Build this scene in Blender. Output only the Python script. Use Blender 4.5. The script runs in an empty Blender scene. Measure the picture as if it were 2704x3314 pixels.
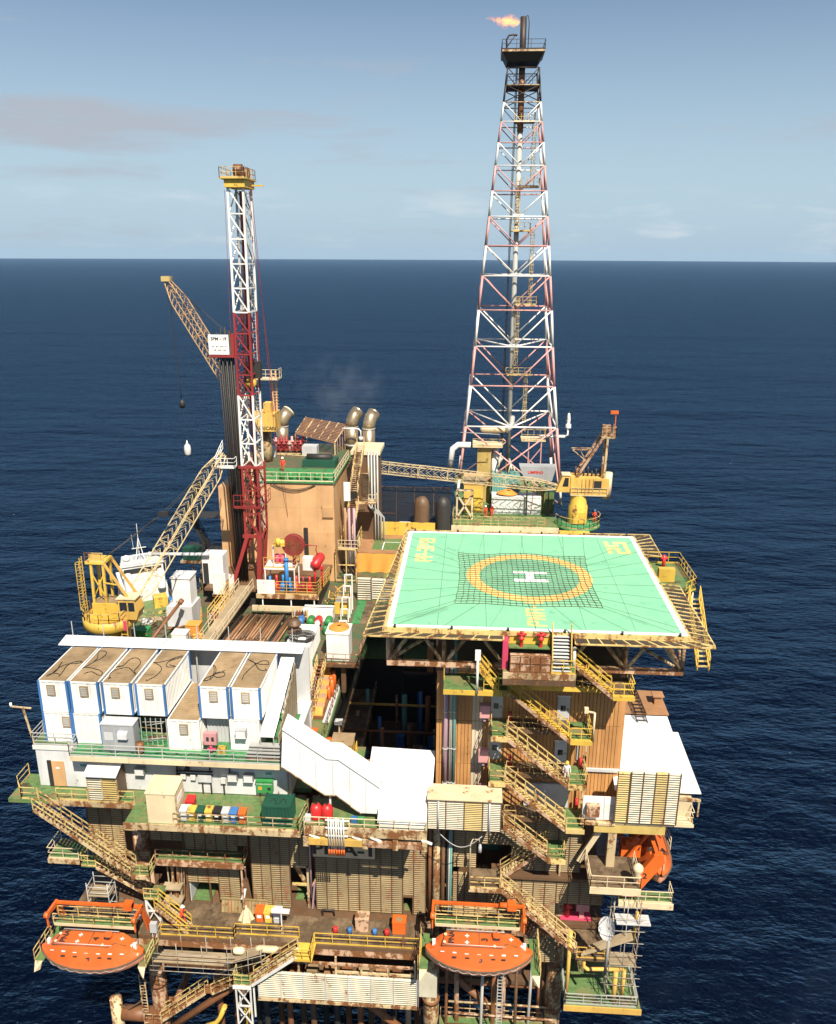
import bpy, bmesh, math, random
from mathutils import Vector, Matrix
random.seed(7)
R = math.radians
sc = bpy.context.scene
col = sc.collection

# ------------------------------------------------------------------ camera
def camera_matrix(loc, pitch, roll, yaw):
    p, r, w = R(pitch), R(roll), R(yaw)
    f = Vector((math.sin(w)*math.cos(p), math.cos(w)*math.cos(p), -math.sin(p)))
    rt = Vector((math.cos(w), -math.sin(w), 0)); dn = f.cross(rt)
    r2 = math.cos(r)*rt + math.sin(r)*dn; d2 = -math.sin(r)*rt + math.cos(r)*dn
    M = Matrix((r2, -d2, -f)).transposed().to_4x4(); M.translation = loc
    return M
cam_d = bpy.data.cameras.new('camera'); cam = bpy.data.objects.new('camera', cam_d); col.objects.link(cam)
cam_d.sensor_fit = 'VERTICAL'; cam_d.sensor_height = 36.0; cam_d.lens = 28.607
cam_d.clip_start = 0.5; cam_d.clip_end = 120000
cam.matrix_world = camera_matrix((0, 0, 80), 17.564, -0.26, -3.732)
sc.camera = cam

# ------------------------------------------------------------------ light and sky
SUN = Vector((-0.43, 1.0, -1.40)).normalized()          # direction the light travels
sun_elev = math.asin(-SUN.z); sun_az = math.atan2(-SUN.x, -SUN.y)
ld = bpy.data.lights.new('sun', 'SUN'); lo = bpy.data.objects.new('sun', ld); col.objects.link(lo)
ld.energy = 5.0; ld.angle = R(0.5); ld.color = (1.0, 0.92, 0.79)
lo.rotation_euler = SUN.to_track_quat('-Z', 'Y').to_euler(); lo.location = (40, -60, 160)
world = bpy.data.worlds.new('World'); sc.world = world; world.use_nodes = True
wn, wl = world.node_tree.nodes, world.node_tree.links
bg = wn['Background']; bg.inputs[1].default_value = 0.058
sky = wn.new('ShaderNodeTexSky'); sky.sky_type = 'NISHITA'; sky.sun_disc = False
sky.sun_elevation = sun_elev; sky.sun_rotation = sun_az; sky.altitude = 0
sky.air_density = 1.0; sky.dust_density = 0.9; sky.ozone_density = 2.2
def wnode(t, **k):
    n = wn.new(t)
    for a, b in k.items(): setattr(n, a, b)
    return n
tc = wnode('ShaderNodeTexCoord'); sep = wnode('ShaderNodeSeparateXYZ'); wl.new(tc.outputs['Generated'], sep.inputs[0])
def wm(op, a, b=None, c=None):
    n = wnode('ShaderNodeMath', operation=op)
    for i, v in enumerate((a, b, c)):
        if v is None: continue
        if isinstance(v, (int, float)): n.inputs[i].default_value = v
        else: wl.new(v, n.inputs[i])
    return n.outputs[0]
# pale sea haze low in the sky, the same all round
hz1 = wnode('ShaderNodeMapRange', interpolation_type='SMOOTHSTEP'); hz1.inputs['From Min'].default_value = 0.33; hz1.inputs['From Max'].default_value = -0.02; hz1.inputs['To Max'].default_value = 0.95
wl.new(sep.outputs['Z'], hz1.inputs[0])
hz2 = wnode('ShaderNodeMapRange', interpolation_type='SMOOTHSTEP'); hz2.inputs['From Min'].default_value = 0.07; hz2.inputs['From Max'].default_value = -0.01
wl.new(sep.outputs['Z'], hz2.inputs[0])
hc = wnode('ShaderNodeMixRGB'); hc.inputs['Color1'].default_value = (5.0, 6.7, 8.0, 1); hc.inputs['Color2'].default_value = (4.5, 6.0, 7.3, 1); wl.new(hz2.outputs[0], hc.inputs['Fac'])
base = wnode('ShaderNodeMixRGB'); wl.new(hz1.outputs[0], base.inputs['Fac']); wl.new(sky.outputs[0], base.inputs['Color1']); wl.new(hc.outputs[0], base.inputs['Color2'])
# thin clouds: wisps by direction, flattened towards the horizon, with one long bank on the left
cx = wnode('ShaderNodeCombineXYZ'); wl.new(sep.outputs['X'], cx.inputs[0]); wl.new(sep.outputs['Y'], cx.inputs[1]); wl.new(wm('MULTIPLY', sep.outputs['Z'], 7.0), cx.inputs[2])
n1 = wnode('ShaderNodeTexNoise'); n1.inputs['Scale'].default_value = 4.6; n1.inputs['Detail'].default_value = 10; n1.inputs['Roughness'].default_value = 0.6
mp = wnode('ShaderNodeMapping'); mp.inputs['Location'].default_value = (2.4, 0.7, 1.3); wl.new(cx.outputs[0], mp.inputs[0]); wl.new(mp.outputs[0], n1.inputs['Vector'])
ratio = wm('DIVIDE', sep.outputs['X'], wm('MAXIMUM', sep.outputs['Y'], 0.05))
du = wm('DIVIDE', wm('ADD', ratio, 0.50), 0.46); dz = wm('DIVIDE', wm('SUBTRACT', sep.outputs['Z'], 0.128), 0.030)
bank = wm('MAXIMUM', wm('SUBTRACT', 1.0, wm('ADD', wm('MULTIPLY', du, du), wm('MULTIPLY', dz, dz))), 0.0)
dens = wm('ADD', n1.outputs[0], wm('MULTIPLY', bank, 0.38))
cr = wnode('ShaderNodeMapRange'); cr.inputs['From Min'].default_value = 0.57; cr.inputs['From Max'].default_value = 0.80; wl.new(dens, cr.inputs[0])
mixc = wnode('ShaderNodeMixRGB'); mixc.inputs['Color2'].default_value = (4.75, 5.05, 5.75, 1)
wl.new(wm('MULTIPLY', cr.outputs[0], 0.85), mixc.inputs['Fac']); wl.new(base.outputs[0], mixc.inputs['Color1'])
# low far cumulus all round the horizon
n3 = wnode('ShaderNodeTexNoise'); n3.inputs['Scale'].default_value = 7.5; n3.inputs['Detail'].default_value = 9; n3.inputs['Roughness'].default_value = 0.6
c3 = wnode('ShaderNodeCombineXYZ'); wl.new(sep.outputs['X'], c3.inputs[0]); wl.new(sep.outputs['Y'], c3.inputs[1]); wl.new(wm('MULTIPLY', sep.outputs['Z'], 5.0), c3.inputs[2]); wl.new(c3.outputs[0], n3.inputs['Vector'])
lz = wm('DIVIDE', wm('SUBTRACT', sep.outputs['Z'], 0.035), 0.04); lm = wm('MAXIMUM', wm('SUBTRACT', 1.0, wm('MULTIPLY', lz, lz)), 0.0)
r3 = wnode('ShaderNodeMapRange'); r3.inputs['From Min'].default_value = 0.52; r3.inputs['From Max'].default_value = 0.68; wl.new(n3.outputs[0], r3.inputs[0])
mixd = wnode('ShaderNodeMixRGB'); mixd.inputs['Color2'].default_value = (7.0, 7.8, 8.3, 1); wl.new(wm('MULTIPLY', wm('MULTIPLY', r3.outputs[0], lm), 0.7), mixd.inputs['Fac']); wl.new(mixc.outputs[0], mixd.inputs['Color1']); wl.new(mixd.outputs[0], bg.inputs[0])
sc.view_settings.view_transform = 'Standard'; sc.view_settings.look = 'None'
sc.view_settings.gamma = 1.0; sc.view_settings.use_curve_mapping = False
sc.view_settings.exposure = 0.75
sc.cycles.max_bounces = 6; sc.cycles.diffuse_bounces = 3; sc.cycles.glossy_bounces = 3; sc.cycles.transparent_max_bounces = 8
sc.cycles.caustics_reflective = False; sc.cycles.caustics_refractive = False

# ------------------------------------------------------------------ materials
def newmat(name):
    m = bpy.data.materials.new(name); m.use_nodes = True
    nt = m.node_tree; return m, nt.nodes, nt.links, nt.nodes['Principled BSDF']
def ramp(N, L, src, lo, hi):
    r = N.new('ShaderNodeMapRange'); r.inputs['From Min'].default_value = lo; r.inputs['From Max'].default_value = hi
    L.new(src, r.inputs[0]); return r.outputs[0]
def paint(name, c, rough=0.55, rust=0.25, dirt=0.3, scale=1.0, metal=0.0, rustc=(0.19, 0.078, 0.028), bump=0.15, streak=0.25):
    """weathered paint: tonal drift, vertical grime streaks, rust patches with edges of their own"""
    m, N, L, P = newmat(name)
    geo = N.new('ShaderNodeNewGeometry')
    mp = N.new('ShaderNodeMapping'); mp.inputs['Scale'].default_value = (scale, scale, scale*streak); L.new(geo.outputs['Position'], mp.inputs[0])
    a = N.new('ShaderNodeTexNoise'); a.inputs['Scale'].default_value = 1.1; a.inputs['Detail'].default_value = 8; a.inputs['Roughness'].default_value = .65; L.new(mp.outputs[0], a.inputs['Vector'])
    b = N.new('ShaderNodeTexNoise'); b.inputs['Scale'].default_value = 2.3*scale; b.inputs['Detail'].default_value = 10; b.inputs['Roughness'].default_value = .7; L.new(geo.outputs['Position'], b.inputs['Vector'])
    mx = N.new('ShaderNodeMixRGB'); mx.inputs['Color1'].default_value = (*c, 1); d = tuple(x*0.55 for x in c)
    mx.inputs['Color2'].default_value = (d[0]*1.05, d[1]*.95, d[2]*.8, 1)
    f = N.new('ShaderNodeMath'); f.operation = 'MULTIPLY'; f.inputs[1].default_value = dirt
    L.new(ramp(N, L, a.outputs[0], .40, .68), f.inputs[0]); L.new(f.outputs[0], mx.inputs['Fac'])
    big = N.new('ShaderNodeTexNoise'); big.inputs['Scale'].default_value = .33; big.inputs['Detail'].default_value = 4; L.new(geo.outputs['Position'], big.inputs['Vector'])
    bv = N.new('ShaderNodeMapRange'); bv.inputs['From Min'].default_value = .3; bv.inputs['From Max'].default_value = .7; bv.inputs['To Min'].default_value = 1-.45*min(1, dirt*1.3); bv.inputs['To Max'].default_value = 1.08; L.new(big.outputs[0], bv.inputs[0])
    oi = N.new('ShaderNodeObjectInfo'); ov = N.new('ShaderNodeMapRange'); ov.inputs['To Min'].default_value = .86; ov.inputs['To Max'].default_value = 1.05; L.new(oi.outputs['Random'], ov.inputs[0])   # no two pieces weather alike
    om = N.new('ShaderNodeMath'); om.operation = 'MULTIPLY'; L.new(bv.outputs[0], om.inputs[0]); L.new(ov.outputs[0], om.inputs[1])
    hs = N.new('ShaderNodeHueSaturation'); L.new(om.outputs[0], hs.inputs['Value']); L.new(mx.outputs[0], hs.inputs['Color'])
    out = hs.outputs[0]
    if rust > 0:
        t = .655 - .22*rust
        mr = N.new('ShaderNodeMixRGB'); L.new(out, mr.inputs['Color1']); mr.inputs['Color2'].default_value = (*rustc, 1)
        ad = N.new('ShaderNodeMath'); ad.operation = 'ADD'; L.new(a.outputs[0], ad.inputs[0]); L.new(b.outputs[0], ad.inputs[1])
        hv = N.new('ShaderNodeMath'); hv.operation = 'MULTIPLY'; hv.inputs[1].default_value = .5; L.new(ad.outputs[0], hv.inputs[0])
        L.new(ramp(N, L, hv.outputs[0], t, t+.05), mr.inputs['Fac']); out = mr.outputs[0]
    L.new(out, P.inputs['Base Color']); P.inputs['Roughness'].default_value = rough; P.inputs['Metallic'].default_value = metal
    if bump:
        bp = N.new('ShaderNodeBump'); bp.inputs['Strength'].default_value = bump; bp.inputs['Distance'].default_value = .03
        L.new(b.outputs[0], bp.inputs['Height']); L.new(bp.outputs[0], P.inputs['Normal'])
    return m
def deckpaint(name, c, worn, stain, w0=.50, w1=.62, dk=.6):
    """walked deck paint: colour worn through in paths, dark oily stains, fine speckle"""
    m, N, L, P = newmat(name); geo = N.new('ShaderNodeNewGeometry')
    def nz(sc_, d, r):
        t = N.new('ShaderNodeTexNoise'); t.inputs['Scale'].default_value = sc_; t.inputs['Detail'].default_value = d; t.inputs['Roughness'].default_value = r; L.new(geo.outputs['Position'], t.inputs['Vector']); return t.outputs[0]
    def mix(a, col_, f):
        x = N.new('ShaderNodeMixRGB'); x.inputs['Color2'].default_value = (*col_, 1); L.new(f, x.inputs['Fac'])
        if isinstance(a, tuple): x.inputs['Color1'].default_value = (*a, 1)
        else: L.new(a, x.inputs['Color1'])
        return x.outputs[0]
    o = mix(c, tuple(v*dk for v in c), ramp(N, L, nz(2.5, 8, .7), .4, .65)); o = mix(o, worn, ramp(N, L, nz(.55, 9, .68), w0, w1)); o = mix(o, stain, ramp(N, L, nz(.9, 7, .6), .60, .68))
    L.new(o, P.inputs['Base Color']); P.inputs['Roughness'].default_value = .6
    bp = N.new('ShaderNodeBump'); bp.inputs['Strength'].default_value = .2; bp.inputs['Distance'].default_value = .03; L.new(nz(3, 8, .7), bp.inputs['Height']); L.new(bp.outputs[0], P.inputs['Normal']); return m
M = {}
M['white'] = paint('white_paint', (.80, .79, .74), rust=.26, dirt=.3)
M['whiteroof'] = paint('white_sheet', (.80, .79, .75), rust=.12, dirt=.2, streak=1)
M['whitewall'] = paint('white_wall', (.68, .69, .68), rust=.28, dirt=.3)
M['cream'] = paint('cream_steel', (.60, .46, .26), rust=.78, dirt=.45)
M['creamclean'] = paint('cream_sheet', (.70, .57, .36), rust=.38, dirt=.3)
M['yellow'] = paint('yellow_paint', (.70, .46, .07), rust=.5, dirt=.35)
M['paleyellow'] = paint('pale_yellow_steel', (.66, .49, .19), rust=.66, dirt=.35)
M['amber'] = paint('amber_yellow_paint', (.70, .43, .10), rust=.35, dirt=.35)
M['peach'] = paint('peach_wall', (.68, .40, .19), rust=.2, dirt=.35, scale=.6, streak=.15)
M['board'] = paint('tan_cladding', (.56, .28, .10), rust=.3, dirt=.4)
M['boardpale'] = paint('pale_cladding', (.66, .56, .40), rust=.1, dirt=.3)
M['louver'] = paint('olive_brown_louver', (.33, .24, .11), rust=.5, dirt=.5)
M['lip'] = paint('rust_and_shade_slat_lip', (.10, .065, .03), rust=.4, dirt=.4)  # rusty lip edge, painted dark in place of the shade between slats
M['louverwhite'] = paint('chalky_louver', (.62, .58, .44), rust=.35, dirt=.4)
M['louveryellow'] = paint('straw_louver', (.56, .41, .13), rust=.4, dirt=.4)
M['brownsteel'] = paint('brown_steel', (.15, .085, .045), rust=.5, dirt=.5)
M['rust'] = paint('rusty_steel', (.24, .10, .04), rust=.5, dirt=.5, rustc=(.09, .04, .02))
M['pinkrust'] = paint('faded_pink_steel', (.56, .37, .24), rust=.85, dirt=.4)
M['pink'] = paint('faded_pink_paint', (.62, .30, .30), rust=.12, dirt=.3)
M['flarered'] = paint('faded_red_paint', (.64, .33, .30), rust=.25, dirt=.35, rustc=(.25, .06, .04))
M['towerwhite'] = paint('tower_white', (.80, .77, .72), rust=.14, dirt=.2)
M['maroon'] = paint('maroon_paint', (.30, .032, .030), rust=.1, dirt=.4)
M['red'] = paint('red_paint', (.62, .03, .03), rust=.08, dirt=.25, rough=.4)
M['magenta'] = paint('magenta_red_paint', (.62, .06, .13), rust=.1, dirt=.2)
M['orange'] = paint('orange_paint', (.66, .13, .02), rust=.25, dirt=.3, rough=.42)
M['boat'] = paint('lifeboat_orange', (.60, .12, .025), rust=0, dirt=.25, rough=.3, bump=.03)
M['boathull'] = paint('faded_boat_hull', (.60, .27, .17), rust=0, dirt=.3, rough=.4, bump=.03)
M['blue'] = paint('blue_paint', (.05, .17, .42), rust=.12, dirt=.3)
M['brightblue'] = paint('bright_blue_paint', (.03, .22, .55), rust=.06, dirt=.3)
M['teal'] = paint('teal_pipe_paint', (.13, .33, .30), rust=.12, dirt=.3)
M['purple'] = paint('mauve_pipe_paint', (.40, .27, .33), rust=.15, dirt=.3)
M['green'] = deckpaint('green_deck', (.115, .20, .065), (.19, .15, .065), (.06, .045, .022))
M['brightgreen'] = deckpaint('bright_green_deck', (.05, .24, .08), (.11, .15, .06), (.03, .05, .02), .55, .66)
M['darkgreen'] = paint('dark_green_paint', (.012, .075, .045), rust=.05, dirt=.3)
M['heli'] = deckpaint('helideck_green', (.215, .52, .30), (.19, .48, .28), (.16, .40, .24), .46, .62, .93)
M['heliline'] = paint('deck_yellow_marking', (.72, .48, .15), rust=0, dirt=.25, streak=1, rough=.7)
M['whiteline'] = paint('deck_white_marking', (.82, .82, .80), rust=0, dirt=.1, streak=1, rough=.7)
M['brightgreenpaint'] = paint('bright_green_paint', (.04, .27, .07), rust=.12, dirt=.35)
M['deckmix'] = deckpaint('pipe_deck', (.07, .12, .05), (.12, .085, .05), (.03, .022, .015), .44, .54)
M['boomcream'] = paint('cream_boom_paint', (.66, .51, .27), rust=.45, dirt=.3)
M['boomtan'] = paint('tan_boom_paint', (.58, .36, .16), rust=.45, dirt=.3)
M['grey'] = paint('grey_paint', (.36, .37, .38), rust=.12, dirt=.3)
M['lightgrey'] = paint('light_grey_paint', (.55, .56, .56), rust=.08, dirt=.3)
M['galv'] = paint('galvanised_steel', (.46, .46, .43), rust=.2, dirt=.4, rough=.5, metal=.0)
M['scaff'] = paint('weathered_scaffold_tube', (.40, .36, .29), rust=.6, dirt=.4)
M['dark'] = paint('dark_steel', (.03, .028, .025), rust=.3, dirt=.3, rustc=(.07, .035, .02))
M['soot'] = paint('sooty_steel', (.035, .022, .016), rust=.35, dirt=.3, rustc=(.10, .04, .015))
M['grating'] = deckpaint('brown_grating', (.12, .08, .045), (.19, .13, .075), (.045, .03, .02), .48, .6)
M['roofbrown'] = paint('weathered_brown_roof', (.38, .27, .15), rust=.3, dirt=.6, streak=1, rustc=(.14, .08, .04))
M['brownsheet'] = paint('rust_brown_sheet', (.36, .19, .09), rust=.35, dirt=.4, streak=1)
M['plank'] = paint('scaffold_plank', (.42, .33, .21), rust=.1, dirt=.5, streak=1)
M['tarp'] = paint('orange_tarpaulin', (.68, .30, .05), rust=0, dirt=.35, rough=.8, bump=.3)
M['exhaust'] = paint('heat_stained_steel', (.52, .41, .27), rust=.35, dirt=.5, rough=.35, metal=.7, rustc=(.22, .09, .03))
M['black'] = paint('black_rubber', (.018, .017, .016), rust=0, dirt=.2, rough=.6)
M['rope'] = paint('tarred_rope', (.10, .075, .045), rust=0, dirt=.3, rough=.9)
M['skin'] = paint('skin', (.45, .25, .16), rust=0, dirt=.05, bump=0)
M['suit'] = paint('red_coverall', (.72, .07, .02), rust=0, dirt=.2, rough=.8)
M['whitecloth'] = paint('white_coverall', (.72, .70, .68), rust=0, dirt=.2, rough=.8)
def glassmat():
    m, N, L, P = newmat('dark_window_glass'); P.inputs['Base Color'].default_value = (.02, .025, .03, 1); P.inputs['Roughness'].default_value = .08; return m
M['glass'] = glassmat()

# ------------------------------------------------------------------ mesh helpers
class MB:
    """collects boxes, bars and tubes; build() links them as ONE mesh object"""
    def __init__(s): s.v = []; s.f = []; s.smooth = []
    def add(s, vs, fs, smooth=False):
        o = len(s.v); s.v += [tuple(p) for p in vs]; s.f += [tuple(i+o for i in f) for f in fs]; s.smooth += [smooth]*len(fs); return s
    def box(s, x0, x1, y0, y1, z0, z1):
        vs = [(x, y, z) for z in (z0, z1) for y in (y0, y1) for x in (x0, x1)]
        return s.add(vs, [(0, 2, 3, 1), (4, 5, 7, 6), (0, 1, 5, 4), (2, 6, 7, 3), (0, 4, 6, 2), (1, 3, 7, 5)])
    def bar(s, p, q, w, h=None):
        p, q = Vector(p), Vector(q); h = h or w; d = q-p
        if d.length < 1e-6: return s
        d.normalize(); up = Vector((0, 0, 1)) if abs(d.z) < .95 else Vector((0, 1, 0))
        a = d.cross(up).normalized(); b = a.cross(d).normalized(); a *= w/2; b *= h/2
        vs = [r+i*a+j*b for r in (p, q) for i, j in ((-1, -1), (1, -1), (1, 1), (-1, 1))]
        return s.add(vs, [(3, 2, 1, 0), (4, 5, 6, 7), (0, 1, 5, 4), (1, 2, 6, 5), (2, 3, 7, 6), (3, 0, 4, 7)])
    def tube(s, p, q, r, n=8, r2=None, cap=True):
        p, q = Vector(p), Vector(q); r2 = r if r2 is None else r2; d = (q-p).normalized()
        up = Vector((0, 0, 1)) if abs(d.z) < .95 else Vector((0, 1, 0)); a = d.cross(up).normalized(); b = a.cross(d)
        vs = [c+rr*(math.cos(t)*a+math.sin(t)*b) for c, rr in ((p, r), (q, r2)) for t in [2*math.pi*i/n for i in range(n)]]
        o = len(s.v); s.add(vs, [(i, i+n, (i+1) % n+n, (i+1) % n) for i in range(n)], True)
        if cap: s.f += [tuple(o+i for i in range(n)), tuple(o+n+i for i in reversed(range(n)))]; s.smooth += [False]*2
        return s
    def path(s, pts, r, n=8):
        """round pipe along a polyline, mitred"""
        pts = [Vector(p) for p in pts]; rings = []; ref = None
        for i, p in enumerate(pts):
            d = ((pts[i+1]-p).normalized() if i < len(pts)-1 else Vector()) + ((p-pts[i-1]).normalized() if i else Vector()); d.normalize()
            if ref is None: ref = Vector((0, 0, 1)) if abs(d.z) < .9 else Vector((0, 1, 0))
            a = d.cross(ref).normalized(); b = a.cross(d).normalized(); ref = b if False else ref
            if abs(d.dot(ref)) > .97: a = d.cross(Vector((1, 0, 0))).normalized(); b = a.cross(d).normalized()
            rings.append([p+r*(math.cos(t)*a+math.sin(t)*b) for t in [2*math.pi*k/n for k in range(n)]])
        vs = [v for r_ in rings for v in r_]; fs = []
        for i in range(len(rings)-1):
            o = i*n
            # match ring starts so that the pipe does not twist
            best = min(range(n), key=lambda k: sum((rings[i][j]-pts[i]-(rings[i+1][(j+k) % n]-pts[i+1])).length for j in range(n)))
            rings[i+1] = [rings[i+1][(j+best) % n] for j in range(n)]
        vs = [v for r_ in rings for v in r_]
        for i in range(len(rings)-1):
            for j in range(n): fs.append((i*n+j, i*n+(j+1) % n, (i+1)*n+(j+1) % n, (i+1)*n+j))
        o = len(s.v); s.add(vs, fs, True); e = (len(rings)-1)*n
        s.f += [tuple(o+i for i in reversed(range(n))), tuple(o+e+i for i in range(n))]; s.smooth += [False]*2
        return s
    def poly(s, pts, t):
        """flat outline given as 3D points, thickened by vector t"""
        t = Vector(t); a = [Vector(p) for p in pts]; n = len(a); vs = a+[p+t for p in a]
        return s.add(vs, [tuple(range(n)), tuple(reversed(range(n, 2*n)))]+[(i, i+n, (i+1) % n+n, (i+1) % n) for i in range(n)])
    def lathe(s, prof, c=(0, 0, 0), n=16, axis='z', a0=0, a1=2*math.pi):
        full = abs(a1-a0-2*math.pi) < 1e-6; k = n if full else n+1; vs = []
        for r, h in prof:
            for i in range(k):
                t = a0+(a1-a0)*i/n; x, y = r*math.cos(t), r*math.sin(t)
                p = {'z': (x, y, h), 'x': (h, x, y), 'y': (y, h, x)}[axis]; vs.append((p[0]+c[0], p[1]+c[1], p[2]+c[2]))
        fs = []
        for j in range(len(prof)-1):
            for i in range(n if full else n): 
                i2 = (i+1) % k; fs.append((j*k+i, j*k+i2, (j+1)*k+i2, (j+1)*k+i))
        return s.add(vs, fs, True)
    def mesh(s, name):
        me = bpy.data.meshes.new(name); me.from_pydata(s.v, [], s.f); me.update()
        me.polygons.foreach_set('use_smooth', s.smooth)
        bm = bmesh.new(); bm.from_mesh(me); bmesh.ops.recalc_face_normals(bm, faces=bm.faces); bm.to_mesh(me); bm.free()
        return me
    def build(s, name, mat, parent=None, label=None):
        me = s.mesh(name); me.materials.append(M[mat] if isinstance(mat, str) else mat)
        return link(name, me, parent, label)
WO = {}                                                  # world offset of each object's own frame (author parts in world metres)
def link(name, me, parent=None, label=None, loc=None):
    o = bpy.data.objects.new(name, me); col.objects.link(o)
    if parent:
        o.parent = parent; off = WO.get(parent.name, Vector())
        o.location = (Vector(loc) if loc is not None else Vector()) - off; WO[o.name] = Vector(loc) if loc is not None else Vector()
    else:
        o.location = loc or (0, 0, 0); WO[o.name] = Vector(o.location)
    if label: o['label'] = label
    return o
def thing(name, label, cat, loc=(0, 0, 0), group=None, local=False):
    o = bpy.data.objects.new(name, None); col.objects.link(o); o.location = loc; o.empty_display_size = .3
    WO[o.name] = Vector((0, 0, 0)) if local else Vector(loc)
    o['label'] = label; o['category'] = cat
    if group: o['group'] = group
    return o
def tag(o, label, cat, group=None):
    o['label'] = label; o['category'] = cat
    if group: o['group'] = group
    return o
def structure(o): o['kind'] = 'structure'; return o
def stuff(o): o['kind'] = 'stuff'; return o
def copy_tree(o, parent=None):
    c = o.copy(); col.objects.link(c); c.parent = parent; WO[c.name] = WO.get(o.name, Vector()).copy()
    for ch in list(o.children): copy_tree(ch, c)
    return c
def copies(proto, spots, group=None):
    """spots: (location, rotation z, label); the first moves the proto itself"""
    out = []
    for i, (loc, rz, lab) in enumerate(spots):
        o = proto if i == 0 else copy_tree(proto); out.append(o)
        o.location = loc; o.rotation_euler = (0, 0, rz); o['label'] = lab
        if group: o['group'] = group
    return out
def rep(name, me, parent, locs, rot=None):
    """many alike pieces that share one mesh"""
    for i, l in enumerate(locs):
        o = link(name, me, parent, loc=l)
        if rot: o.rotation_euler = rot[i] if isinstance(rot, list) else rot
def railing(parent, pts, mat='paleyellow', h=1.08, sp=1.4, w=.055, mids=(.55,), kick=True, name='railing', closed=False):
    b = MB(); P = [Vector(p) for p in pts]
    if closed: P.append(P[0])
    for p, q in zip(P[:-1], P[1:]):
        L = (q-p).length; n = max(1, round(L/sp)); up = Vector((0, 0, 1))
        b.bar(p+up*h, q+up*h, w)
        for m in mids: b.bar(p+up*h*m, q+up*h*m, w*.8)
        if kick: b.bar(p+up*.07, q+up*.07, .03, .14)
        for i in range(n+1):
            c = p.lerp(q, i/n); b.bar(c, c+up*h, w)
    return b.build(name, mat, parent)
def flight(parent, p0, p1, wy, mat='paleyellow', step='cream', rail='paleyellow', smat=None, depth=.26, rails=(1, 1)):
    """stair flight between two points of its outer (lower y) side; wy is the width along +y"""
    p0, p1 = Vector(p0), Vector(p1); d = p1-p0; W = Vector((0, wy, 0)) if not isinstance(wy, Vector) else wy
    for k in (0, 1):
        o = W*k; s = MB().bar(p0+o-Vector((0, 0, .12)), p1+o-Vector((0, 0, .12)), .07, depth); s.build('stringer', mat, parent)
    n = max(3, int(abs(d.z)/.21)); st = MB(); a = W.normalized(); g = Vector((d.x, d.y, 0)).normalized()*.13
    wv = W*.96; c0 = W*.02
    st.add([c0-g, c0+wv-g, c0+wv+g, c0+g, c0-g-Vector((0, 0, .04)), c0+wv-g-Vector((0, 0, .04)), c0+wv+g-Vector((0, 0, .04)), c0+g-Vector((0, 0, .04))],
           [(0, 1, 2, 3), (7, 6, 5, 4), (0, 3, 7, 4), (3, 2, 6, 7), (2, 1, 5, 6), (1, 0, 4, 5)])
    me = st.mesh('step'); me.materials.append(M[step])
    rep('step', me, parent, [p0+d*((i+.5)/n) for i in range(n)])
    for k in (0, 1):
        if rails[k]:
            o = W*k; r = MB(); m = max(2, round(d.length/1.1))
            for hh in (.5, 1.0): r.bar(p0+o+Vector((0, 0, hh)), p1+o+Vector((0, 0, hh)), .065)
            for i in range(m+1): c = p0.lerp(p1, i/m)+o; r.bar(c-Vector((0, 0, .1)), c+Vector((0, 0, 1.0)), .065)
            r.build('handrail', rail, parent)
def louver_mesh(w, h, pitch=.21, dep=.10):
    """one column of slats, front at y=0, x from 0 to w, z from 0 to h"""
    b = MB(); n = max(1, round(h/pitch)); p = h/n; lip = []
    for i in range(n):
        z = i*p
        b.add([(0, 0, z+.30*p), (w, 0, z+.30*p), (w, dep, z+p*.99), (0, dep, z+p*.99)], [(0, 1, 2, 3)])
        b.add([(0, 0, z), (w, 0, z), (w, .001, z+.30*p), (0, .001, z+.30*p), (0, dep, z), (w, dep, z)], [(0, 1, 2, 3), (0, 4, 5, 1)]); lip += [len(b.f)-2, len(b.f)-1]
    b.box(0, w, dep+.03, dep+.06, 0, h)
    return b, lip
def louver_wall(parent, x0, x1, y, z0, z1, mat='louver', pw=1.0, post='brownsteel', holes=(), name='louver_panel', pitch=.21, mats=None):
    """panels of slats between thin posts; holes are (x0,x1,z0,z1) openings that cut panels"""
    n = max(1, round((x1-x0)/pw)); w = (x1-x0)/n; cache = {}
    pc = {}
    def mull(x, a, b_):
        k = round(b_-a, 3)
        if k not in pc: pc[k] = MB().box(-.035, .035, -.04, .08, 0, b_-a).mesh('mullion'); pc[k].materials.append(M[post])
        link('mullion', pc[k], parent, loc=(x, y, a))
    for i in range(n):
        xa, xb = x0+i*w, x0+(i+1)*w; spans = [(z0, z1)]
        for hx0, hx1, hz0, hz1 in holes:
            if xa+.05 < hx1 and xb-.05 > hx0:
                new = []
                for a, b_ in spans:
                    if hz0 > a: new.append((a, min(b_, hz0)))
                    if hz1 < b_: new.append((max(a, hz1), b_))
                spans = new
        for a, b_ in spans:
            if b_-a < .15: continue
            mm = mats[i % len(mats)] if mats else mat
            k = (round(b_-a, 2), mm)
            if k not in cache:
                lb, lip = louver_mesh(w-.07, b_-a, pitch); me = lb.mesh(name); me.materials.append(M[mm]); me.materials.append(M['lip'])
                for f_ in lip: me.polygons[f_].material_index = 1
                cache[k] = me
            link(name, cache[k], parent, loc=(xa+.035, y, a))
            mull(xa, a, b_)
            if i == n-1: mull(xb, a, b_)
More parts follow.
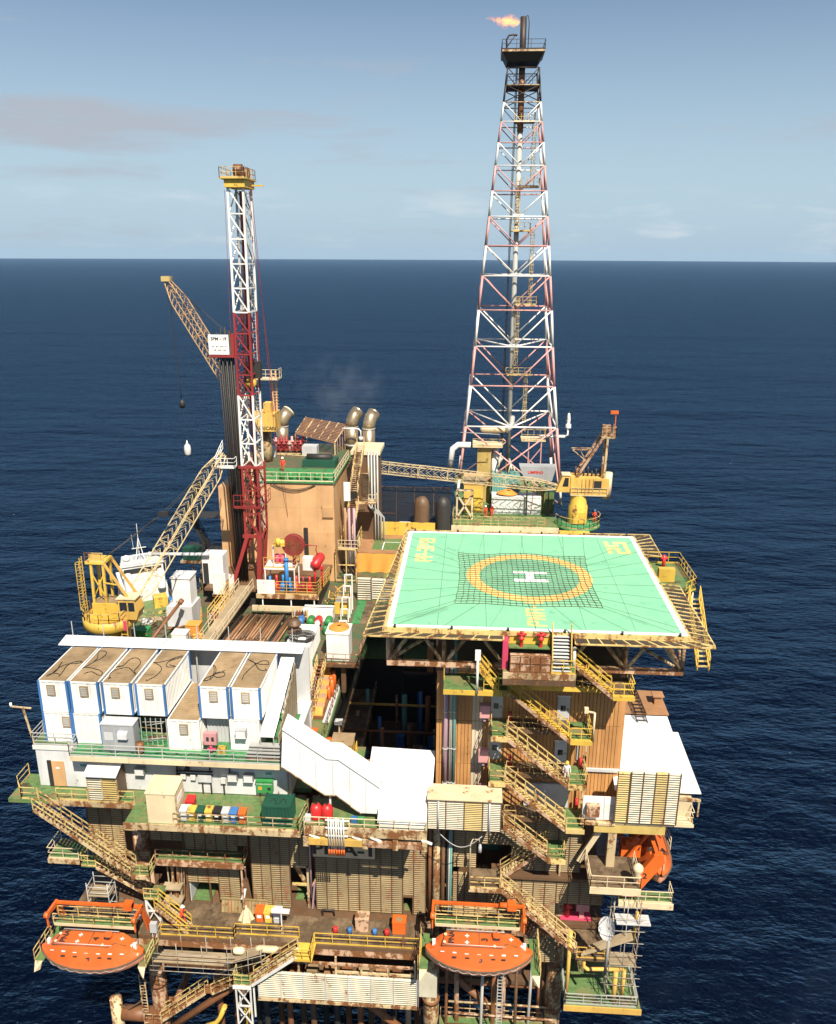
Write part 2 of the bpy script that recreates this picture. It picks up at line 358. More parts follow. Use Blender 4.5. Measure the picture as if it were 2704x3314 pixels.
def corr_mesh(w, h, pitch=.22, dep=.045):
    """vertically corrugated sheet, x 0..w, z 0..h, faces -y"""
    b = MB(); n = max(1, round(w/pitch)); p = w/n; xs = []
    for i in range(n): xs += [(i*p, 0), (i*p+p*.35, 0), (i*p+p*.5, dep), (i*p+p*.85, dep)]
    xs.append((w, 0)); vs = []
    for x, y in xs: vs += [(x, y, 0), (x, y, h)]
    return b.add(vs, [(2*i, 2*i+2, 2*i+3, 2*i+1) for i in range(len(xs)-1)])
def lattice(b, A, B, n, r, diag=True, tube=True, bays=None):
    """lattice between two quads A and B (4 corner points each, lists); adds chords, frames and diagonals to one MB"""
    A = [Vector(p) for p in A]; B = [Vector(p) for p in B]; k = len(A)
    for a, c in zip(A, B): b.bar(a, c, r*2)
    for i in range(n+1):
        t = i/n; q = [a.lerp(c, t) for a, c in zip(A, B)]
        for j in range(k): b.bar(q[j], q[(j+1) % k], r*1.2)
        if i < n and diag:
            q2 = [a.lerp(c, (i+1)/n) for a, c in zip(A, B)]
            for j in range(k):
                if (i+j) % 2: b.bar(q[j], q2[(j+1) % k], r*1.1)
                else: b.bar(q[(j+1) % k], q2[j], r*1.1)
    return b
def text(s, size, mat, parent, loc, rot=(0, 0, 0), name='lettering', ext=.004, align='CENTER', bold=0.0, sx=1.0):
    cu = bpy.data.curves.new(name, 'FONT'); cu.body = s; cu.size = size; cu.extrude = ext; cu.align_x = align; cu.align_y = 'CENTER'; cu.offset = bold; cu.resolution_u = 2
    t = bpy.data.objects.new(name, cu); col.objects.link(t); bpy.context.view_layer.update()
    me = bpy.data.meshes.new_from_object(t.evaluated_get(bpy.context.evaluated_depsgraph_get())); bpy.data.objects.remove(t)
    me.name = name; me.materials.clear(); me.materials.append(M[mat])
    if sx != 1: me.transform(Matrix.Diagonal((sx, 1, 1, 1)))
    o = link(name, me, parent, loc=loc); o.rotation_euler = rot; return o
FRONT = (R(90), 0, 0)

# ================================================================== SEA
def sea_material():
    m, N, L, P = newmat('sea_water')
    geo = N.new('ShaderNodeNewGeometry')
    def noise(scale, detail, rough, sx, sy, rz):
        mp = N.new('ShaderNodeMapping'); mp.inputs['Scale'].default_value = (sx, sy, 1); mp.inputs['Rotation'].default_value = (0, 0, R(rz)); L.new(geo.outputs['Position'], mp.inputs[0])
        t = N.new('ShaderNodeTexNoise'); t.inputs['Scale'].default_value = scale; t.inputs['Detail'].default_value = detail; t.inputs['Roughness'].default_value = rough; L.new(mp.outputs[0], t.inputs['Vector']); return t.outputs[0]
    def math_(op, a, b):
        n = N.new('ShaderNodeMath'); n.operation = op
        for i, v in enumerate((a, b)):
            if isinstance(v, (int, float)): n.inputs[i].default_value = v
            else: L.new(v, n.inputs[i])
        return n.outputs[0]
    swell = noise(.03, 3, .5, .5, 1, 12); chop = noise(.14, 5, .62, .5, 1, -8); rip = noise(.6, 6, .65, .6, 1, 20)
    far = noise(.0105, 4, .6, .35, 1, 8)
    h = math_('ADD', math_('MULTIPLY', far, 9.0), math_('ADD', math_('MULTIPLY', swell, 3.4), math_('ADD', math_('MULTIPLY', chop, 2.7), math_('MULTIPLY', rip, .6))))
    bp = N.new('ShaderNodeBump'); bp.inputs['Strength'].default_value = 1.0; bp.inputs['Distance'].default_value = 1.0; L.new(h, bp.inputs['Height'])
    # water body colour drifts a little; foam flecks where fine noise peaks
    body = N.new('ShaderNodeMixRGB'); body.inputs['Color1'].default_value = (.0002, .0010, .0055, 1); body.inputs['Color2'].default_value = (.0003, .0018, .0090, 1)
    L.new(noise(.006, 4, .5, .5, 1, 5), body.inputs['Fac'])
    foam = math_('MULTIPLY', ramp(N, L, noise(.9, 4, .6, .8, 1, 0), .70, .74), ramp(N, L, noise(.02, 3, .6, 1, 1, 40), .5, .65))
    mf = N.new('ShaderNodeMixRGB'); mf.inputs['Color2'].default_value = (.6, .65, .7, 1); L.new(body.outputs[0], mf.inputs['Color1']); L.new(foam, mf.inputs['Fac'])
    N.remove(P); df = N.new('ShaderNodeBsdfDiffuse'); L.new(mf.outputs[0], df.inputs['Color']); L.new(bp.outputs[0], df.inputs['Normal'])
    gl = N.new('ShaderNodeBsdfGlossy'); gl.inputs['Color'].default_value = (.44, .71, 1.0, 1); gl.inputs['Roughness'].default_value = .03; L.new(bp.outputs[0], gl.inputs['Normal'])
    fr = N.new('ShaderNodeFresnel'); fr.inputs['IOR'].default_value = 1.33; L.new(bp.outputs[0], fr.inputs['Normal'])
    mx = N.new('ShaderNodeMixShader'); L.new(math_('MINIMUM', math_('MULTIPLY', fr.outputs[0], .47), .55), mx.inputs[0]); L.new(df.outputs[0], mx.inputs[1]); L.new(gl.outputs[0], mx.inputs[2]); L.new(mx.outputs[0], N['Material Output'].inputs[0])
    return m
M['sea'] = sea_material()
b = MB(); S = 13500                                       # the sea falls out of sight beyond this: the real horizon for an eye 80 m up
b.add([(S*math.cos(2*math.pi*i/256), S*math.sin(2*math.pi*i/256), 0) for i in range(256)], [tuple(range(256))])
structure(b.build('sea', 'sea'))

# ================================================================== JACKET AND DECK SLABS
LEGX = (-27.8, -2.4, 8.6)
for i, x in enumerate(LEGX):
    for j, y in enumerate((57.5, 78, 98, 114)):
        names = ('seaward', 'second', 'third', 'far')
        t = thing('jacket_pile', ('first', 'second', 'third', 'last')[j] + ' round platform leg in the row below ' + ('lifeboat 4', 'the pipe bundle', 'the stair tower')[i], 'platform leg', (x, y, 0), 'platform legs')
        MB().tube((x, y, -6), (x, y, 37.4 if i == 0 else 36.5), .72, 16).build('column', 'cream' if i else 'pinkrust', t)
        if j == 0:
            for z in (8.5, 15.2, 20.5): MB().tube((x, y, z-.2), (x, y, z+.2), .8, 16).build('collar', 'rust', t)
t = thing('jacket_bracing', 'rusty round braces tying the platform legs above the sea', 'bracing', (-2, 58, 0))
for (p, q) in [((-27.8, 57.5, 9), (-2.4, 57.5, 9)), ((-2.4, 57.5, 9), (8.6, 57.5, 9)), ((-27.8, 57.5, 9), (-15, 57.5, 20)), ((-15, 57.5, 20), (-2.4, 57.5, 9)), ((8.6, 57.5, 9), (-2.4, 57.5, 20)),
               ((-27.8, 57.5, 9), (-27.8, 78, 9)), ((-2.4, 57.5, 9), (-2.4, 78, 9)), ((8.6, 57.5, 9), (8.6, 78, 9)), ((-27.8, 78, 9), (-2.4, 78, 9)), ((-2.4, 78, 9), (8.6, 78, 9))]:
    MB().tube(p, q, .34, 12).build('brace', 'rust', t)
# conductors and risers hanging in the well bay
t = thing('conductor_bundle', 'dark well conductors standing in rows below the white louvre screen', 'conductors', (-12, 62, 0))
for i in range(9):
    for j in range(2):
        x = -23+i*2.3+j*.7; MB().tube((x, 60+j*2.6, -5), (x, 60+j*2.6, 21.4), .3, 10).build('conductor', ('rust', 'brownsteel', 'dark')[(i+j) % 3], t)
# cellar deck
b = MB(); b.box(-27.5, 13.5, 57.6, 112, 17.2, 17.6); structure(b.build('cellar_deck', 'brownsteel'))
g = MB()
for y in (58, 61, 64, 67): g.bar((-27, y, 16.9), (9, y, 16.9), .3, .6)
g.build('girder', 'rust', bpy.data.objects['cellar_deck'])
# lower deck: slab plus plates that can be told apart along the open front
low = structure(MB().box(-33.2, -2.9, 52.3, 55.9, 25.55, 25.93).box(-33.2, 12.2, 55.92, 112, 25.55, 25.93).build('lower_deck', 'brownsteel'))
pl = MB().box(-.47, .47, -.46, .46, 0, .05).mesh('deck_plate'); pl.materials.append(M['grating'])
rep('deck_plate', pl, low, [(-32.7+i*.97, 52.85+j*.95, 25.93) for i in range(31) for j in range(4) if not (i > 18 and j == 3)])
g = MB()
for x in range(-33, -2, 3): g.bar((x, 52.4, 25.2), (x, 60, 25.2), .22, .6)
g.bar((-33, 52.45, 25.2), (-2.9, 52.45, 25.2), .25, .62); g.bar((-33, 56, 24.9), (12, 56, 24.9), .3, .9)
g.build('girder', 'pinkrust', low)
railing(low, [(-24.6, 52.4, 25.98), (-18.45, 52.4, 25.98), (-18.45, 52.9, 25.98), (-13.1, 52.9, 25.98)], 'yellow')
railing(low, [(-11.7, 52.4, 25.98), (-3.0, 52.4, 25.98), (-3.0, 51.2, 25.98)], 'yellow')
# upper deck slab with the open well bay between the drilling side and the accommodation
up = structure(MB().box(-35.5, -12.4, 56.4, 79.3, 37.55, 38.0).box(-32.2, -12.4, 79.32, 112, 37.55, 38.0).box(-12.39, -8.6, 58.5, 62.6, 37.56, 37.99).box(-12.38, 13, 80, 112, 37.55, 38.0).build('upper_deck', 'green'))
wb = structure(MB().box(-12.38, -2.4, 57, 79.98, 29.6, 29.9).build('well_bay_floor', 'brownsteel'))
pd = structure(MB().box(-37.5, -15.7, 66, 71.5, 41.2, 41.6).box(-37.5, -10.4, 71.52, 79.3, 41.2, 41.6).box(-32.2, -10.4, 79.32, 112, 41.2, 41.6).build('pipe_deck', 'deckmix'))
b = MB()
for x in (-35, -31.8, -28, -23, -18, -12):
    for y in (72, 78, 92, 106):
        if x < -32 and y > 80: continue
        b.bar((x, y, 38.0), (x, y, 41.18), .45)
b.build('column', 'brownsteel', pd)

# ================================================================== LOWER LOUVRED WALLS (front of the lower levels)
HT = 37.5
def wall_thing(label, x): return thing('louvered_wall', label, 'wall', (x, 56, 26), 'olive louvre walls of the lower levels')
t = wall_thing('olive brown louvre wall behind the long cream stair under the white cabin block', -29)
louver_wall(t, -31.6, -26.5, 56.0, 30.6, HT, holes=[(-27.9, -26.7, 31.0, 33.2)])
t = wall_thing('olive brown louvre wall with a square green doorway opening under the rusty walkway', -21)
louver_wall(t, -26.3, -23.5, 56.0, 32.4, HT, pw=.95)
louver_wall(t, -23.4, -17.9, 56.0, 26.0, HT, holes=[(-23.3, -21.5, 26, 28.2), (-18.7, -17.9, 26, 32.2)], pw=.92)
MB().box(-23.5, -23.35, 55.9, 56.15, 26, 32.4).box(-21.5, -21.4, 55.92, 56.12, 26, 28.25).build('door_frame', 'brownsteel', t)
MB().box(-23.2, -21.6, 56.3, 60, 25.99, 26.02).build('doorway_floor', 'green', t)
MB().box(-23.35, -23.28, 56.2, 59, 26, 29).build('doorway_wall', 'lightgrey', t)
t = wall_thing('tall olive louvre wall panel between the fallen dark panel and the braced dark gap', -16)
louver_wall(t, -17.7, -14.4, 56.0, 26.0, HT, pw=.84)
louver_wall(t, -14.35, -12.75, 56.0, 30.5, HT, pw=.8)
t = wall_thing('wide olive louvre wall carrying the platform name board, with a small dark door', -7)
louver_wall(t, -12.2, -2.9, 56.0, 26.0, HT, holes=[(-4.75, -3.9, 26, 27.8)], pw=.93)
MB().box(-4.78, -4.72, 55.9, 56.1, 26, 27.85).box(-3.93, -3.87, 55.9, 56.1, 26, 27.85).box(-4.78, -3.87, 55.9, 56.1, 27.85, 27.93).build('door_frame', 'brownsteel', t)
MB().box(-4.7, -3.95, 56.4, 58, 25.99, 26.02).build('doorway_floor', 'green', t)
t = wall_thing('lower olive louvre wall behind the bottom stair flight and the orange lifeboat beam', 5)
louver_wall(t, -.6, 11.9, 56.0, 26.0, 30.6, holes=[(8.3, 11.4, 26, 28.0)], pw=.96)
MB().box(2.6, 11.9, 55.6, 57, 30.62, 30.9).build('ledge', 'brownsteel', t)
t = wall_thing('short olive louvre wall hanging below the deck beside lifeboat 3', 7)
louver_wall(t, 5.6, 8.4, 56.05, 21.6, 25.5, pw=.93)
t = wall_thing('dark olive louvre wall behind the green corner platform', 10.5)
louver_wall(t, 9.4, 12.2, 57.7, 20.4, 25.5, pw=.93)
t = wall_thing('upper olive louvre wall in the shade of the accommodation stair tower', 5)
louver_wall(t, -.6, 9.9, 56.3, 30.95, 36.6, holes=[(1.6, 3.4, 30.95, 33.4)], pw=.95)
MB().box(1.7, 3.3, 58.5, 58.6, 31, 33.4).build('inner_wall', 'darkgreen', t)
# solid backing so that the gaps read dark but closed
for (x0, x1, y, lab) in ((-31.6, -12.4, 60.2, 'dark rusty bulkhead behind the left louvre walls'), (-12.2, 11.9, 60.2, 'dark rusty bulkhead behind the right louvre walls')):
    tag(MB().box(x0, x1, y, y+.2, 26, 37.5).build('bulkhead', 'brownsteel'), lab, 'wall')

# braced gap between two louvre walls
t = thing('braced_bay', 'cream diagonal bracing and pipes in the narrow dark gap between louvre walls', 'bracing', (-13.4, 56.5, 26))
for p, q, w, m in [((-14.2, 56.6, 30.4), (-12.5, 57.2, 26), .34, 'cream'), ((-12.9, 56.2, 26), (-12.9, 56.2, 30.4), .2, 'cream'), ((-14.3, 56.2, 28.4), (-12.9, 56.2, 28.4), .18, 'paleyellow'),
                   ((-14.3, 56.2, 30.3), (-12.6, 56.2, 30.3), .2, 'cream'), ((-13, 56, 27.6), (-12.2, 56, 29.2), .16, 'pinkrust'), ((-12.6, 56.1, 26), (-12.3, 56.1, 29), .14, 'purple')]:
    MB().bar(p, q, w).build('brace', m, t)
MB().box(-14.3, -12.4, 57, 60, 25.98, 26.01).build('floor_plate', 'green', t)
t = thing('vertical_pipe', 'mauve pipe rising in the gap left of the name board wall', 'pipe', (-12.55, 55.7, 28))
MB().tube((-12.55, 55.7, 27.5), (-12.55, 55.7, 36), .09, 8).build('pipe', 'purple', t)

# name board
t = thing('name_board', 'tan board lettered PNA-1 hung on the louvre wall under the front walkway', 'sign', (-9.7, 55.8, 31.9))
MB().box(-12.3, -7.05, 55.74, 55.84, 31.75, 33.75).build('board', 'creamclean', t)
fr = MB(); fr.box(-12.35, -7.0, 55.7, 55.86, 31.67, 31.75).box(-12.35, -7.0, 55.7, 55.86, 33.75, 33.83).box(-12.38, -12.3, 55.7, 55.86, 31.67, 33.83).box(-7.05, -6.97, 55.7, 55.86, 31.67, 33.83); fr.build('frame', 'brownsteel', t)
text('PNA-1', 1.5, 'dark', t, (-9.68, 55.735, 32.52), FRONT, bold=.05, sx=1.3)

# vertical pipe bundle beside the accommodation
t = thing('riser_bundle', 'rusty, cream and teal vertical pipes between the name board wall and stair tower', 'pipes', (-1.8, 55.7, 26))
for x, r, z0, z1, m in [(-2.55, .14, 26, 37, 'rust'), (-2.0, .3, 23, 37.2, 'cream'), (-1.45, .16, 23, 37, 'brownsteel'), (-1.1, .07, 22, 37, 'dark'), (-.8, .1, 22, 37.4, 'teal'), (-.95, .06, 22, 37, 'galv')]:
    MB().tube((x, 55.6, z0), (x, 55.6, z1), r, 10).build('pipe', m, t)
for z in (28, 30.2, 32.4, 34.6): MB().box(-2.8, -.6, 55.85, 55.95, z, z+.16).build('clamp', 'rust', t)

# ================================================================== WHITE CABIN BLOCK (left)
t = thing('cabin_block', 'long white steel building under the stacked cabins, with shade from its balcony', 'building', (-24, 55, 38))
MB().box(-34.6, -13.7, 55.0, 63, 38.16, 41.6).build('wall', 'whitewall', t)
MB().box(-34.75, -13.5, 54.9, 63.4, 41.62, 42.0).build('roof_slab', 'white', t)
bal = MB().box(-31.0, -13.95, 53.58, 54.88, 41.62, 42.05).build('balcony', 'creamclean', t)
MB().box(-30.95, -14.0, 53.68, 61, 42.052, 42.08).build('deck_covering', 'brightgreen', bal)
MB().box(-34.7, -31.02, 55.0, 61, 42.003, 42.04).build('deck_covering', 'green', bal)
railing(t, [(-31.0, 53.63, 42.06), (-14.0, 53.63, 42.06)], 'galv', mids=(.35, .68), sp=1.9)
railing(t, [(-34.7, 62, 42.05), (-34.7, 54.95, 42.05), (-31.0, 54.95, 42.05), (-31.0, 53.63, 42.05)], 'galv', mids=(.35, .68), sp=1.9)
d = MB().box(-33.4, -32.35, 54.93, 54.99, 38.2, 40.55).build('door', 'peach', t)
MB().box(-33.05, -32.75, 54.9, 54.925, 39.85, 40.0).build('notice', 'whiteroof', d)
MB().box(-33.75, -33.42, 54.9, 54.99, 38.2, 40.6).build('doorway', 'dark', t)
# wall clutter: junction boxes, trays
for (x0, x1, z0, z1, m) in [(-22.6, -22.2, 39.55, 40.0, 'white'), (-21.8, -21.4, 39.5, 39.95, 'white'), (-21.2, -20.1, 39.35, 40.0, 'lightgrey'), (-19.35, -18.95, 39.3, 39.75, 'white'), (-22.2, -21.9, 40.4, 40.65, 'dark')]:
    MB().box(x0, x1, 54.7, 54.99, z0, z1).build('junction_box', m, t)
for (x0, z0, x1, z1) in [(-23.0, 39.95, -20.0, 39.95), (-23.0, 40.25, -20.0, 40.25), (-22.9, 39.6, -22.9, 41.6), (-20.9, 38.2, -20.9, 39.4), (-20.2, 38.2, -20.2, 39.4), (-19.15, 38.2, -19.15, 39.3), (-20.2, 40.2, -20.2, 41.6), (-18.6, 40.0, -18.6, 41.6)]:
    MB().bar((x0, 54.85, z0), (x1, 54.85, z1), .1).build('cable_tray', 'dark', t)
MB().tube((-13.85, 54.8, 38.2), (-13.85, 54.8, 41.6), .08, 8).build('drain_pipe', 'purple', t)
for x in (-31.0, -22.4, -15.7): MB().box(x, x+.5, 54.96, 54.99, 40.15, 40.35).build('notice', 'teal', t)
def ac_unit():
    t = thing('air_conditioner', '', 'air conditioner', local=True)
    MB().box(-.38, .38, -.55, 0, 0, .55).build('casing', 'grey', t); g = MB()
    for i in range(6): g.box(-.33, .33, -.575, -.552, .06+i*.075, .1+i*.075)
    g.box(-.4, .4, -.57, -.551, -.02, .03); g.build('grille', 'white', t); return t
copies(ac_unit(), [((-25.9, 54.99, 39.95), 0, 'boxy window air conditioner beside the louvred porch on the white wall'),
                   ((-18.3, 54.99, 39.75), 0, 'boxy window air conditioner on the white wall, next to the junction boxes'),
                   ((-17.0, 54.99, 39.75), 0, 'boxy window air conditioner on the white wall, next to the green panel')], 'air conditioners on the white wall')
t = thing('electrical_panel', 'bright green control panel with two small windows on the white wall', 'control panel', (-15.75, 54.9, 38.4))
MB().box(-16.4, -15.1, 54.55, 54.98, 38.7, 39.75).build('cabinet', 'brightgreenpaint', t)
MB().box(-16.45, -15.05, 54.5, 54.99, 39.76, 39.82).build('hood', 'brightgreenpaint', t)
MB().box(-16.25, -15.95, 54.53, 54.547, 39.0, 39.3).build('window', 'tarp', t); MB().box(-15.5, -15.25, 54.53, 54.547, 39.0, 39.25).build('window', 'dark', t)
MB().bar((-16.2, 54.8, 38.2), (-16.2, 54.8, 38.7), .08).bar((-15.3, 54.8, 38.2), (-15.3, 54.8, 38.7), .08).build('stand', 'dark', t)
text('QUADRO DE FORÇA', .14, 'whiteroof', t, (-15.75, 54.535, 39.55), FRONT)
# louvred porch
t = thing('louvered_porch', 'straw coloured louvre porch with a grey sloping roof against the white wall', 'porch', (-28.5, 53.6, 38))
louver_wall(t, -29.7, -27.3, 53.3, 38.25, 40.5, mats=['louverwhite', 'louveryellow'], pw=1.2, post='cream')
MB().poly([(-29.85, 53.0, 40.6), (-27.15, 53.0, 40.6), (-27.15, 54.95, 41.25), (-29.85, 54.95, 41.25)], (0, 0, .08)).build('roof', 'lightgrey', t)
MB().box(-27.36, -27.28, 53.45, 54.95, 38.2, 40.7).build('side', 'brownsteel', t)

# ---- decks at cabin-block floor level
dk = structure(MB().box(-25.9, -12.2, 51.0, 54.98, 37.7, 38.12).build('bin_deck', 'green'))
MB().box(-25.95, -12.15, 50.9, 50.995, 37.6, 38.16).build('edge_beam', 'cream', dk)
railing(dk, [(-22.0, 51.0, 38.13), (-12.3, 51.0, 38.13), (-12.0, 53.4, 38.13)], 'cream', sp=2.0)
wk = structure(MB().box(-32.9, -25.92, 53.3, 54.98, 37.75, 38.1).box(-36.4, -32.92, 53.2, 56.5, 37.75, 38.1).build('side_walkway', 'green'))
railing(wk, [(-36.3, 56.4, 38.1), (-36.3, 54.6, 38.1), (-35.3, 53.25, 38.1), (-33.9, 53.25, 38.1)], 'paleyellow')
railing(wk, [(-32.4, 53.35, 38.1), (-26.0, 53.35, 38.1)], 'paleyellow')
MB().box(-32.9, -25.9, 53.2, 53.29, 37.65, 38.12).build('edge_beam', 'cream', wk)
# beige store box, bins, green container
t = thing('storage_hut', 'plain beige steel hut with pitched lid at the corner of the bin deck', 'hut', (-22.9, 52, 38))
MB().box(-24.0, -21.75, 51.1, 53.0, 38.14, 40.75).build('body', 'creamclean', t)
MB().poly([(-24.08, 51.05, 40.76), (-21.7, 51.05, 40.76), (-21.7, 53.1, 41.0), (-24.08, 53.1, 41.0)], (0, 0, .06)).build('lid', 'creamclean', t)
MB().box(-21.745, -21.72, 51.6, 52.6, 39.6, 40.2).build('notice', 'whiteroof', t)
def bin_thing(m, lidm):
    t = thing('wheelie_bin', '', 'bin', local=True)
    b = MB(); b.add([(-.26, -.3, .06), (.26, -.3, .06), (.26, .28, .06), (-.26, .28, .06), (-.33, -.38, .98), (.33, -.38, .98), (.33, .34, 1.0), (-.33, .34, 1.0)],
                    [(0, 1, 2, 3), (4, 5, 6, 7), (0, 1, 5, 4), (1, 2, 6, 5), (2, 3, 7, 6), (3, 0, 4, 7)]); b.box(-.35, .35, -.41, .36, .93, .99); b.build('body', m, t)
    MB().poly([(-.36, -.43, 1.0), (.36, -.43, 1.0), (.36, .36, 1.1), (-.36, .36, 1.1)], (0, 0, .06)).tube((-.3, .42, 1.06), (.3, .42, 1.06), .03, 6).build('lid', lidm, t)
    MB().box(-.17, .17, -.4, -.365, .55, .8).build('sticker', 'whiteroof', t)
    MB().tube((-.3, .3, .1), (-.22, .3, .1), .1, 10).build('wheel', 'black', t); MB().tube((.22, .3, .1), (.3, .3, .1), .1, 10).build('wheel', 'black', t)
    return t
G = 'wheelie bins on the bin deck'
for i, (m, l, lab) in enumerate([('lightgrey', 'lightgrey', 'grey wheelie bin between the beige hut and a yellow bin'), ('yellow', 'yellow', 'yellow wheelie bin between a grey and a green bin'), ('darkgreen', 'darkgreen', 'green wheelie bin between two yellow bins'),
        ('yellow', 'yellow', 'yellow wheelie bin between the green and the black bin'), ('black', 'black', 'black wheelie bin between a yellow and a grey bin'), ('lightgrey', 'lightgrey', 'grey wheelie bin between the black and the blue bin'),
        ('blue', 'blue', 'blue wheelie bin between a grey and the orange bin'), ('orange', 'orange', 'orange wheelie bin at the end of the row beside the open green deck')]):
    o = bin_thing(m, l); o.location = (-21.35+i*.655, 51.75+.03*math.sin(i*5), 38.13); o.scale = (.82, .9, .95); o.rotation_euler = (0, 0, R(6*math.sin(i*3.1))); o['label'] = lab; o['group'] = G
o = bin_thing('red', 'red'); o.location = (-21.2, 52.85, 38.13); o['label'] = 'red wheelie bin standing behind the grey bin beside the beige hut'; o['group'] = G
def container(name, label, w, l, h, wall, post, roofm, loc, group=None, cat='container', winx=None, door=False, roofcorr=True):
    t = thing(name, label, cat, loc, group, local=True)
    f = corr_mesh(w-.24, h-.24, .28 if wall != 'white' else .6, .03).mesh('wall_panel'); f.materials.append(M[wall]); link('wall_panel', f, t, loc=(-w/2+.12, .03, .12))
    s = corr_mesh(l-.24, h-.24, .3, .05).mesh('wall_panel'); s.materials.append(M[wall])
    o = link('wall_panel', s, t, loc=(w/2-.03, .12, .12)); o.rotation_euler = (0, 0, R(90))
    o = link('wall_panel', s, t, loc=(-w/2+.03, l-.12, .12)); o.rotation_euler = (0, 0, R(-90))
    o = link('wall_panel', f, t, loc=(w/2-.12, l-.03, .12)); o.rotation_euler = (0, 0, R(180))
    for x in (-w/2, w/2-.17):
        for y in (0, l-.17): MB().box(x, x+.17, y-.012, y+.17, 0, h).build('corner_post', post, t)
    MB().box(-w/2+.13, w/2-.13, 0, .1, 0, .12).box(-w/2+.13, w/2-.13, 0, .1, h-.12, h).build('end_beam', wall, t)
    rails = MB(); rails.box(w/2-.1, w/2, .13, l-.13, h-.12, h).box(-w/2, -w/2+.1, .13, l-.13, h-.12, h).box(w/2-.1, w/2, .13, l-.13, 0, .12).box(-w/2, -w/2+.1, .13, l-.13, 0, .12); rails.build('side_rail', wall, t)
    rf = MB(); rf.box(-w/2+.1, w/2-.1, .1, l-.1, h-.06, h-.02)
    if roofcorr:
        n = int(l/.3)
        for i in range(n): y = .12+i*(l-.24)/n; rf.box(-w/2+.12, w/2-.12, y, y+.16, h-.02, h+.015)
    rf.build('roof', roofm, t)
    if winx is not None:
        wz = h-1.25; g = MB().box(winx-.34, winx+.34, -.05, .05, wz-.04, wz+.9).build('window', 'roofbrown', t)
        sl = MB()
        for i in range(4): sl.box(winx-.25, winx+.25, -.07, -.052, wz+.07+i*.2, wz+.2+i*.2)
        sl.build('pane', 'galv', g)
    if door:
        g = MB().box(w/2-1.1, w/2-.25, -.03, .04, .12, 2.15).build('door', 'white', t); MB().box(w/2-1.0, w/2-.95, -.07, -.031, 1.0, 1.15).build('handle', 'dark', g)
    return t
G = 'white and blue cabins stacked on the white block'
ZB, ZT = 42.06, 44.85
xs = (-32.62, -30.08, -27.42, -24.70, -19.62, -17.06)
labs = ('upper white cabin with blue posts at the sea end of the row', 'upper white cabin with blue posts, second from the sea end, hoses on its brown roof',
        'upper white cabin third from the sea end, above the grey machine box', 'upper white cabin fourth from the sea end, its long side wall exposed beside the gap',
        'upper white cabin on the inner side of the gap in the cabin row', 'upper white cabin at the inner end of the row beside the covered white ramp')
for i, x in enumerate(xs):
    container('site_cabin', labs[i], 2.42, 6.0, 2.78, 'white', 'blue', 'roofbrown', (x, 55.4, ZT), G, 'cabin', winx=(-.15, 0, -.1, -.1, 0, 0)[i])
labs = ('lower white cabin under the sea end of the cabin row', 'lower white cabin with a small dark vent beside the grey machine box', 'single white cabin standing alone under the gap, dark brown roof showing', 'lower white cabin partly hidden behind the pipe stack near the covered ramp')
for i, x in enumerate((-32.62, -30.2, -22.1, -17.3)):
    c = container('site_cabin', labs[i], 2.42 if i != 2 else 2.6, 6.0, 2.74, 'white', 'blue' if i < 2 else 'white', 'roofbrown', (x, 55.4 if i != 2 else 55.0, ZB), G, 'cabin', winx=(.75, None, 0, None)[i])
t = thing('shade_cabin', 'bare grey corrugated cabin side in shade behind the pink boxes', 'cabin', (-19.6, 56, 42.06))
MB().box(-20.7, -18.6, 56.4, 61, 42.08, 44.8).build('body', 'lightgrey', t)
f = corr_mesh(2.0, 2.6, .3, .06).mesh('wall_panel'); f.materials.append(M['lightgrey']); link('wall_panel', f, t, loc=(-20.65, 56.28, 42.1))
# hoses lying on the roofs
def hose(label, c, z, n, rad, seed):
    rnd = random.Random(seed); pts = []; a = rnd.random()*6; x, y = -.6*rad, -2.2; w_ = 0
    for i in range(44):
        w_ = w_*.8+rnd.uniform(-.5, .5); a += w_*.55
        if abs(x) > rad or abs(y) > 2.5: a = math.atan2(-y, -x)+rnd.uniform(-.5, .5)
        x += .22*math.cos(a); y += .26*math.sin(a); pts.append((c[0]+max(-rad*1.1, min(rad*1.1, x)), c[1]+max(-2.7, min(2.7, y)), z+.03+.012*(i % 2)))
    tag(MB().path(pts, .028, 5).build('hose', 'black'), label, 'hose', 'black hoses lying on the cabin roofs')
hn = ('the cabin at the sea end', 'the second cabin from the sea end', 'the third cabin from the sea end', 'the cabin beside the gap', 'the cabin on the inner side of the gap', 'the cabin beside the covered ramp')
for i, x in enumerate(xs): hose('thin black hose on the roof of ' + hn[i], (x, 58.6), ZT+2.8, 16, .95, i+3)
# grey machine box, scaffold rack, pink boxes
t = thing('machine_box', 'grey steel machine box with a hooded vent standing on the green balcony', 'machine box', (-27.2, 54.6, 42.1))
MB().box(-28.5, -25.9, 54.3, 55.36, 42.12, 44.55).build('cabinet', 'grey', t); MB().box(-28.55, -25.85, 54.25, 55.38, 44.56, 44.68).build('lid', 'lightgrey', t)
MB().poly([(-27.1, 53.95, 43.5), (-27.1, 54.28, 43.4), (-27.1, 54.28, 44.1), (-27.1, 53.95, 43.95)], (.75, 0, 0)).build('vent_hood', 'lightgrey', t)
MB().box(-27.45, -27.43, 54.28, 54.298, 42.2, 44.5).box(-28.3, -27.6, 54.28, 54.298, 43.2, 43.9).build('door', 'lightgrey', t)
t = thing('tube_rack', 'rack of loose scaffold tubes in the dark bay between the cabins', 'rack', (-24.7, 55, 42.1))
for i in range(6): MB().bar((-25.7+i*.42, 55.3, 42.1), (-25.7+i*.42, 55.3, 44.7), .06).build('upright', 'galv', t)
rnd = random.Random(5)
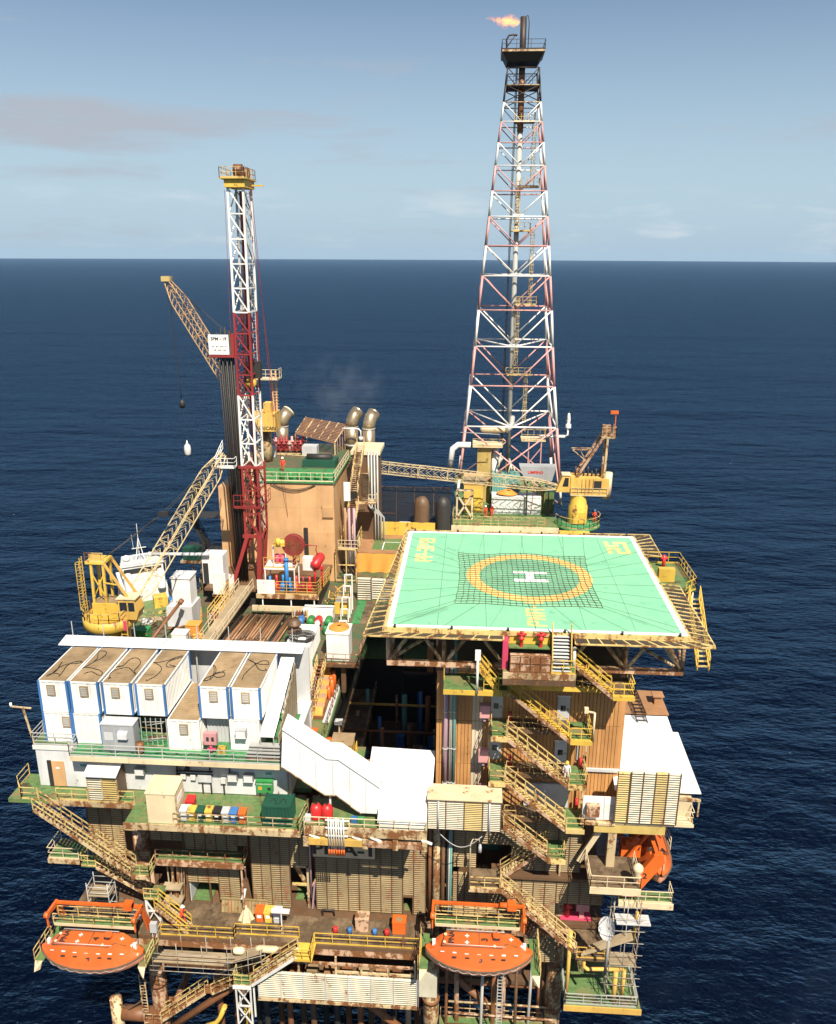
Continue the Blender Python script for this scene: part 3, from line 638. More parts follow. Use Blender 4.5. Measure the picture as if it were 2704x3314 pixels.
for i in range(14): y = 54.9+rnd.random()*1.2; z = 42.3+rnd.random()*2.0; MB().tube((-25.8+rnd.random()*.4, y, z), (-23.7-rnd.random()*.4, y+.2, z+rnd.uniform(-.2, .3)), .03, 6).build('tube', ('galv', 'rust', 'cream')[i % 3], t)
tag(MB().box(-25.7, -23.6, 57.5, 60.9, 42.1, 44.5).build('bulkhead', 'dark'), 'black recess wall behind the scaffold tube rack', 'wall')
t = thing('oil_drum', 'rusty brown drum standing beside the grey machine box', 'drum', (-25.55, 54.4, 42.1)); MB().lathe([(0, 0), (.3, 0), (.31, .3), (.3, .32), (.31, .6), (.3, .9), (0, .9)], (-25.55, 54.4, 42.1), 14).build('body', 'rust', t)
t = thing('fire_box', 'faded pink hose cabinet with two dark ports in front of the cabins', 'cabinet', (-19.8, 54.6, 42.1))
MB().box(-20.4, -19.35, 54.5, 54.9, 43.0, 44.0).build('cabinet', 'pink', t)
for x in (-20.15, -19.75): MB().box(x, x+.2, 54.47, 54.498, 43.35, 43.7).build('port', 'dark', t)
MB().tube((-19.9, 54.7, 42.1), (-19.9, 54.7, 43.0), .12, 8).bar((-20.2, 54.7, 42.5), (-19.5, 54.7, 42.5), .12).build('stand', 'magenta', t)
t = thing('yellow_crate', 'small yellow crate on the green balcony beside the pink cabinet', 'crate', (-19, 54.8, 42.1)); MB().box(-19.4, -18.8, 54.7, 55.2, 42.1, 42.55).build('body', 'yellow', t)
o = ac_unit(); o.location = (-17.5, 55.38, 43.5); o.scale = (1.1, 1, 1.2); o['label'] = 'pale air conditioner on the lower cabin beside the covered ramp'
# stack of white pipes/sheets leaning on the balcony end
for i in range(5):
    z = 42.15+i*.3; t = tag(MB().box(-17.0+.1*i, -14.1, 53.95, 54.5, z, z+.09).build('scaffold_board', 'galv' if i else 'pinkrust'), ('scaffold boards stacked at the balcony end, ' + ('pinkish lowest board', 'second board up', 'third board up', 'fourth board up', 'top board')[i]), 'board', 'boards stacked at the balcony end')
# lamp arm at the outer corner
t = thing('corner_lamp', 'cream lamp post with a level arm at the seaward corner of the cabins', 'lamp post', (-34.7, 55, 42)); MB().bar((-34.6, 55.0, 42.05), (-35.1, 55.0, 45.4), .12).bar((-36.0, 55.0, 45.45), (-34.4, 55.0, 45.35), .1).build('post', 'cream', t); MB().tube((-36.05, 55, 45.4), (-36.05, 55, 45.75), .1, 8).build('lamp', 'white', t)
# white strip roof behind the cabins
t = thing('walkway_roof', 'long narrow white sheet roof running behind the stacked cabins', 'roof', (-24, 62.3, 47.6))
for i in range(9): x = -35.2+i*2.38; MB().poly([(x+.01, 61.6, 47.55), (x+2.37, 61.6, 47.55), (x+2.37, 63.1, 47.75), (x+.01, 63.1, 47.75)], (0, 0, .06)).build('roof_sheet', 'whiteroof', t)
k = MB()
for i in range(8): x = -34.5+i*2.8; k.bar((x, 62.4, 42.1), (x, 62.4, 47.5), .1); k.bar((x, 63.0, 47.8), (x, 63.0, 49.2), .06); k.bar((x-.3, 61.7, 47.66), (x+.4, 63.05, 47.86), .05)
k.build('post', 'galv', t)
tag(MB().box(-34.5, -13.6, 63.3, 63.5, 38.1, 47.3).build('screen_wall', 'lightgrey'), 'grey sheet wall behind the stacked cabins under the narrow white roof', 'wall')
# covered ramp roof coming down beside the cabins
t = thing('ramp_cover', 'white sloping sheet roof over the ramp beside the innermost cabin', 'roof', (-15, 57.5, 44))
A, B = Vector((-15.55, 61.3, 47.3)), Vector((-15.75, 54.1, 44.15))
for i in range(4):
    p, q = A.lerp(B, i/4+.003), A.lerp(B, (i+1)/4-.003); MB().poly([p, p+Vector((1.15, 0, 0)), q+Vector((1.12, 0, 0)), q], (0, 0, .06)).build('roof_sheet', 'whiteroof', t)
k = MB()
for s in (0, .5, 1): p = A.lerp(B, s); k.bar((p.x+1.1, p.y, 42.1), (p.x+1.1, p.y, p.z), .08); k.bar((p.x+.05, p.y, 42.1), (p.x+.05, p.y, p.z), .08)
k.build('post', 'galv', t)
f = MB()
for i in range(9): y = 54.5+i*.75; f.box(-14.4, -14.3, y, y+.68, 42.1, 44.2+i*.33)
f.build('side_sheet', 'plank', t)
# white covered stair going down to the right
t = thing('covered_stair', 'white enclosed stairway stepping down from the balcony to the front walkway', 'stairway', (-10, 53, 38.2))
top = [(-13.5, 46.0), (-10.2, 43.6), (-9.35, 43.6), (-6.2, 41.25)]; bot = [(-13.75, 42.75), (-10.45, 40.4), (-9.6, 40.4), (-7.7, 38.85), (-6.2, 38.85)]
yF, yB = 52.5, 54.3
MB().add([(x, yF, z) for x, z in top]+[(x, yF, z) for x, z in bot[::-1]], [tuple(range(9))]).build('side_sheet', 'whiteroof', t)
MB().add([(x, yB, z) for x, z in top]+[(x, yB, z) for x, z in bot[::-1]], [tuple(range(9))]).build('side_sheet', 'whiteroof', t)
for i in range(3):
    (xa, za), (xb, zb) = top[i], top[i+1]
    MB().poly([(xa, yF-.12, za+.02), (xb, yF-.12, zb+.02), (xb, yB+.1, zb+.12), (xa, yB+.1, za+.12)], (0, 0, .06)).build('roof_sheet', 'whiteroof', t)
for i in range(3):
    (xa, za), (xb, zb) = bot[i], bot[i+1]
    MB().poly([(xa, yF-.02, za-.1), (xb, yF-.02, zb-.1), (xb, yB, zb-.1), (xa, yB, za-.1)], (0, 0, .1)).build('soffit', 'cream', t)
MB().bar((-10.15, 53, 38.2), (-10.15, 53, 40.3), .14).build('post', 'white', t)

for i in range(5):
    rnd = random.Random(60+i); x0 = -29+i*3.1; pts = [(x0+j*.26, 54.35+.22*math.sin(j*.9+i)+rnd.uniform(-.08, .08), 42.11+.02*(j % 3)) for j in range(14)]
    tag(MB().path(pts, .03, 5).build('cable', 'darkgreen' if i % 2 else 'black'), 'loose cable lying along the green balcony in front of the cabins', 'cable', 'loose cables on the green balcony')

container('green_container', 'dark green corrugated container at the inner end of the bin deck', 2.25, 1.7, 1.75, 'darkgreen', 'darkgreen', 'darkgreen', (-14.05, 51.4, 38.14))
t = thing('hose', 'black hose draped over the dark green container', 'hose', (-14, 52, 39.9)); MB().path([(-14.6+.1*i, 52.0+.35*math.sin(i*.8), 39.93+.01*(i % 2)) for i in range(14)], .03, 5).build('hose', 'black', t)
t = bpy.data.objects['covered_stair']
for x, z0, z1 in ((-12.3, 41.75, 45.0), (-11.1, 40.9, 44.15), (-9.8, 40.42, 43.5), (-8.5, 39.55, 42.85), (-7.3, 38.9, 41.95)): MB().box(x-.025, x+.025, yF-.03, yF-.005, z0, z1).build('batten', 'lightgrey', t)

# ================================================================== FRONT WALKWAY AND COVERED BRIDGE
t = structure(MB().box(-11.9, -2.6, 51.2, 55.0, 37.85, 38.15).build('front_walkway', 'green'))
MB().box(-11.9, -2.6, 51.08, 51.19, 37.75, 38.55).build('edge_beam', 'cream', t)
railing(t, [(-11.9, 51.3, 38.16), (-2.65, 51.3, 38.16)], 'creamclean', sp=1.2, kick=False)
MB().bar((-11.8, 51.1, 37.25), (-7.0, 51.1, 37.25), .3, .55).build('yellow_beam', 'amber', t)
MB().bar((-6.98, 51.1, 37.2), (-2.55, 51.1, 37.2), .3, .45).build('rusty_beam', 'pinkrust', t)
for x in (-11.5, -8.2, -6.8, -3.0): MB().bar((x, 51.1, 37.8), (x+.8, 51.1, 37.45), .14).build('bracket', 'white', t)
for x in (-11.75, -7.2, -4.9, -2.75): MB().box(x-.2, x+.2, 50.9, 51.05, 36.85, 37.7).build('bracket_plate', 'cream', t)
b = MB()
for x in (-11.6, -9.3, -7, -4.8, -2.8): b.bar((x, 51.2, 37.5), (x, 56, 37.5), .2, .4)
b.build('joist', 'brownsteel', t)
t = thing('loading_hose_rack', 'row of white loading hose pipes with orange ends hung on the walkway edge', 'hose rack', (-9.4, 50.8, 37))
for i in range(7):
    x = -9.95+i*.19; b = MB().tube((x, 50.85, 36.75), (x, 50.85, 39.6-.12*(i % 3)), .055, 8).build('hose_pipe', 'white', t); MB().tube((x, 50.85, 36.2), (x, 50.85, 36.74), .07, 8).build('coupling', 'orange', b)
MB().bar((-10.2, 50.95, 38.6), (-8.5, 50.95, 38.6), .1).bar((-10.2, 50.95, 37.9), (-8.5, 50.95, 37.9), .1).bar((-10.2, 50.95, 39.3), (-8.4, 50.95, 39.3), .08).build('rack', 'white', t)
for i, (x, m, lab) in enumerate([(-11.2, 'red', 'red plastic chemical tank on the front walkway beside the green container'), (-10.35, 'red', 'red plastic chemical tank behind the white hose pipes'), ]):
    t = thing('chemical_tank', lab, 'tank', (x, 52.6, 38.15), 'red tanks on the front walkway'); MB().lathe([(0, 0), (.42, 0), (.46, .1), (.46, .95), (.3, 1.2), (.12, 1.28), (0, 1.28)], (x, 52.6, 38.16), 14).build('body', m, t); MB().tube((x, 52.6, 39.4), (x, 52.6, 39.5), .12, 10).build('cap', 'black', t)
for x, m, lab in [(-8.2, 'blue', 'small blue crate on the front walkway beside the covered stair'), (-7.7, 'brightgreen', 'small green crate on the front walkway beside the covered stair'), (-11.8, 'lightgrey', 'small grey box on the front walkway beside the red tanks')]:
    t = thing('crate', lab, 'crate', (x, 52.3, 38.15)); MB().box(x-.22, x+.22, 52.1, 52.5, 38.16, 38.55).box(x-.24, x+.24, 52.08, 52.52, 38.5, 38.57).build('body', m, t)
# covered bridge
t = thing('covered_bridge', 'white flat-roofed covered bridge with louvred straw front joining stair and accommodation', 'covered walkway', (-2, 53, 38.2))
for i in range(3): x = -6.3+i*1.21; MB().poly([(x, 51.45, 38.85), (x+1.2, 51.45, 38.85), (x+1.2, 53.75, 40.62), (x, 53.75, 40.62)], (0, 0, .07)).build('roof_sheet', 'whiteroof', t)
MB().poly([(-2.66, 52.35, 40.45), (3.05, 52.35, 40.45), (3.05, 54.1, 40.6), (-2.66, 54.1, 40.6)], (0, 0, .07)).build('roof_sheet', 'creamclean', t)
MB().poly([(-7.4, 54.4, 40.62), (-2.3, 54.15, 40.62), (-2.3, 58.2, 40.8), (-7.5, 58.4, 40.8)], (0, 0, .07)).build('roof_sheet', 'whiteroof', t)
MB().poly([(-6.2, 53.76, 40.6), (-2.3, 53.76, 40.6), (-2.3, 54.14, 40.62), (-6.2, 54.4, 40.62)], (0, 0, .07)).build('roof_sheet', 'whiteroof', t)
MB().box(-6.2, -2.75, 51.6, 51.66, 38.2, 38.84).build('side_sheet', 'white', t); MB().poly([(-2.72, 51.7, 38.2), (-2.72, 53.7, 38.2), (-2.72, 53.7, 40.5), (-2.72, 51.7, 38.95)], (.06, 0, 0)).build('side_sheet', 'white', t)
louver_wall(t, -2.62, 3.0, 52.5, 37.7, 40.35, mats=['louverwhite', 'louverwhite', 'louveryellow', 'louverwhite'], pw=1.4, post='brownsteel', pitch=.17)
MB().tube((-1.8, 52.42, 37.4), (-1.8, 52.42, 40.3), .07, 8).tube((2.1, 52.42, 37.4), (2.1, 52.42, 40.3), .07, 8).build('post', 'lightgrey', t)
MB().box(-2.62, 3.0, 52.62, 54.5, 37.55, 37.7).build('floor', 'brownsteel', t)
MB().box(-7.2, -2.4, 54.5, 58.2, 37.75, 38.1).build('floor', 'green', t)
t = thing('hanging_hose', 'thin hose drooping under the louvred bridge front', 'hose', (0, 52.3, 37))
MB().path([(-1.6+i*.32, 52.3, 37.4-1.1*math.sin(math.pi*i/10)) for i in range(11)], .035, 6).build('hose', 'galv', t)

# ================================================================== LEFT FRONT STAIRS AND WALKWAYS
t = thing('long_stair', 'long cream stair flight descending from the white block to the landing', 'stairs', (-30, 53, 32))
flight(t, (-33.8, 52.2, 38.0), (-26.4, 52.2, 32.15), 1.0, 'cream', 'roofbrown', 'paleyellow')
ld = MB().box(-26.4, -24.9, 52.1, 53.4, 32.0, 32.12).build('landing', 'green', t); MB().box(-26.4, -24.9, 52.0, 52.09, 31.85, 32.2).build('edge_beam', 'cream', ld)
railing(t, [(-26.4, 52.1, 32.1), (-24.9, 52.1, 32.1), (-24.9, 53.4, 32.1)], 'paleyellow', sp=.7)
t = thing('middle_stair', 'cream stair flight below the long one, with a small square landing above', 'stairs', (-29, 54, 28.6))
MB().box(-31.6, -30.3, 54.0, 55.3, 31.0, 31.12).build('landing', 'green', t); railing(t, [(-31.6, 55.3, 31.1), (-31.6, 54.0, 31.1), (-30.3, 54.0, 31.1)], 'paleyellow', sp=.65)
flight(t, (-30.3, 54.0, 31.1), (-26.2, 54.0, 28.6), .95, 'cream', 'roofbrown', 'paleyellow')
MB().box(-26.2, -24.9, 53.4, 55.0, 28.5, 28.62).build('landing', 'green', t); railing(t, [(-26.2, 53.4, 28.6), (-25.0, 53.4, 28.6)], 'paleyellow', sp=.6)
k = MB()
for x in (-26.1, -25.0):
    k.bar((x, 53.5, 26), (x, 53.5, 28.5), .16)
k.bar((-26.1, 53.5, 26.2), (-25, 53.5, 28.3), .1).bar((-25, 53.5, 26.2), (-26.1, 53.5, 28.3), .1).bar((-26.1, 53.5, 27.3), (-25, 53.5, 27.3), .12); k.build('support', 'white', t)
t = thing('lower_stair', 'short cream stair flight on the lower deck with a red-suited worker on it', 'stairs', (-24, 52.6, 26))
flight(t, (-25.0, 52.6, 28.6), (-22.4, 52.6, 26.05), .95, 'cream', 'roofbrown', 'yellow')
wk2 = structure(MB().box(-25.3, -17.9, 54.4, 55.9, 31.5, 31.7).build('middle_walkway', 'green'))
MB().box(-25.35, -17.85, 54.28, 54.39, 31.3, 31.75).build('edge_beam', 'pinkrust', wk2); railing(wk2, [(-25.3, 54.45, 31.7), (-17.9, 54.45, 31.7), (-17.9, 55.8, 31.7)], 'pinkrust', sp=1.5)
MB().bar((-18.1, 54.5, 26), (-18.1, 54.5, 31.4), .14).bar((-17.8, 54.5, 31.4), (-18.2, 55.9, 28.5), .12).build('bracket', 'pinkrust', wk2)
bp = structure(MB().box(-35.0, -32.2, 55.0, 57.5, 30.6, 30.8).build('sea_side_balcony', 'green'))
MB().box(-35.0, -32.2, 54.9, 54.99, 30.4, 30.85).build('edge_beam', 'cream', bp); railing(bp, [(-35, 57.4, 30.8), (-35, 55.05, 30.8), (-32.3, 55.05, 30.8)], 'creamclean', sp=1.1)
t = thing('cable_trough', 'short grey ribbed panel leaning on the lower deck in front of the louvre wall', 'panel', (-18.6, 55.2, 26))
for i in range(14): x = -20.3+i*.29; MB().poly([(x, 55.05, 26.05), (x+.26, 55.05, 26.05), (x+.26, 55.4, 27.2), (x, 55.4, 27.2)], (0, .06, 0)).build('slat', 'brownsheet' if i % 5 == 2 else 'louver', t)
MB().bar((-20.4, 55.35, 27.25), (-16.2, 55.35, 27.25), .12).build('top_rail', 'louver', t)
t = thing('canvas_cover', 'cream canvas cover draped to a point over a bollard on the lower deck', 'cover', (-18.0, 54.6, 26))
b = MB(); n = 14; prof = [(.62, 0), (.5, .35), (.3, .85), (.13, 1.15), (.1, 1.3), (0, 1.33)]; vs = []
for r, h in prof:
    for i in range(n): a = 2*math.pi*i/n; rr = r*(1+.16*math.cos(a*7)*(1-h/1.5)); vs.append((-18.0+rr*math.cos(a), 54.6+rr*math.sin(a), 26+h))
b.add(vs, [(j*n+i, j*n+(i+1) % n, (j+1)*n+(i+1) % n, (j+1)*n+i) for j in range(len(prof)-1) for i in range(n)]); b.build('canvas', 'creamclean', t)
G = 'wheelie bins on the lower deck'
for x, m, lab in [(-16.75, 'orange', 'orange wheelie bin on the lower deck between the canvas cover and a yellow bin'), (-16.0, 'yellow', 'yellow wheelie bin on the lower deck between the orange and the white bin'), (-15.25, 'lightgrey', 'pale grey wheelie bin on the lower deck under the white lamp bar')]:
    o = bin_thing(m, m); o.location = (x, 54.5, 25.99); o['label'] = lab; o['group'] = G; o.scale = (1.05, 1.05, 1.1)
t = thing('lamp_bar', 'white T-shaped lamp bar standing at the lower deck rail', 'lamp post', (-14.6, 53.2, 26)); MB().bar((-14.6, 53.2, 26), (-14.6, 53.2, 28.2), .09).build('post', 'white', t); MB().box(-15.4, -13.9, 53.05, 53.4, 28.2, 28.4).build('lamp', 'whiteroof', t)
t = thing('flood_light', 'white flood light on a bracket in front of the louvre corner', 'flood light', (-18.2, 54.6, 28)); MB().poly([(-18.35, 54.5, 28.0), (-18.0, 54.5, 28.2), (-17.85, 54.5, 29.0), (-18.1, 54.5, 29.0)], (0, .2, 0)).build('lamp', 'white', t)
# lower deck equipment, left
t = thing('scaffold_tower', 'small scaffold tower with a plank deck beside the middle stair', 'scaffold', (-30, 54, 26))
k = MB()
for x in (-31.0, -29.2):
    for y in (53.3, 54.6): k.tube((x, y, 26), (x, y, 30.0), .04, 6)
for z in (27, 28, 29, 29.6):
    k.tube((-31, 53.3, z), (-29.2, 53.3, z), .035, 6).tube((-31, 54.6, z), (-29.2, 54.6, z), .035, 6).tube((-31, 53.3, z), (-31, 54.6, z), .035, 6).tube((-29.2, 53.3, z), (-29.2, 54.6, z), .035, 6)
k.build('tube_frame', 'galv', t)
for i in range(5): MB().box(-31, -29.2, 53.32+i*.26, 53.55+i*.26, 28.62, 28.68).build('plank', 'plank', t)
t = thing('winch', 'white capped winch drum on the lower deck beside the stair support', 'winch', (-27.1, 53.4, 26)); MB().box(-27.6, -26.6, 53.2, 53.8, 26.6, 26.95).box(-27.45, -27.35, 53.25, 53.75, 26.0, 26.6).box(-26.85, -26.75, 53.25, 53.75, 26, 26.6).build('frame', 'whiteroof', t); MB().tube((-27.5, 53.0, 26.35), (-26.7, 53.0, 26.35), .28, 12).build('drum', 'black', t)
t = thing('control_cabinet', 'pale grey control cabinet standing at the foot of the stair support', 'cabinet', (-24.9, 51.9, 26)); MB().box(-25.3, -24.75, 51.9, 52.25, 26.6, 27.5).build('cabinet', 'lightgrey', t); MB().bar((-25.2, 52.1, 26), (-25.2, 52.1, 26.6), .08).bar((-24.85, 52.1, 26), (-24.85, 52.1, 26.6), .08).build('stand', 'lightgrey', t)
t = thing('timber_stack', 'leaning timber and poles under the rusty middle walkway', 'timber', (-24.2, 55.4, 26))
rnd = random.Random(3)
for i in range(12): x = -25.2+rnd.random()*1.7; MB().bar((x, 55.2+rnd.random()*.4, 27.2), (x+rnd.uniform(-.5, .5), 55.6, 30.2+rnd.random()*.8), .09).build('pole', ('plank', 'pinkrust', 'rust')[i % 3], t)
MB().box(-25.2, -23.6, 54.6, 55.5, 27.0, 27.2).build('shelf', 'plank', t); MB().box(-25.2, -23.6, 54.7, 55.5, 28.4, 28.55).build('shelf', 'plank', t)
for x, m, lab, z in [(-8.0, 'pinkrust', 'pinkish square tank standing behind the yellow rail of the lower deck', 1.25), (-4.9, 'orange', 'orange square bin behind the yellow rail near the dark door', 1.1)]:
    t = thing('square_tank', lab, 'tank', (x, 54.2, 26)); MB().box(x-.55, x+.55, 53.8, 54.7, 26.0, 26+z).build('body', m, t); MB().box(x-.58, x+.58, 53.77, 54.73, 26+z+.001, 26+z+.06).build('lid', m, t); MB().tube((x, 54.2, 26+z+.06), (x, 54.2, 26+z+.1), .25, 12).build('hatch', 'roofbrown', t)
for x, m, lab in [(-9.0, 'blue', 'small blue drum behind the yellow rail beside the pinkish tank'), (-6.9, 'blue', 'small blue drum behind the yellow rail between the two square tanks'), (-5.9, 'red', 'red extinguisher cylinder behind the yellow rail near the orange bin'), (-10.2, 'red', 'red valve wheel box behind the yellow rail near the rail corner')]:
    t = thing('drum', lab, 'drum', (x, 53.6, 26)); MB().lathe([(0, 0), (.2, 0), (.2, .55), (.15, .6), (0, .6)], (x, 53.6, 26.0), 10).build('body', m, t)
t = thing('pipe_stub', 'dark square pipe frame lying against the louvre wall foot', 'pipe', (-11, 55.3, 26)); MB().path([(-11.6, 55.4, 26), (-11.6, 55.4, 26.6), (-10.6, 55.4, 26.6), (-10.6, 55.4, 26)], .08, 6).build('pipe', 'dark', t)

# ================================================================== LIFEBOATS
def lifeboat_parts(t, num):
    st = [-4.2, -4.05, -3.75, -3.2, -2.4, -1.2, 0, 1.2, 2.4, 3.2, 3.75, 4.05, 4.2]
    def B(x): return 1.5*max(0.0, 1-(abs(x)/4.22)**2.5)**.72 + .05
    def sheer(x): return 1.08+.5*(abs(x)/4.2)**2.2
    hs, cs = [], []
    H = [(0, 0), (.45, .12), (.8, .5), (.95, 1.0), (1.0, 1.42)]
    for x in st:
        e = (abs(x)/4.2)**3; bb, sz = B(x), sheer(x)
        hs.append([(bb*u, sz*(e*.62+(1-e*.62)*v/1.42)) for u, v in H])
        top = max(.12, (2.66-sz)*min(1, max(0, (3.95-abs(x))/1.15))**.8)
        cs.append([(bb*1.0, sz+.06), (bb*.96, sz+.15), (bb*.93, sz+.24), (bb*.56, sz+.14+top*.97), (0, sz+.14+top)])
    def strip(m, rows, side):
        k = len(rows[0]); vs = [(x, side*y, z) for x, r in zip(st, rows) for y, z in r]
        return m.add(vs, [(i*k+j, i*k+j+1, (i+1)*k+j+1, (i+1)*k+j) for i in range(len(st)-1) for j in range(k-1)], True)
    def loft(rows):
        m = MB(); k = len(rows[0]); vs = []
        for x, r in zip(st, rows):
            full = [(x, -y, z) for y, z in r] + [(x, y, z) for y, z in r[::-1]]; vs += full
        K = 2*k; fs = [(i*K+j, i*K+j+1, (i+1)*K+j+1, (i+1)*K+j) for i in range(len(st)-1) for j in range(K-1)]
        o = [tuple(range(K)), tuple((len(st)-1)*K+j for j in reversed(range(K)))]
        return m.add(vs, fs+o, True)
    # hull rows run keel to gunwale on both sides: reverse so that the loft is closed at the keel
    loft([r[::-1] for r in hs]).build('hull', 'boathull', t); cm = MB()
    for sd in (-1, 1): strip(cm, [r[:3] for r in cs], sd); strip(cm, [r[2:4] for r in cs], sd)
    strip(cm, [[(-r[3][0], r[3][1])]+[(0, r[4][1])]+[(r[3][0], r[3][1])] for r in cs], 1); cm.build('canopy', 'boat', t)
    for s in (-1, 1): MB().path([(x, s*(B(x)+.02), sheer(x)+.03) for x in st], .075, 6).build('fender', 'rope', t)
    zt = 2.8
    hp = MB(); hp.add([(-2.9, -.75, zt-.09), (1.9, -.75, zt-.09), (2.2, -.5, zt-.02), (2.2, .5, zt-.02), (-2.9, .5, zt-.02)], [(0, 1, 2, 3, 4)]); 
    c = MB()
    for p, q in [((-2.9, -.8, zt-.03), (1.7, -.8, zt-.03)), ((1.7, -.8, zt-.03), (2.1, -.4, zt+.02)), ((-2.9, -.8, zt-.03), (-2.6, .6, zt+.03)), ((2.1, -.4, zt+.02), (3.0, -.4, zt-.2)), ((0, -.8, zt-.03), (0, .6, zt+.04)), ((-2.6, .6, zt+.05), (2.1, .6, zt+.05))]: c.bar(p, q, .05)
    c.build('roof_seam', 'brownsteel', t)
    return zt
def boat_marks(t, num, zt):
    text('PNA', .62, 'dark', t, (-2.15, .0, zt+.05), (0, 0, R(90)), bold=.02); text(num, .7, 'dark', t, (.45, -.1, zt+.05), (0, 0, R(90)), bold=.02)
    text(num, .62, 'dark', t, (.15, -1.19, 1.95), (R(62), 0, 0), bold=.02)
    for x, y in ((-.95, .2), (-.95, -.45), (2.5, .1), (3.35, -.1)):
        z = zt+.04 if x < 2 else (zt-.02 if x < 3 else zt-.42); m = MB(); m.box(x-.17, x+.17, y-.04, y+.04, z, z+.02).box(x-.04, x+.04, y-.17, y+.17, z+.001, z+.021); m.build('reflective_cross', 'whiteroof', t)
    for x, y in ((-2.65, .25), (-2.7, -.5), (1.2, -.65)): MB().tube((x, y, zt+.0), (x, y, zt+.06), .12, 10).build('vent_cap', 'creamclean', t)
    for i in range(7): x = -3.0+i*.95; MB().box(x, x+.3, -1.05+.12*(abs(x)/3)**3, -.9, 2.26, 2.33).build('reflective_strip', 'whiteroof', t)
    for i in range(8):
        x = -3.2+i*.8; yy = lambda q: -1.53*max(.05, 1-(abs(q)/4.22)**2.5)**.72-.05; m = MB().path([(x+.08*k, yy(x+.08*k), 1.06+.5*(abs(x+.08*k)/4.2)**2.2-.22*math.sin(math.pi*k/10)) for k in range(11)], .012, 4); m.build('grab_line', 'whiteroof', t)
def boat_fittings(t, zt):
    for x in (-3.55, 3.55): MB().box(x-.12, x+.12, -.12, .12, 1.9, 2.5).build('lifting_hook', 'white', t)
    for x in (-1.9, -.9, 1.1, 1.9): MB().box(x-.16, x+.16, -.06, .06, 2.0, 2.05).build('port', 'dark', t).location = (0, -1.16, .02)
    MB().tube((1.35, .15, zt), (1.35, .15, zt+.35), .3, 12).build('steering_dome', 'boat', t); MB().box(1.1, 1.6, -.16, -.12, zt+.08, zt+.28).build('dome_window', 'glass', t)
    for y in (-.72, .72): MB().tube((-2.6, y, zt+.06), (2.0, y, zt+.06), .025, 6).build('grab_rail', 'lightgrey', t)
def davit(t, L=7.2, w=1.0):
    """embarkation walk and orange beam behind the boat, local frame of the boat"""
    MB().box(-3.5, 3.2, 1.0, 1.75, 3.0, 3.12).build('walk', 'green', t); MB().box(-3.5, 3.2, .88, .94, 2.95, 3.2).build('walk_edge', 'creamclean', t)
    railing(t, [(-3.5, .92, 3.12), (3.2, .92, 3.12)], 'paleyellow', sp=1.5, h=1.0, kick=False); railing(t, [(-3.5, 1.75, 3.12), (3.2, 1.75, 3.12)], 'paleyellow', sp=1.5, h=1.0, kick=False)
    MB().bar((-3.8, 1.9, 4.35), (3.6, 1.9, 4.35), .2, .22).build('beam', 'orange', t)
    for x in (-3.7, 3.5):
        MB().poly([(x-.1, .3, 4.3), (x-.1, .6, 4.55), (x-.1, 2.1, 4.45), (x-.1, 3.3, 1.2), (x-.1, 2.6, 1.2), (x-.1, 1.8, 4.0)], (.2, 0, 0)).build('arm', 'orange', t)
        MB().bar((x, .45, 4.5), (x, .45, 3.2), .12).tube((x-.16, .45, 4.4), (x+.16, .45, 4.4), .26, 12).build('pulley_block', 'orange', t)
        MB().tube((x, .4, 2.4), (x, .45, 3.2), .03, 6).build('fall_wire', 'dark', t)
    m = MB().tube((1.6, 1.7, 4.6), (2.9, 1.7, 4.6), .22, 10).box(2.2, 2.9, 1.4, 2.0, 4.3, 4.9); m.build('winch', 'orange', t)
for (loc, rz, num, lab, lab2) in [((1.6, 51.0, 26.0), 0, '3', 'orange enclosed lifeboat marked PNA 3 hanging below the stair tower', 'orange davit frame with pale walk at the foot of the stair tower'),
                            ((-29.4, 50.2, 24.7), 0, '4', 'orange enclosed lifeboat marked PNA 4 hanging at the seaward corner', 'orange davit frame with pale walk at the seaward corner of the platform')]:
    t = thing('lifeboat', lab, 'lifeboat', loc, 'enclosed orange lifeboats', local=True); t.rotation_euler = (0, 0, rz); zt = lifeboat_parts(t, num); boat_marks(t, num, zt); boat_fittings(t, zt)
    t = thing('davit', lab2, 'davit', loc, 'lifeboat davits', local=True); davit(t)
t = thing('lifeboat', 'orange enclosed lifeboat marked PNA 2 hanging on the far right side, end on', 'lifeboat', (16.35, 59.8, 30.0), 'enclosed orange lifeboats', local=True); t.rotation_euler = (0, 0, R(90)); zt = lifeboat_parts(t, '2')
text('PNA', .8, 'dark', t, (-2.6, .1, zt+.06), (0, 0, R(-90)), bold=.02); text('2', .6, 'dark', t, (-1.7, .1, zt+.06), (0, 0, R(-90)), bold=.02)
MB().box(-3.6, -3.2, -.25, .25, 2.3, 2.7).build('end_hatch', 'dark', t)
t = thing('davit', 'massive orange slanting davit arm marked 2 beside the far lifeboat', 'davit', (15, 55, 30))
MB().poly([(13.2, 55.0, 30.1), (14.3, 55.0, 30.1), (16.4, 55.0, 33.5), (16.2, 55.0, 34.2), (15.5, 55.0, 34.1)], (0, .5, 0)).build('arm', 'orange', t)
text('2', .75, 'dark', t, (14.9, 54.985, 32.1), FRONT, bold=.02)
MB().poly([(13.2, 62.0, 30.1), (14.3, 62.0, 30.1), (16.4, 62.0, 33.5), (16.2, 62.0, 34.2), (15.5, 62.0, 34.1)], (0, .5, 0)).build('arm', 'orange', t)
MB().bar((15.7, 55.2, 34.2), (15.5, 62.5, 34.2), .3).build('beam', 'orange', t)
MB().tube((13.6, 57.5, 33.2), (14.9, 57.5, 33.2), .45, 14).box(13.3, 14.9, 57.0, 58.2, 32.2, 33.3).build('winch', 'orange', t)
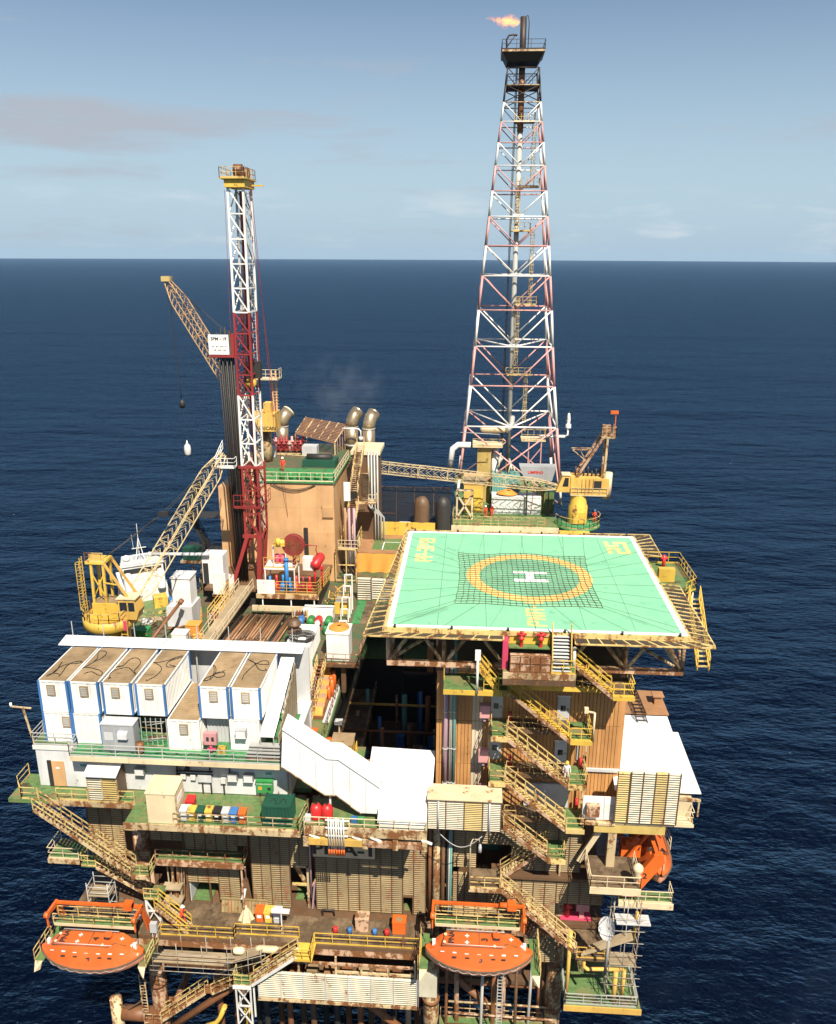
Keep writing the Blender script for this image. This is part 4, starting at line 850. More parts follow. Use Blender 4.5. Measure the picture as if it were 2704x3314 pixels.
MB().bar((13.4, 56.0, 32.5), (15.2, 56.4, 35.2), .22).bar((14.6, 56.2, 35.6), (13.9, 57.8, 32.6), .2).build('strut', 'orange', t)
MB().tube((16.3, 55.3, 31.8), (16.3, 55.3, 33.8), .04, 6).build('fall_wire', 'dark', t)
railing(t, [(16.8, 55.5, 34.4), (16.6, 61.5, 34.4)], 'creamclean', sp=1.6)
# wing platforms that carry the lifeboat gear
for x0, x1, nm, lab in [(-33.6, -25.0, 'a', 'seaward'), (-3.0, 6.6, 'b', 'middle')]:
    z = 25.95 if nm == 'b' else 24.9
    o = structure(MB().box(x0, x1, 52.0 if nm == 'b' else 51.5, 53.6, z-.25, z).build('boat_platform', 'green'))
for (x, y, z, s) in [(-25.2, 50.0, 26.0, 1), (-33.7, 50.0, 26.0, -1), (-2.75, 50.6, 26.8, -1), (6.1, 50.6, 26.8, 1)]:
    t = thing('boat_platform_wing', {(-25.2): 'pale green side wing of the boat platform at the stair support side of lifeboat 4', (-33.7): 'pale side wing of the boat platform at the seaward end of lifeboat 4', (-2.75): 'pale side wing of the boat platform at the yellow rail end of lifeboat 3', 6.1: 'pale side wing of the boat platform at the stair end of lifeboat 3'}[x], 'platform', (x, y, z))
    MB().box(x-.35, x+.35, y-.4, y+3.2, z-.6, z-.5).build('deck', 'green', t); MB().poly([(x-.3*s, y-.5, z-.5), (x+.3*s, y-.5, z-.5), (x+.25*s, y-.9, z-1.2), (x-.1*s, y-.6, z-1.2)], (0, .1, 0)).build('fender_pad', 'creamclean', t)
    railing(t, [(x+.33*s, y-.4, z-.5), (x+.33*s, y+3.2, z-.5)], 'paleyellow', sp=.9)

# ================================================================== BELOW THE LOWER DECK
t = thing('louver_screen', 'long chalk white louvre screen hung below the lower deck rail', 'screen', (-10, 51.5, 20.9))
louver_wall(t, -16.4, -3.25, 51.5, 20.95, 23.65, mat='louverwhite', pw=1.88, post='lightgrey', pitch=.2)
MB().box(-16.5, -3.2, 51.45, 51.62, 20.6, 20.9).build('edge_beam', 'cream', t)
MB().box(-3.2, -1.7, 52.2, 52.3, 21.2, 23.8).build('end_panel', 'louverwhite', t)
low2 = structure(MB().box(-16.4, -3.2, 51.7, 56.5, 20.6, 20.85).build('screened_platform', 'brownsteel'))
t = thing('screen_frame', 'open cream post and rail frame above the white louvre screen', 'frame', (-10, 51.6, 23.7))
for x in (-15.6, -13.0, -9.9, -7.8, -5.6, -3.4): MB().bar((x, 51.75, 21), (x, 51.75, 25.4 if x in (-13.0, -9.9, -3.4) else 24.6), .16).build('post', 'cream', t)
MB().bar((-15.6, 51.75, 24.65), (-3.4, 51.75, 24.65), .14, .2).build('rail', 'pinkrust', t); MB().bar((-9.9, 51.75, 23.85), (-3.4, 51.75, 23.85), .12, .2).build('rail', 'cream', t); MB().bar((-9.9, 54, 24.2), (-3.4, 54, 24.2), .15).build('rail', 'cream', t)
rnd = random.Random(11)
for i in range(8): x = -15.6+i*1.45; tag(MB().box(x, x+.9, 53.2, 54.2, 20.86, 21.7+rnd.random()*.5).build('valve_skid', ('brownsheet', 'rust', 'roofbrown')[i % 3]), 'rusty brown valve skid behind the white louvre screen', 'skid', 'skids behind the white louvre screen')
# stair down to the screened platform
t = thing('hanging_stair', 'white stair descending left from the yellow rail to a small green landing', 'stairs', (-15, 51, 23))
flight(t, (-12.9, 50.6, 26.4), (-16.7, 50.6, 23.2), .9, 'white', 'cream', 'paleyellow')
MB().box(-18.2, -16.7, 50.5, 51.6, 23.0, 23.15).build('landing', 'green', t); MB().box(-18.2, -16.7, 50.4, 50.49, 22.85, 23.2).build('landing_edge', 'white', t); railing(t, [(-18.15, 51.6, 23.15), (-18.15, 50.5, 23.15), (-16.75, 50.5, 23.15)], 'paleyellow', sp=.7)
MB().box(-13.1, -11.6, 50.5, 52.3, 26.0, 26.1).build('top_landing', 'yellow', t); railing(t, [(-13.0, 50.5, 26.1), (-11.7, 50.5, 26.1), (-11.7, 52.3, 26.1)], 'yellow', sp=.65)
k = MB(); 
for x in (-18.0, -16.8):
    for y in (50.6, 51.5): k.bar((x, y, 18.8), (x, y, 23.0), .13)
for z0, z1 in ((18.9, 20.9), (20.9, 22.9)): k.bar((-18, 50.6, z0), (-16.8, 50.6, z1), .09).bar((-16.8, 50.6, z0), (-18, 50.6, z1), .09).bar((-18, 50.6, z1), (-16.8, 50.6, z1), .11)
k.build('support_tower', 'white', t)
# scaffold under the left rail
t = thing('hung_scaffold', 'plank scaffold slung below the yellow rail beside lifeboat 4', 'scaffold', (-20, 52, 24))
for i in range(6): MB().box(-25.0+.1*i, -19.0+.2*i, 51.2+i*.2, 51.37+i*.2, 24.3+.02*i, 24.36+.02*i).build('plank', 'plank', t)
for i in range(4): MB().poly([(-19.0, 51.3+i*.25, 24.4), (-15.9, 51.3+i*.25, 25.7), (-15.9, 51.5+i*.25, 25.7), (-19.0, 51.5+i*.25, 24.4)], (0, 0, .05)).build('plank', 'plank', t)
k = MB(); rnd = random.Random(4)
for x in (-25.0, -22.9, -20.8, -18.7, -17.0, -15.9):
    for y in (51.1, 52.2): k.tube((x, y, 23.2), (x, y, 26.4), .035, 6)
for z in (23.6, 24.1, 24.9, 25.4): k.tube((-25.3, 51.05, z), (-18.0, 51.05, z), .035, 6)
for z in (24.0, 24.6): k.tube((-19.0, 51.05, z), (-15.5, 51.05, z+1.3), .035, 6)
k.build('tube_frame', 'scaff', t)
t = thing('white_float', 'white capsule float strapped under the yellow rail', 'float', (-15.6, 51.9, 25.5)); MB().lathe([(0, -1.0), (.2, -.95), (.3, -.7), (.3, .7), (.2, .95), (0, 1.0)], (-15.6, 52.0, 25.5), 12, 'x').build('body', 'creamclean', t)
t = thing('white_float', 'short white float at the corner of the hung scaffold', 'float', (-17.9, 51.9, 25.5)); MB().lathe([(0, -.5), (.25, -.4), (.3, -.2), (.3, .3), (.2, .45), (0, .5)], (-17.9, 51.7, 25.5), 12, 'x').build('body', 'creamclean', t)
# low stair in the shade near the leg
t = thing('leg_stair', 'rusty stair climbing beside the seaward platform leg in the shade', 'stairs', (-23, 57, 12))
flight(t, (-27.2, 55.9, 12.3), (-22.8, 55.9, 16.0), .9, 'cream', 'rust', 'paleyellow'); flight(t, (-22.2, 55.9, 16.0), (-19.5, 55.9, 17.6), .9, 'cream', 'rust', 'paleyellow'); MB().box(-22.8, -22.2, 55.9, 56.8, 15.9, 16.0).build('landing', 'rust', t)
MB().box(-28.6, -27.0, 55.6, 58.5, 12.1, 12.25).build('landing', 'rust', t); railing(t, [(-27.0, 55.6, 12.25), (-28.6, 55.6, 12.25)], 'cream', sp=.8)
t = thing('yellow_crane_arm', 'yellow jointed hose arm beside the shaded stair under the deck', 'hose arm', (-22, 55, 12))
MB().path([(-22.6, 55, 10.5), (-22.5, 55, 13.2), (-21.6, 55, 13.6), (-21.2, 55, 14.3), (-20.7, 55, 15.6)], .22, 8).build('arm', 'yellow', t); MB().lathe([(.25, 0), (.7, .1), (.7, .9), (.4, 1.2), (0, 1.2)], (-22.6, 55, 10.4), 14).build('base', 'yellow', t)
t = thing('yellow_wellhead', 'yellow valve column standing under the small green landing', 'valve', (-18.5, 54.5, 10)); MB().lathe([(.6, 0), (.6, .7), (.3, 1.0), (.22, 1.4), (.34, 1.6), (.34, 2.3), (.2, 2.6), (.2, 5.0), (.3, 5.1), (.3, 5.5), (0, 5.5)], (-18.5, 54.5, 10.5), 14).build('column', 'yellow', t)
t = thing('mooring_buoy', 'rusty cream boat fender drum beside the seaward platform leg', 'fender', (-31, 57, 10))
MB().tube((-32.0, 57.2, 6), (-32.0, 57.2, 13.2), .55, 12).build('post', 'cream', t); MB().tube((-31.4, 57.2, 11.5), (-28.6, 57.2, 11.5), .7, 12).build('drum', 'rust', t); MB().path([(-31.8, 57, 12.8), (-30.6, 56.8, 12.4), (-29.4, 56.8, 13.4), (-28.6, 56.8, 16)], .09, 6).build('hose', 'brownsteel', t)
# ladder cage by the leg
t = thing('caged_ladder', 'cream caged ladder beside the seaward platform leg', 'ladder', (-28.9, 56.6, 8)); k = MB(); k.bar((-29.1, 56.5, 5), (-29.1, 56.5, 17), .07).bar((-28.6, 56.5, 5), (-28.6, 56.5, 17), .07)
for i in range(34): k.bar((-29.1, 56.5, 5.2+i*.35), (-28.6, 56.5, 5.2+i*.35), .04)
k.build('ladder', 'cream', t); k = MB()
for i in range(9):
    z = 6+i*.6; k.path([(-28.85-.4*math.cos(a), 56.45-.7*math.sin(a), z) for a in [math.pi*j/8 for j in range(9)]], .025, 5)
for a in (.8, 1.57, 2.3): x, y = -28.85-.4*math.cos(a), 56.45-.7*math.sin(a); k.bar((x, y, 6), (x, y, 10.8), .04)
k.build('cage', 'amber', t)
# cellar clutter between the legs
rnd = random.Random(21)
for i in range(16):
    x = -26+i*2.2; z = 17.62
    t = tag(MB().box(x, x+rnd.uniform(.8, 1.6), 58+rnd.random(), 59.5+rnd.random(), z, z+rnd.uniform(.7, 2.2)).build('cellar_skid', ('rust', 'brownsheet', 'dark', 'roofbrown')[i % 4]), 'rusty process skid standing on the shaded cellar deck', 'skid', 'skids on the cellar deck')
t = thing('cellar_pipework', 'rusty pipe runs and tangled risers under lifeboat 3', 'pipework', (2, 57, 12))
for i in range(9): x = -1+i*1.05; MB().tube((x, 56.5+(i % 3)*.5, 6), (x+rnd.uniform(-.3, .3), 56.5+(i % 3)*.5, 24.8), rnd.choice((.08, .14, .22)), 8).build('riser', ('rust', 'pinkrust', 'brownsteel', 'galv')[i % 4], t)
for i in range(6): z = 10.5+i*1.0; MB().tube((-.8, 55.5+i*.3, z), (8.6, 55.5+i*.3, z+rnd.uniform(-.2, .2)), .1, 8).build('pipe', ('rust', 'pinkrust', 'cream')[i % 3], t)
gw = structure(MB().box(-1.6, 7.8, 55.0, 57.4, 13.2, 13.35).build('cellar_walkway', 'green')); railing(gw, [(-1.5, 55.05, 13.35), (7.7, 55.05, 13.35)], 'cream'); railing(gw, [(-1.5, 57.3, 13.35), (7.7, 57.3, 13.35)], 'cream')
t = thing('hanging_ladder', 'grey lattice ladder hanging below lifeboat 3', 'ladder', (4, 54, 14)); k = MB(); k.bar((3.4, 54.2, 12), (3.4, 54.2, 25), .08).bar((3.85, 54.2, 12), (3.85, 54.2, 25), .08)
for i in range(36): k.bar((3.4, 54.2, 12.2+i*.35), (3.85, 54.2, 12.2+i*.35), .05)
k.build('ladder', 'galv', t)

# ================================================================== LOWER RIGHT CORNER
gp = structure(MB().box(8.9, 15.2, 53.0, 57.6, 20.15, 20.4).build('corner_platform', 'green')); MB().box(8.85, 15.25, 52.9, 52.99, 19.85, 20.42).build('edge_beam', 'amber', gp)
railing(gp, [(9.0, 57, 20.4), (9.0, 53.15, 20.4), (14.9, 53.15, 20.4), (14.9, 57.0, 20.4)], 'galv', mids=(.35, .68), sp=1.6)
t = thing('yellow_pipework', 'thick amber pipes looping over the green corner platform', 'pipework', (12, 54, 20))
MB().path([(9.1, 53.6, 20), (9.1, 53.6, 27.5)], .16, 10).build('pipe', 'amber', t); MB().path([(10.3, 53.4, 25.5), (10.3, 53.4, 24.2), (10.6, 53.4, 23.9), (13.6, 53.6, 23.9)], .16, 10).build('pipe', 'amber', t)
MB().path([(13.0, 53.5, 20.4), (13.0, 53.5, 23.8)], .2, 10).build('pipe', 'amber', t); MB().path([(13.7, 53.6, 20.8), (13.7, 53.6, 23.8)], .15, 10).build('pipe', 'amber', t); MB().path([(14.2, 53.8, 26.5), (14.3, 53.8, 29.6)], .14, 10).build('pipe', 'amber', t)
t = thing('corner_scaffold', 'dense scaffold of tubes and boards around the amber pipes at the corner', 'scaffold', (13.5, 53.6, 20.4)); k = MB()
for x in (12.3, 13.4, 14.4):
    for y in (53.2, 54.4): k.tube((x, y, 20.4), (x, y, 31.5), .035, 6)
for z in (21.5, 22.6, 23.4, 24.6, 25.8, 27.0, 28.2, 29.4, 30.6):
    for y in (53.2, 54.4): k.tube((12.0, y, z), (14.9, y, z), .03, 6)
    for x in (12.3, 14.4): k.tube((x, 52.9, z), (x, 54.8, z), .03, 6)
k.build('tube_frame', 'scaff', t)
for i in range(6): MB().box(12.3, 14.5, 53.2+i*.22, 53.39+i*.22, 24.7, 24.75).build('plank', 'plank', t)
for i in range(4): MB().poly([(9.9+.2*i, 52.6+.28*i, 26.0), (13.9, 52.6+.28*i, 27.9), (13.9, 52.83+.28*i, 27.9), (9.9+.2*i, 52.83+.28*i, 26.0)], (0, 0, .06)).build('plank', 'plank', t)
for i in range(4): MB().box(12.6, 15.3, 53.1+i*.3, 53.35+i*.3, 28.9, 28.95).build('plank', 'lightgrey', t)
# right-hand walk at the foot of the stair tower
sw = structure(MB().box(9.5, 12.0, 52.9, 55.9, 25.3, 25.5).build('stair_foot_deck', 'grating')); railing(sw, [(9.6, 52.95, 25.5), (11.9, 52.95, 25.5), (11.9, 55.8, 25.5)], 'amber', sp=.8)
ww = structure(MB().box(11.9, 13.6, 56.1, 70, 29.8, 30.0).build('side_catwalk', 'galv')); railing(ww, [(13.55, 56.2, 30.0), (13.55, 66, 30.0)], 'amber')
bw = structure(MB().box(12.9, 17.3, 54.6, 55.9, 29.6, 29.85).build('boat_landing', 'green')); MB().box(12.9, 17.3, 54.5, 54.59, 29.3, 29.88).build('edge_beam', 'creamclean', bw); railing(bw, [(12.9, 54.65, 29.85), (17.2, 54.65, 29.85), (17.2, 55.9, 29.85)], 'creamclean', sp=1.0)
for i in range(5): MB().box(13.0+.0*i, 14.4, 54.66+i*.22, 54.84+i*.22, 30.3, 30.36).build('pipe_rack', 'orange', bw)
br = structure(MB().box(10.0, 13.9, 52.0, 55.6, 33.2, 33.4).build('brown_balcony', 'grating')); MB().box(10.0, 13.9, 51.9, 51.99, 32.9, 33.5).build('edge_beam', 'creamclean', br); railing(br, [(10.05, 55.0, 33.4), (10.05, 52.05, 33.4), (13.85, 52.05, 33.4), (13.85, 55.0, 33.4)], 'creamclean', sp=1.4, kick=False)
t = thing('leg_strut', 'cream box column and slanting brace under the louvred corner room', 'strut', (11.8, 55, 33)); MB().bar((11.9, 54.6, 33.4), (11.9, 54.6, 37.0), .65, .5).build('column', 'cream', t); MB().bar((9.6, 55.4, 33.0), (11.3, 55.0, 37.0), .4).build('brace', 'creamclean', t)
t = thing('beacon', 'white domed beacon light on the corner of the brown balcony', 'beacon', (13.6, 52.3, 33.4)); MB().lathe([(.1, 0), (.14, .5), (.3, .6), (.22, .9), (.42, 1.25), (.4, 1.5), (.15, 1.75), (0, 1.78)], (13.6, 52.3, 33.8), 12).build('body', 'creamclean', t)
# open pump room under the louvre wall
t = thing('fire_pump', 'red and pink fire pump in the opening under the right louvre wall', 'pump', (9.8, 56.4, 26)); MB().box(8.6, 11.2, 56.4, 57.4, 25.6, 26.0).build('skid', 'magenta', t); MB().tube((9.2, 56.8, 26), (9.2, 56.8, 27.4), .22, 10).tube((8.9, 56.8, 27.0), (9.6, 56.8, 27.0), .18, 10).build('pump', 'red', t); MB().box(9.9, 11.0, 56.5, 57.3, 26.8, 27.5).box(10.2, 10.6, 56.6, 57.1, 26, 26.8).build('motor', 'pink', t)
# dish
t = thing('satellite_dish', 'white ribbed satellite dish on a post at the foot of the stair tower', 'satellite dish', (11.6, 51.4, 28.6), local=True)
ax = Vector((-.80, -.42, .42)).normalized(); q = ax.to_track_quat('Z', 'Y')
n = 24; prof = [(.02, 0), (.23, .015), (.46, .06), (.66, .13), (.86, .23)]
b = MB(); b.lathe(prof, n=n); b.lathe([(r, h-.05) for r, h in prof][::-1], n=n); d = b.build('reflector', 'whiteroof', t); d.rotation_mode = 'QUATERNION'; d.rotation_quaternion = q; d.location = (0, 0, 1.5)
for i in range(12):
    a = 2*math.pi*i/12; r = MB().path([(rr*math.cos(a), rr*math.sin(a), hh+.015) for rr, hh in prof], .018, 4).build('rib', 'lightgrey', d)
f = MB()
for a in (0, 2.1, 4.2): f.bar((.82*math.cos(a), .82*math.sin(a), .22), (0, 0, .85), .04)
f.tube((0, 0, .78), (0, 0, .95), .1, 10); f.build('feed', 'lightgrey', d)
MB().tube((0.05, .1, -3.1), (0.15, .1, 1.4), .12, 10).build('mast', 'galv', t)

# ================================================================== ACCOMMODATION BLOCK
AX0, AX1, AY, AZ0, AZ1 = -2.2, 12.6, 57.0, 36.6, 49.0
t = thing('accommodation_block', 'tall tan clad accommodation block carrying the green helideck', 'building', (5, 57, 36.6))
MB().box(AX0+.02, AX1, AY+.1, 74, AZ0, AZ1).build('core', 'board', t)
tiers = [(36.6, 40.55), (40.6, 44.55), (44.6, 48.95)]; bw_ = .285
for (z0, z1) in tiers:
    me = MB().box(0, bw_-.035, -.02, .08, 0, z1-z0).mesh('board'); me.materials.append(M['board']); mp_ = MB().box(0, bw_-.035, -.02, .08, 0, z1-z0).mesh('board'); mp_.materials.append(M['boardpale'])
    n = int((AX1-AX0)/bw_)
    for i in range(n):
        x = AX0+i*bw_
        pale = .5 < x < 1.3
        link('board', mp_ if pale else me, t, loc=(x, AY+random.uniform(-.012, .012), z0))
MB().box(AX0-.1, AX1+.1, AY-.12, 74.2, AZ1, AZ1+.35).build('roof_slab', 'brownsteel', t)
for x, z in ((7.3, 45.0), (7.3, 41.0), (2.05, 45.0), (2.05, 41.2)):
    d = MB().box(x, x+.95, AY-.09, AY-.03, z, z+2.1).build('door', 'lightgrey', t); MB().box(x-.08, x+1.03, AY-.16, AY-.1, z+2.12, z+2.22).build('lintel', 'white', d); MB().box(x+.25, x+.65, AY-.1, AY-.091, z+.8, z+1.3).build('window', 'glass', d); MB().box(x+.78, x+.86, AY-.15, AY-.091, z+.95, z+1.05).build('handle', 'dark', d)
for x in (6.0, 3.5): MB().box(x, x+.9, AY-.2, AY-.02, 40.2, 40.32).build('lamp', 'white', t)
MB().box(8.2, 8.3, AY-.12, AY-.03, 37.8, 40.2).bar((9.1, AY-.12, 41.5), (9.1, AY-.12, 44.8), .12).build('conduit', 'grey', t)
MB().box(7.2, 12.5, AY-.25, AY-.05, 40.5, 40.75).build('belt_beam', 'lightgrey', t)
MB().box(5.0, 8.6, AY-.3, AY-.1, 37.0, 39.2).build('white_panel', 'lightgrey', t)
for x, r, m, z1 in [(-1.45, .17, 'purple', 50.4), (-1.1, .06, 'galv', 51), (-.98, .05, 'galv', 51), (-.75, .12, 'teal', 53.2)]:
    o = thing('wall_pipe', {'purple': 'thick mauve pipe running up the accommodation wall', 'teal': 'teal pipe running up the accommodation wall to the helideck', 'galv': 'thin grey conduit on the accommodation wall between the mauve and teal pipes'}[m], 'pipe', (x, 56.6, 37), 'thin grey conduits on the accommodation wall' if m == 'galv' else None); MB().tube((x, 56.6, 37.0), (x, 56.6, z1), r, 10).build('pipe', m, o)
    if m == 'teal': MB().path([(x, 56.6, 52.0), (x-.5, 56.4, 52.6), (x-.9, 56.4, 53.0)], .1, 8).build('branch', m, o)
    for z in (39, 42.2, 45.6, 48.2): MB().tube((x, 56.6, z-.06), (x, 56.6, z+.06), r+.05, 10).build('clamp', 'galv', o)
for z, lab in ((45.3, 'faded pink hose cabinet on the left of the upper stair platform'), (41.3, 'faded pink hose cabinet on the left of the lower stair platform'), (37.9, 'faded pink hose cabinet beside the covered bridge roof')):
    o = thing('hose_cabinet', lab, 'cabinet', (1.9, 56, z), 'pink hose cabinets on the stair tower'); MB().box(1.2, 2.0, 55.6, 56.1, z+.4, z+1.5).build('cabinet', 'pink', o); MB().box(1.25, 1.95, 55.58, 55.598, z+.45, z+1.45).build('door', 'pink', o); MB().bar((1.6, 55.9, z), (1.6, 55.9, z+.4), .2).build('stand', 'purple', o)

# ---- louvred corner room, shed roof and white panels
t = thing('corner_room', 'straw louvred corner room with broad white shed roof on the right of the block', 'annex', (15, 55, 37))
louver_wall(t, 12.85, 16.55, 54.0, 37.9, 42.55, mats=['louverwhite', 'louverwhite', 'louveryellow', 'louverwhite'], pw=.93, post='brownsteel', pitch=.2)
louver_wall(t, 11.85, 12.8, 54.02, 37.9, 42.45, mat='louveryellow', pw=.95, post='brownsteel', pitch=.2)
MB().box(11.85, 18.0, 54.2, 63.6, 37.6, 37.88).build('floor', 'creamclean', t)
MB().box(16.7, 18.0, 55.2, 63, 37.9, 39.4).build('wall', 'creamclean', t)
MB().box(12.7, 16.5, 57.2, 64, 37.9, 39.7).build('wall', 'creamclean', t)
zr_ = lambda y: 39.75+(y-55.5)*.085
for x0, x1 in ((12.0, 14.0), (14.01, 16.0), (16.01, 18.14)): MB().poly([(x0, 55.5, zr_(55.5)), (x1, 55.5, zr_(55.5)), (x1, 65.3, zr_(65.3)), (max(x0, 12.7), 65.3, zr_(65.3))], (0, 0, .06)).build('roof_sheet', 'whiteroof', t)
MB().poly([(18.15, 55.5, zr_(55.5)), (18.7, 55.5, zr_(55.5)), (18.6, 63.1, zr_(63.1)), (18.15, 63.1, zr_(63.1))], (0, 0, .06)).build('roof_sheet', 'whiteroof', t)
MB().box(12.7, 18.0, 64.4, 69.2, 37.9, 40.45).build('wall', 'brownsheet', t)
MB().poly([(12.7, 65.35, 40.75), (18.3, 65.35, 40.7), (18.3, 69.3, 40.8), (12.7, 69.3, 40.9)], (0, 0, .1)).build('roof_sheet', 'brownsheet', t)
MB().box(17.3, 17.9, 66.9, 67.5, 40.85, 41.7).box(17.1, 18.1, 66.7, 67.7, 41.71, 41.82).build('vent', 'brownsheet', t)
MB().bar((16.6, 55.2, 39.5), (18.6, 55.2, 39.4), .2).bar((18.5, 55.2, 37.9), (18.5, 55.2, 39.5), .12).build('eave_beam', 'cream', t)
railing(t, [(16.6, 54.25, 37.9), (17.95, 54.25, 37.9), (17.95, 62, 37.9)], 'creamclean', sp=1.0)
MB().box(10.4, 15.9, 54.3, 55.0, 36.7, 37.55).build('underbeam', 'louveryellow', t)
g = thing('white_screen', 'white panelled screen with a pinkish box between stair tower and louvred room', 'screen', (10.7, 54.6, 37.6))
for i in range(3):
    for j in range(3): MB().box(9.45+i*.83, 10.25+i*.83, 54.6, 54.66, 37.65+j*.72, 38.34+j*.72).build('panel', 'white', g)
MB().box(9.7, 10.7, 54.1, 54.58, 38.2, 39.2).build('box', 'pinkrust', g); MB().box(9.3, 12.0, 54.2, 55.2, 37.4, 37.6).build('base', 'cream', g)

# ================================================================== STAIR TOWER
t = thing('stair_tower', 'zigzag yellow and cream outside stairs climbing the accommodation block to the helideck', 'stairs', (6, 54, 26))
def platform(x0, x1, z, y0=53.9, y1=56.6, m='green', e='paleyellow', rails=None, rm='paleyellow'):
    p = MB().box(x0, x1, y0, y1, z-.12, z).build('landing', m, t); MB().box(x0, x1, y0-.09, y0-.005, z-.3, z+.08).build('edge_beam', e, p)
    for r in (rails or []): railing(t, r, rm, sp=1.0)
# level by level: outer flights at y 53.9, platforms reach back to the wall
platform(-1.6, 3.35, 49.0, e='yellow', rails=[[(1.4, 53.95, 49.0), (3.2, 53.95, 49.0)], [(-1.6, 55.4, 49.0), (-1.6, 56.5, 49.0)]], rm='yellow')
platform(3.36, 12.5, 49.0, 55.0, 56.8, 'grating', 'yellow', [[(3.4, 55.05, 49.0), (10.9, 55.05, 49.0)]], 'yellow')
platform(10.9, 12.5, 49.0, 53.9, 54.99, 'grating', 'yellow', [[(10.95, 53.95, 49.0), (12.45, 53.95, 49.0), (12.45, 56.7, 49.0)]], 'yellow')
flight(t, (8.0, 53.9, 51.5), (10.9, 53.9, 49.0), .95, 'pinkrust', 'yellow', 'yellow')
flight(t, (3.35, 53.9, 49.0), (8.0, 53.9, 45.1), .95, 'pinkrust', 'yellow', 'yellow')
platform(8.0, 9.65, 45.1, rails=[[(8.05, 53.95, 45.1), (9.6, 53.95, 45.1), (9.6, 56.5, 45.1)]], e='yellow', rm='yellow')
platform(2.05, 3.3, 45.1, rails=[[(2.1, 55.9, 45.1), (2.1, 53.95, 45.1), (3.2, 53.95, 45.1)]])
platform(3.31, 7.99, 45.1, 55.2, 56.7, 'grating', 'brownsteel', [[(3.4, 55.25, 45.1), (7.9, 55.25, 45.1)]])
flight(t, (3.3, 53.9, 45.1), (8.1, 53.9, 41.1), .95, 'pinkrust', 'paleyellow', 'paleyellow')
platform(8.1, 9.55, 41.1, rails=[[(8.15, 53.95, 41.1), (9.5, 53.95, 41.1), (9.5, 56.5, 41.1)]])
platform(2.0, 3.3, 41.1, rails=[[(2.05, 55.9, 41.1), (2.05, 53.95, 41.1), (3.2, 53.95, 41.1)]])
platform(3.31, 8.09, 41.1, 55.2, 56.7, 'grating', 'brownsteel', [[(3.4, 55.25, 41.1), (8.0, 55.25, 41.1)]])
flight(t, (3.3, 53.9, 41.1), (8.15, 53.9, 37.1), .95, 'pinkrust', 'paleyellow', 'paleyellow')
platform(8.15, 9.6, 37.1, rails=[[(8.2, 53.95, 37.1), (9.55, 53.95, 37.1), (9.55, 56.5, 37.1)]])
platform(3.1, 8.14, 37.1, 55.1, 56.7, 'grating', 'brownsteel', [[(3.4, 55.15, 37.1), (8.0, 55.15, 37.1)]])
flight(t, (3.3, 53.9, 37.1), (6.9, 53.9, 34.15), .95, 'pinkrust', 'cream', 'paleyellow')
platform(6.9, 8.3, 34.15, rails=[[(6.95, 53.95, 34.15), (8.25, 53.95, 34.15), (8.25, 56, 34.15)]])
flight(t, (6.9, 55.2, 34.15), (3.3, 55.2, 31.0), .95, 'pinkrust', 'cream', 'paleyellow')
platform(.7, 3.3, 31.0, 53.9, 56.2, 'grating', 'cream', [[(.75, 56.1, 31.0), (.75, 53.95, 31.0), (3.2, 53.95, 31.0)]])
flight(t, (3.3, 53.9, 31.0), (9.6, 53.4, 25.55), .95, 'pinkrust', 'cream', 'paleyellow')
# stair to helideck on the left (small) and vertical supports
flight(t, (1.0, 53.9, 51.0), (2.5, 53.9, 49.05), .8, 'yellow', 'yellow', 'yellow')
MB().tube((.9, 53.7, 48.9), (.9, 53.7, 51.7), .09, 8).box(.7, 1.1, 53.6, 53.8, 51.7, 52.5).build('post', 'white', t)
MB().tube((7.85, 53.7, 51.2), (7.85, 53.7, 53.0), .12, 8).build('post', 'white', t)
for x, z0, z1 in ((9.58, 36.9, 42.5), (2.0, 37.0, 48.9), (8.2, 30.9, 34), (9.6, 41, 46.2)): MB().bar((x, 56.0, z0), (x, 56.0, z1), .14).build('post', 'cream', t)
MB().tube((9.75, 54.2, 44.9), (9.75, 54.2, 47.4), .08, 8).bar((9.75, 54.2, 47.4), (9.2, 54.2, 47.5), .1).box(8.95, 9.25, 54.05, 54.35, 47.4, 47.8).build('lamp', 'creamclean', t)
for x, z in ((9.3, 41.8), (3.6, 45.7), (3.7, 41.8), (9.2, 38)): MB().tube((x, 56.2, z-.7), (x, 56.2, z+.3), .12, 8).build('standpipe', 'red', t)
t = thing('street_light', 'cream gooseneck lamp over the lowest stair platform', 'lamp post', (.75, 54, 31)); MB().path([(.75, 53.8, 31), (.75, 53.8, 35.4), (.95, 53.8, 35.9), (1.4, 53.8, 35.9), (1.5, 53.8, 35.5)], .06, 8).build('post', 'creamclean', t); MB().lathe([(.08, 0), (.14, -.3), (.16, -.8), (0, -.82)], (1.5, 53.8, 35.5), 10).build('lamp', 'lightgrey', t)

# ================================================================== HELIDECK
HX0, HX1, HY0, HY1, HZ = -5.75, 15.9, 54.1, 75.7, 54.0
t = thing('helideck', 'square pale green helideck with yellow circle and white H on a cream truss', 'helideck', (5, 65, 50))
nx, ny = 6, 6; dx, dy = (HX1-HX0)/nx, (HY1-HY0)/ny
me = MB().box(.012, dx-.012, .012, dy-.012, -.3, 0).mesh('deck_panel'); me.materials.append(M['heli'])
rep('deck_panel', me, t, [(HX0+i*dx, HY0+j*dy, HZ) for i in range(nx) for j in range(ny)])
MB().box(HX0-.02, HX1+.02, HY0-.2, HY0-.001, HZ-.35, HZ-.04).box(HX0-.22, HX0-.021, HY0-.2, HY1+.2, HZ-.35, HZ-.04).box(HX1+.021, HX1+.22, HY0-.2, HY1+.2, HZ-.35, HZ-.04).box(HX0, HX1, HY1+.001, HY1+.2, HZ-.35, HZ-.02).build('gutter', 'paleyellow', t)
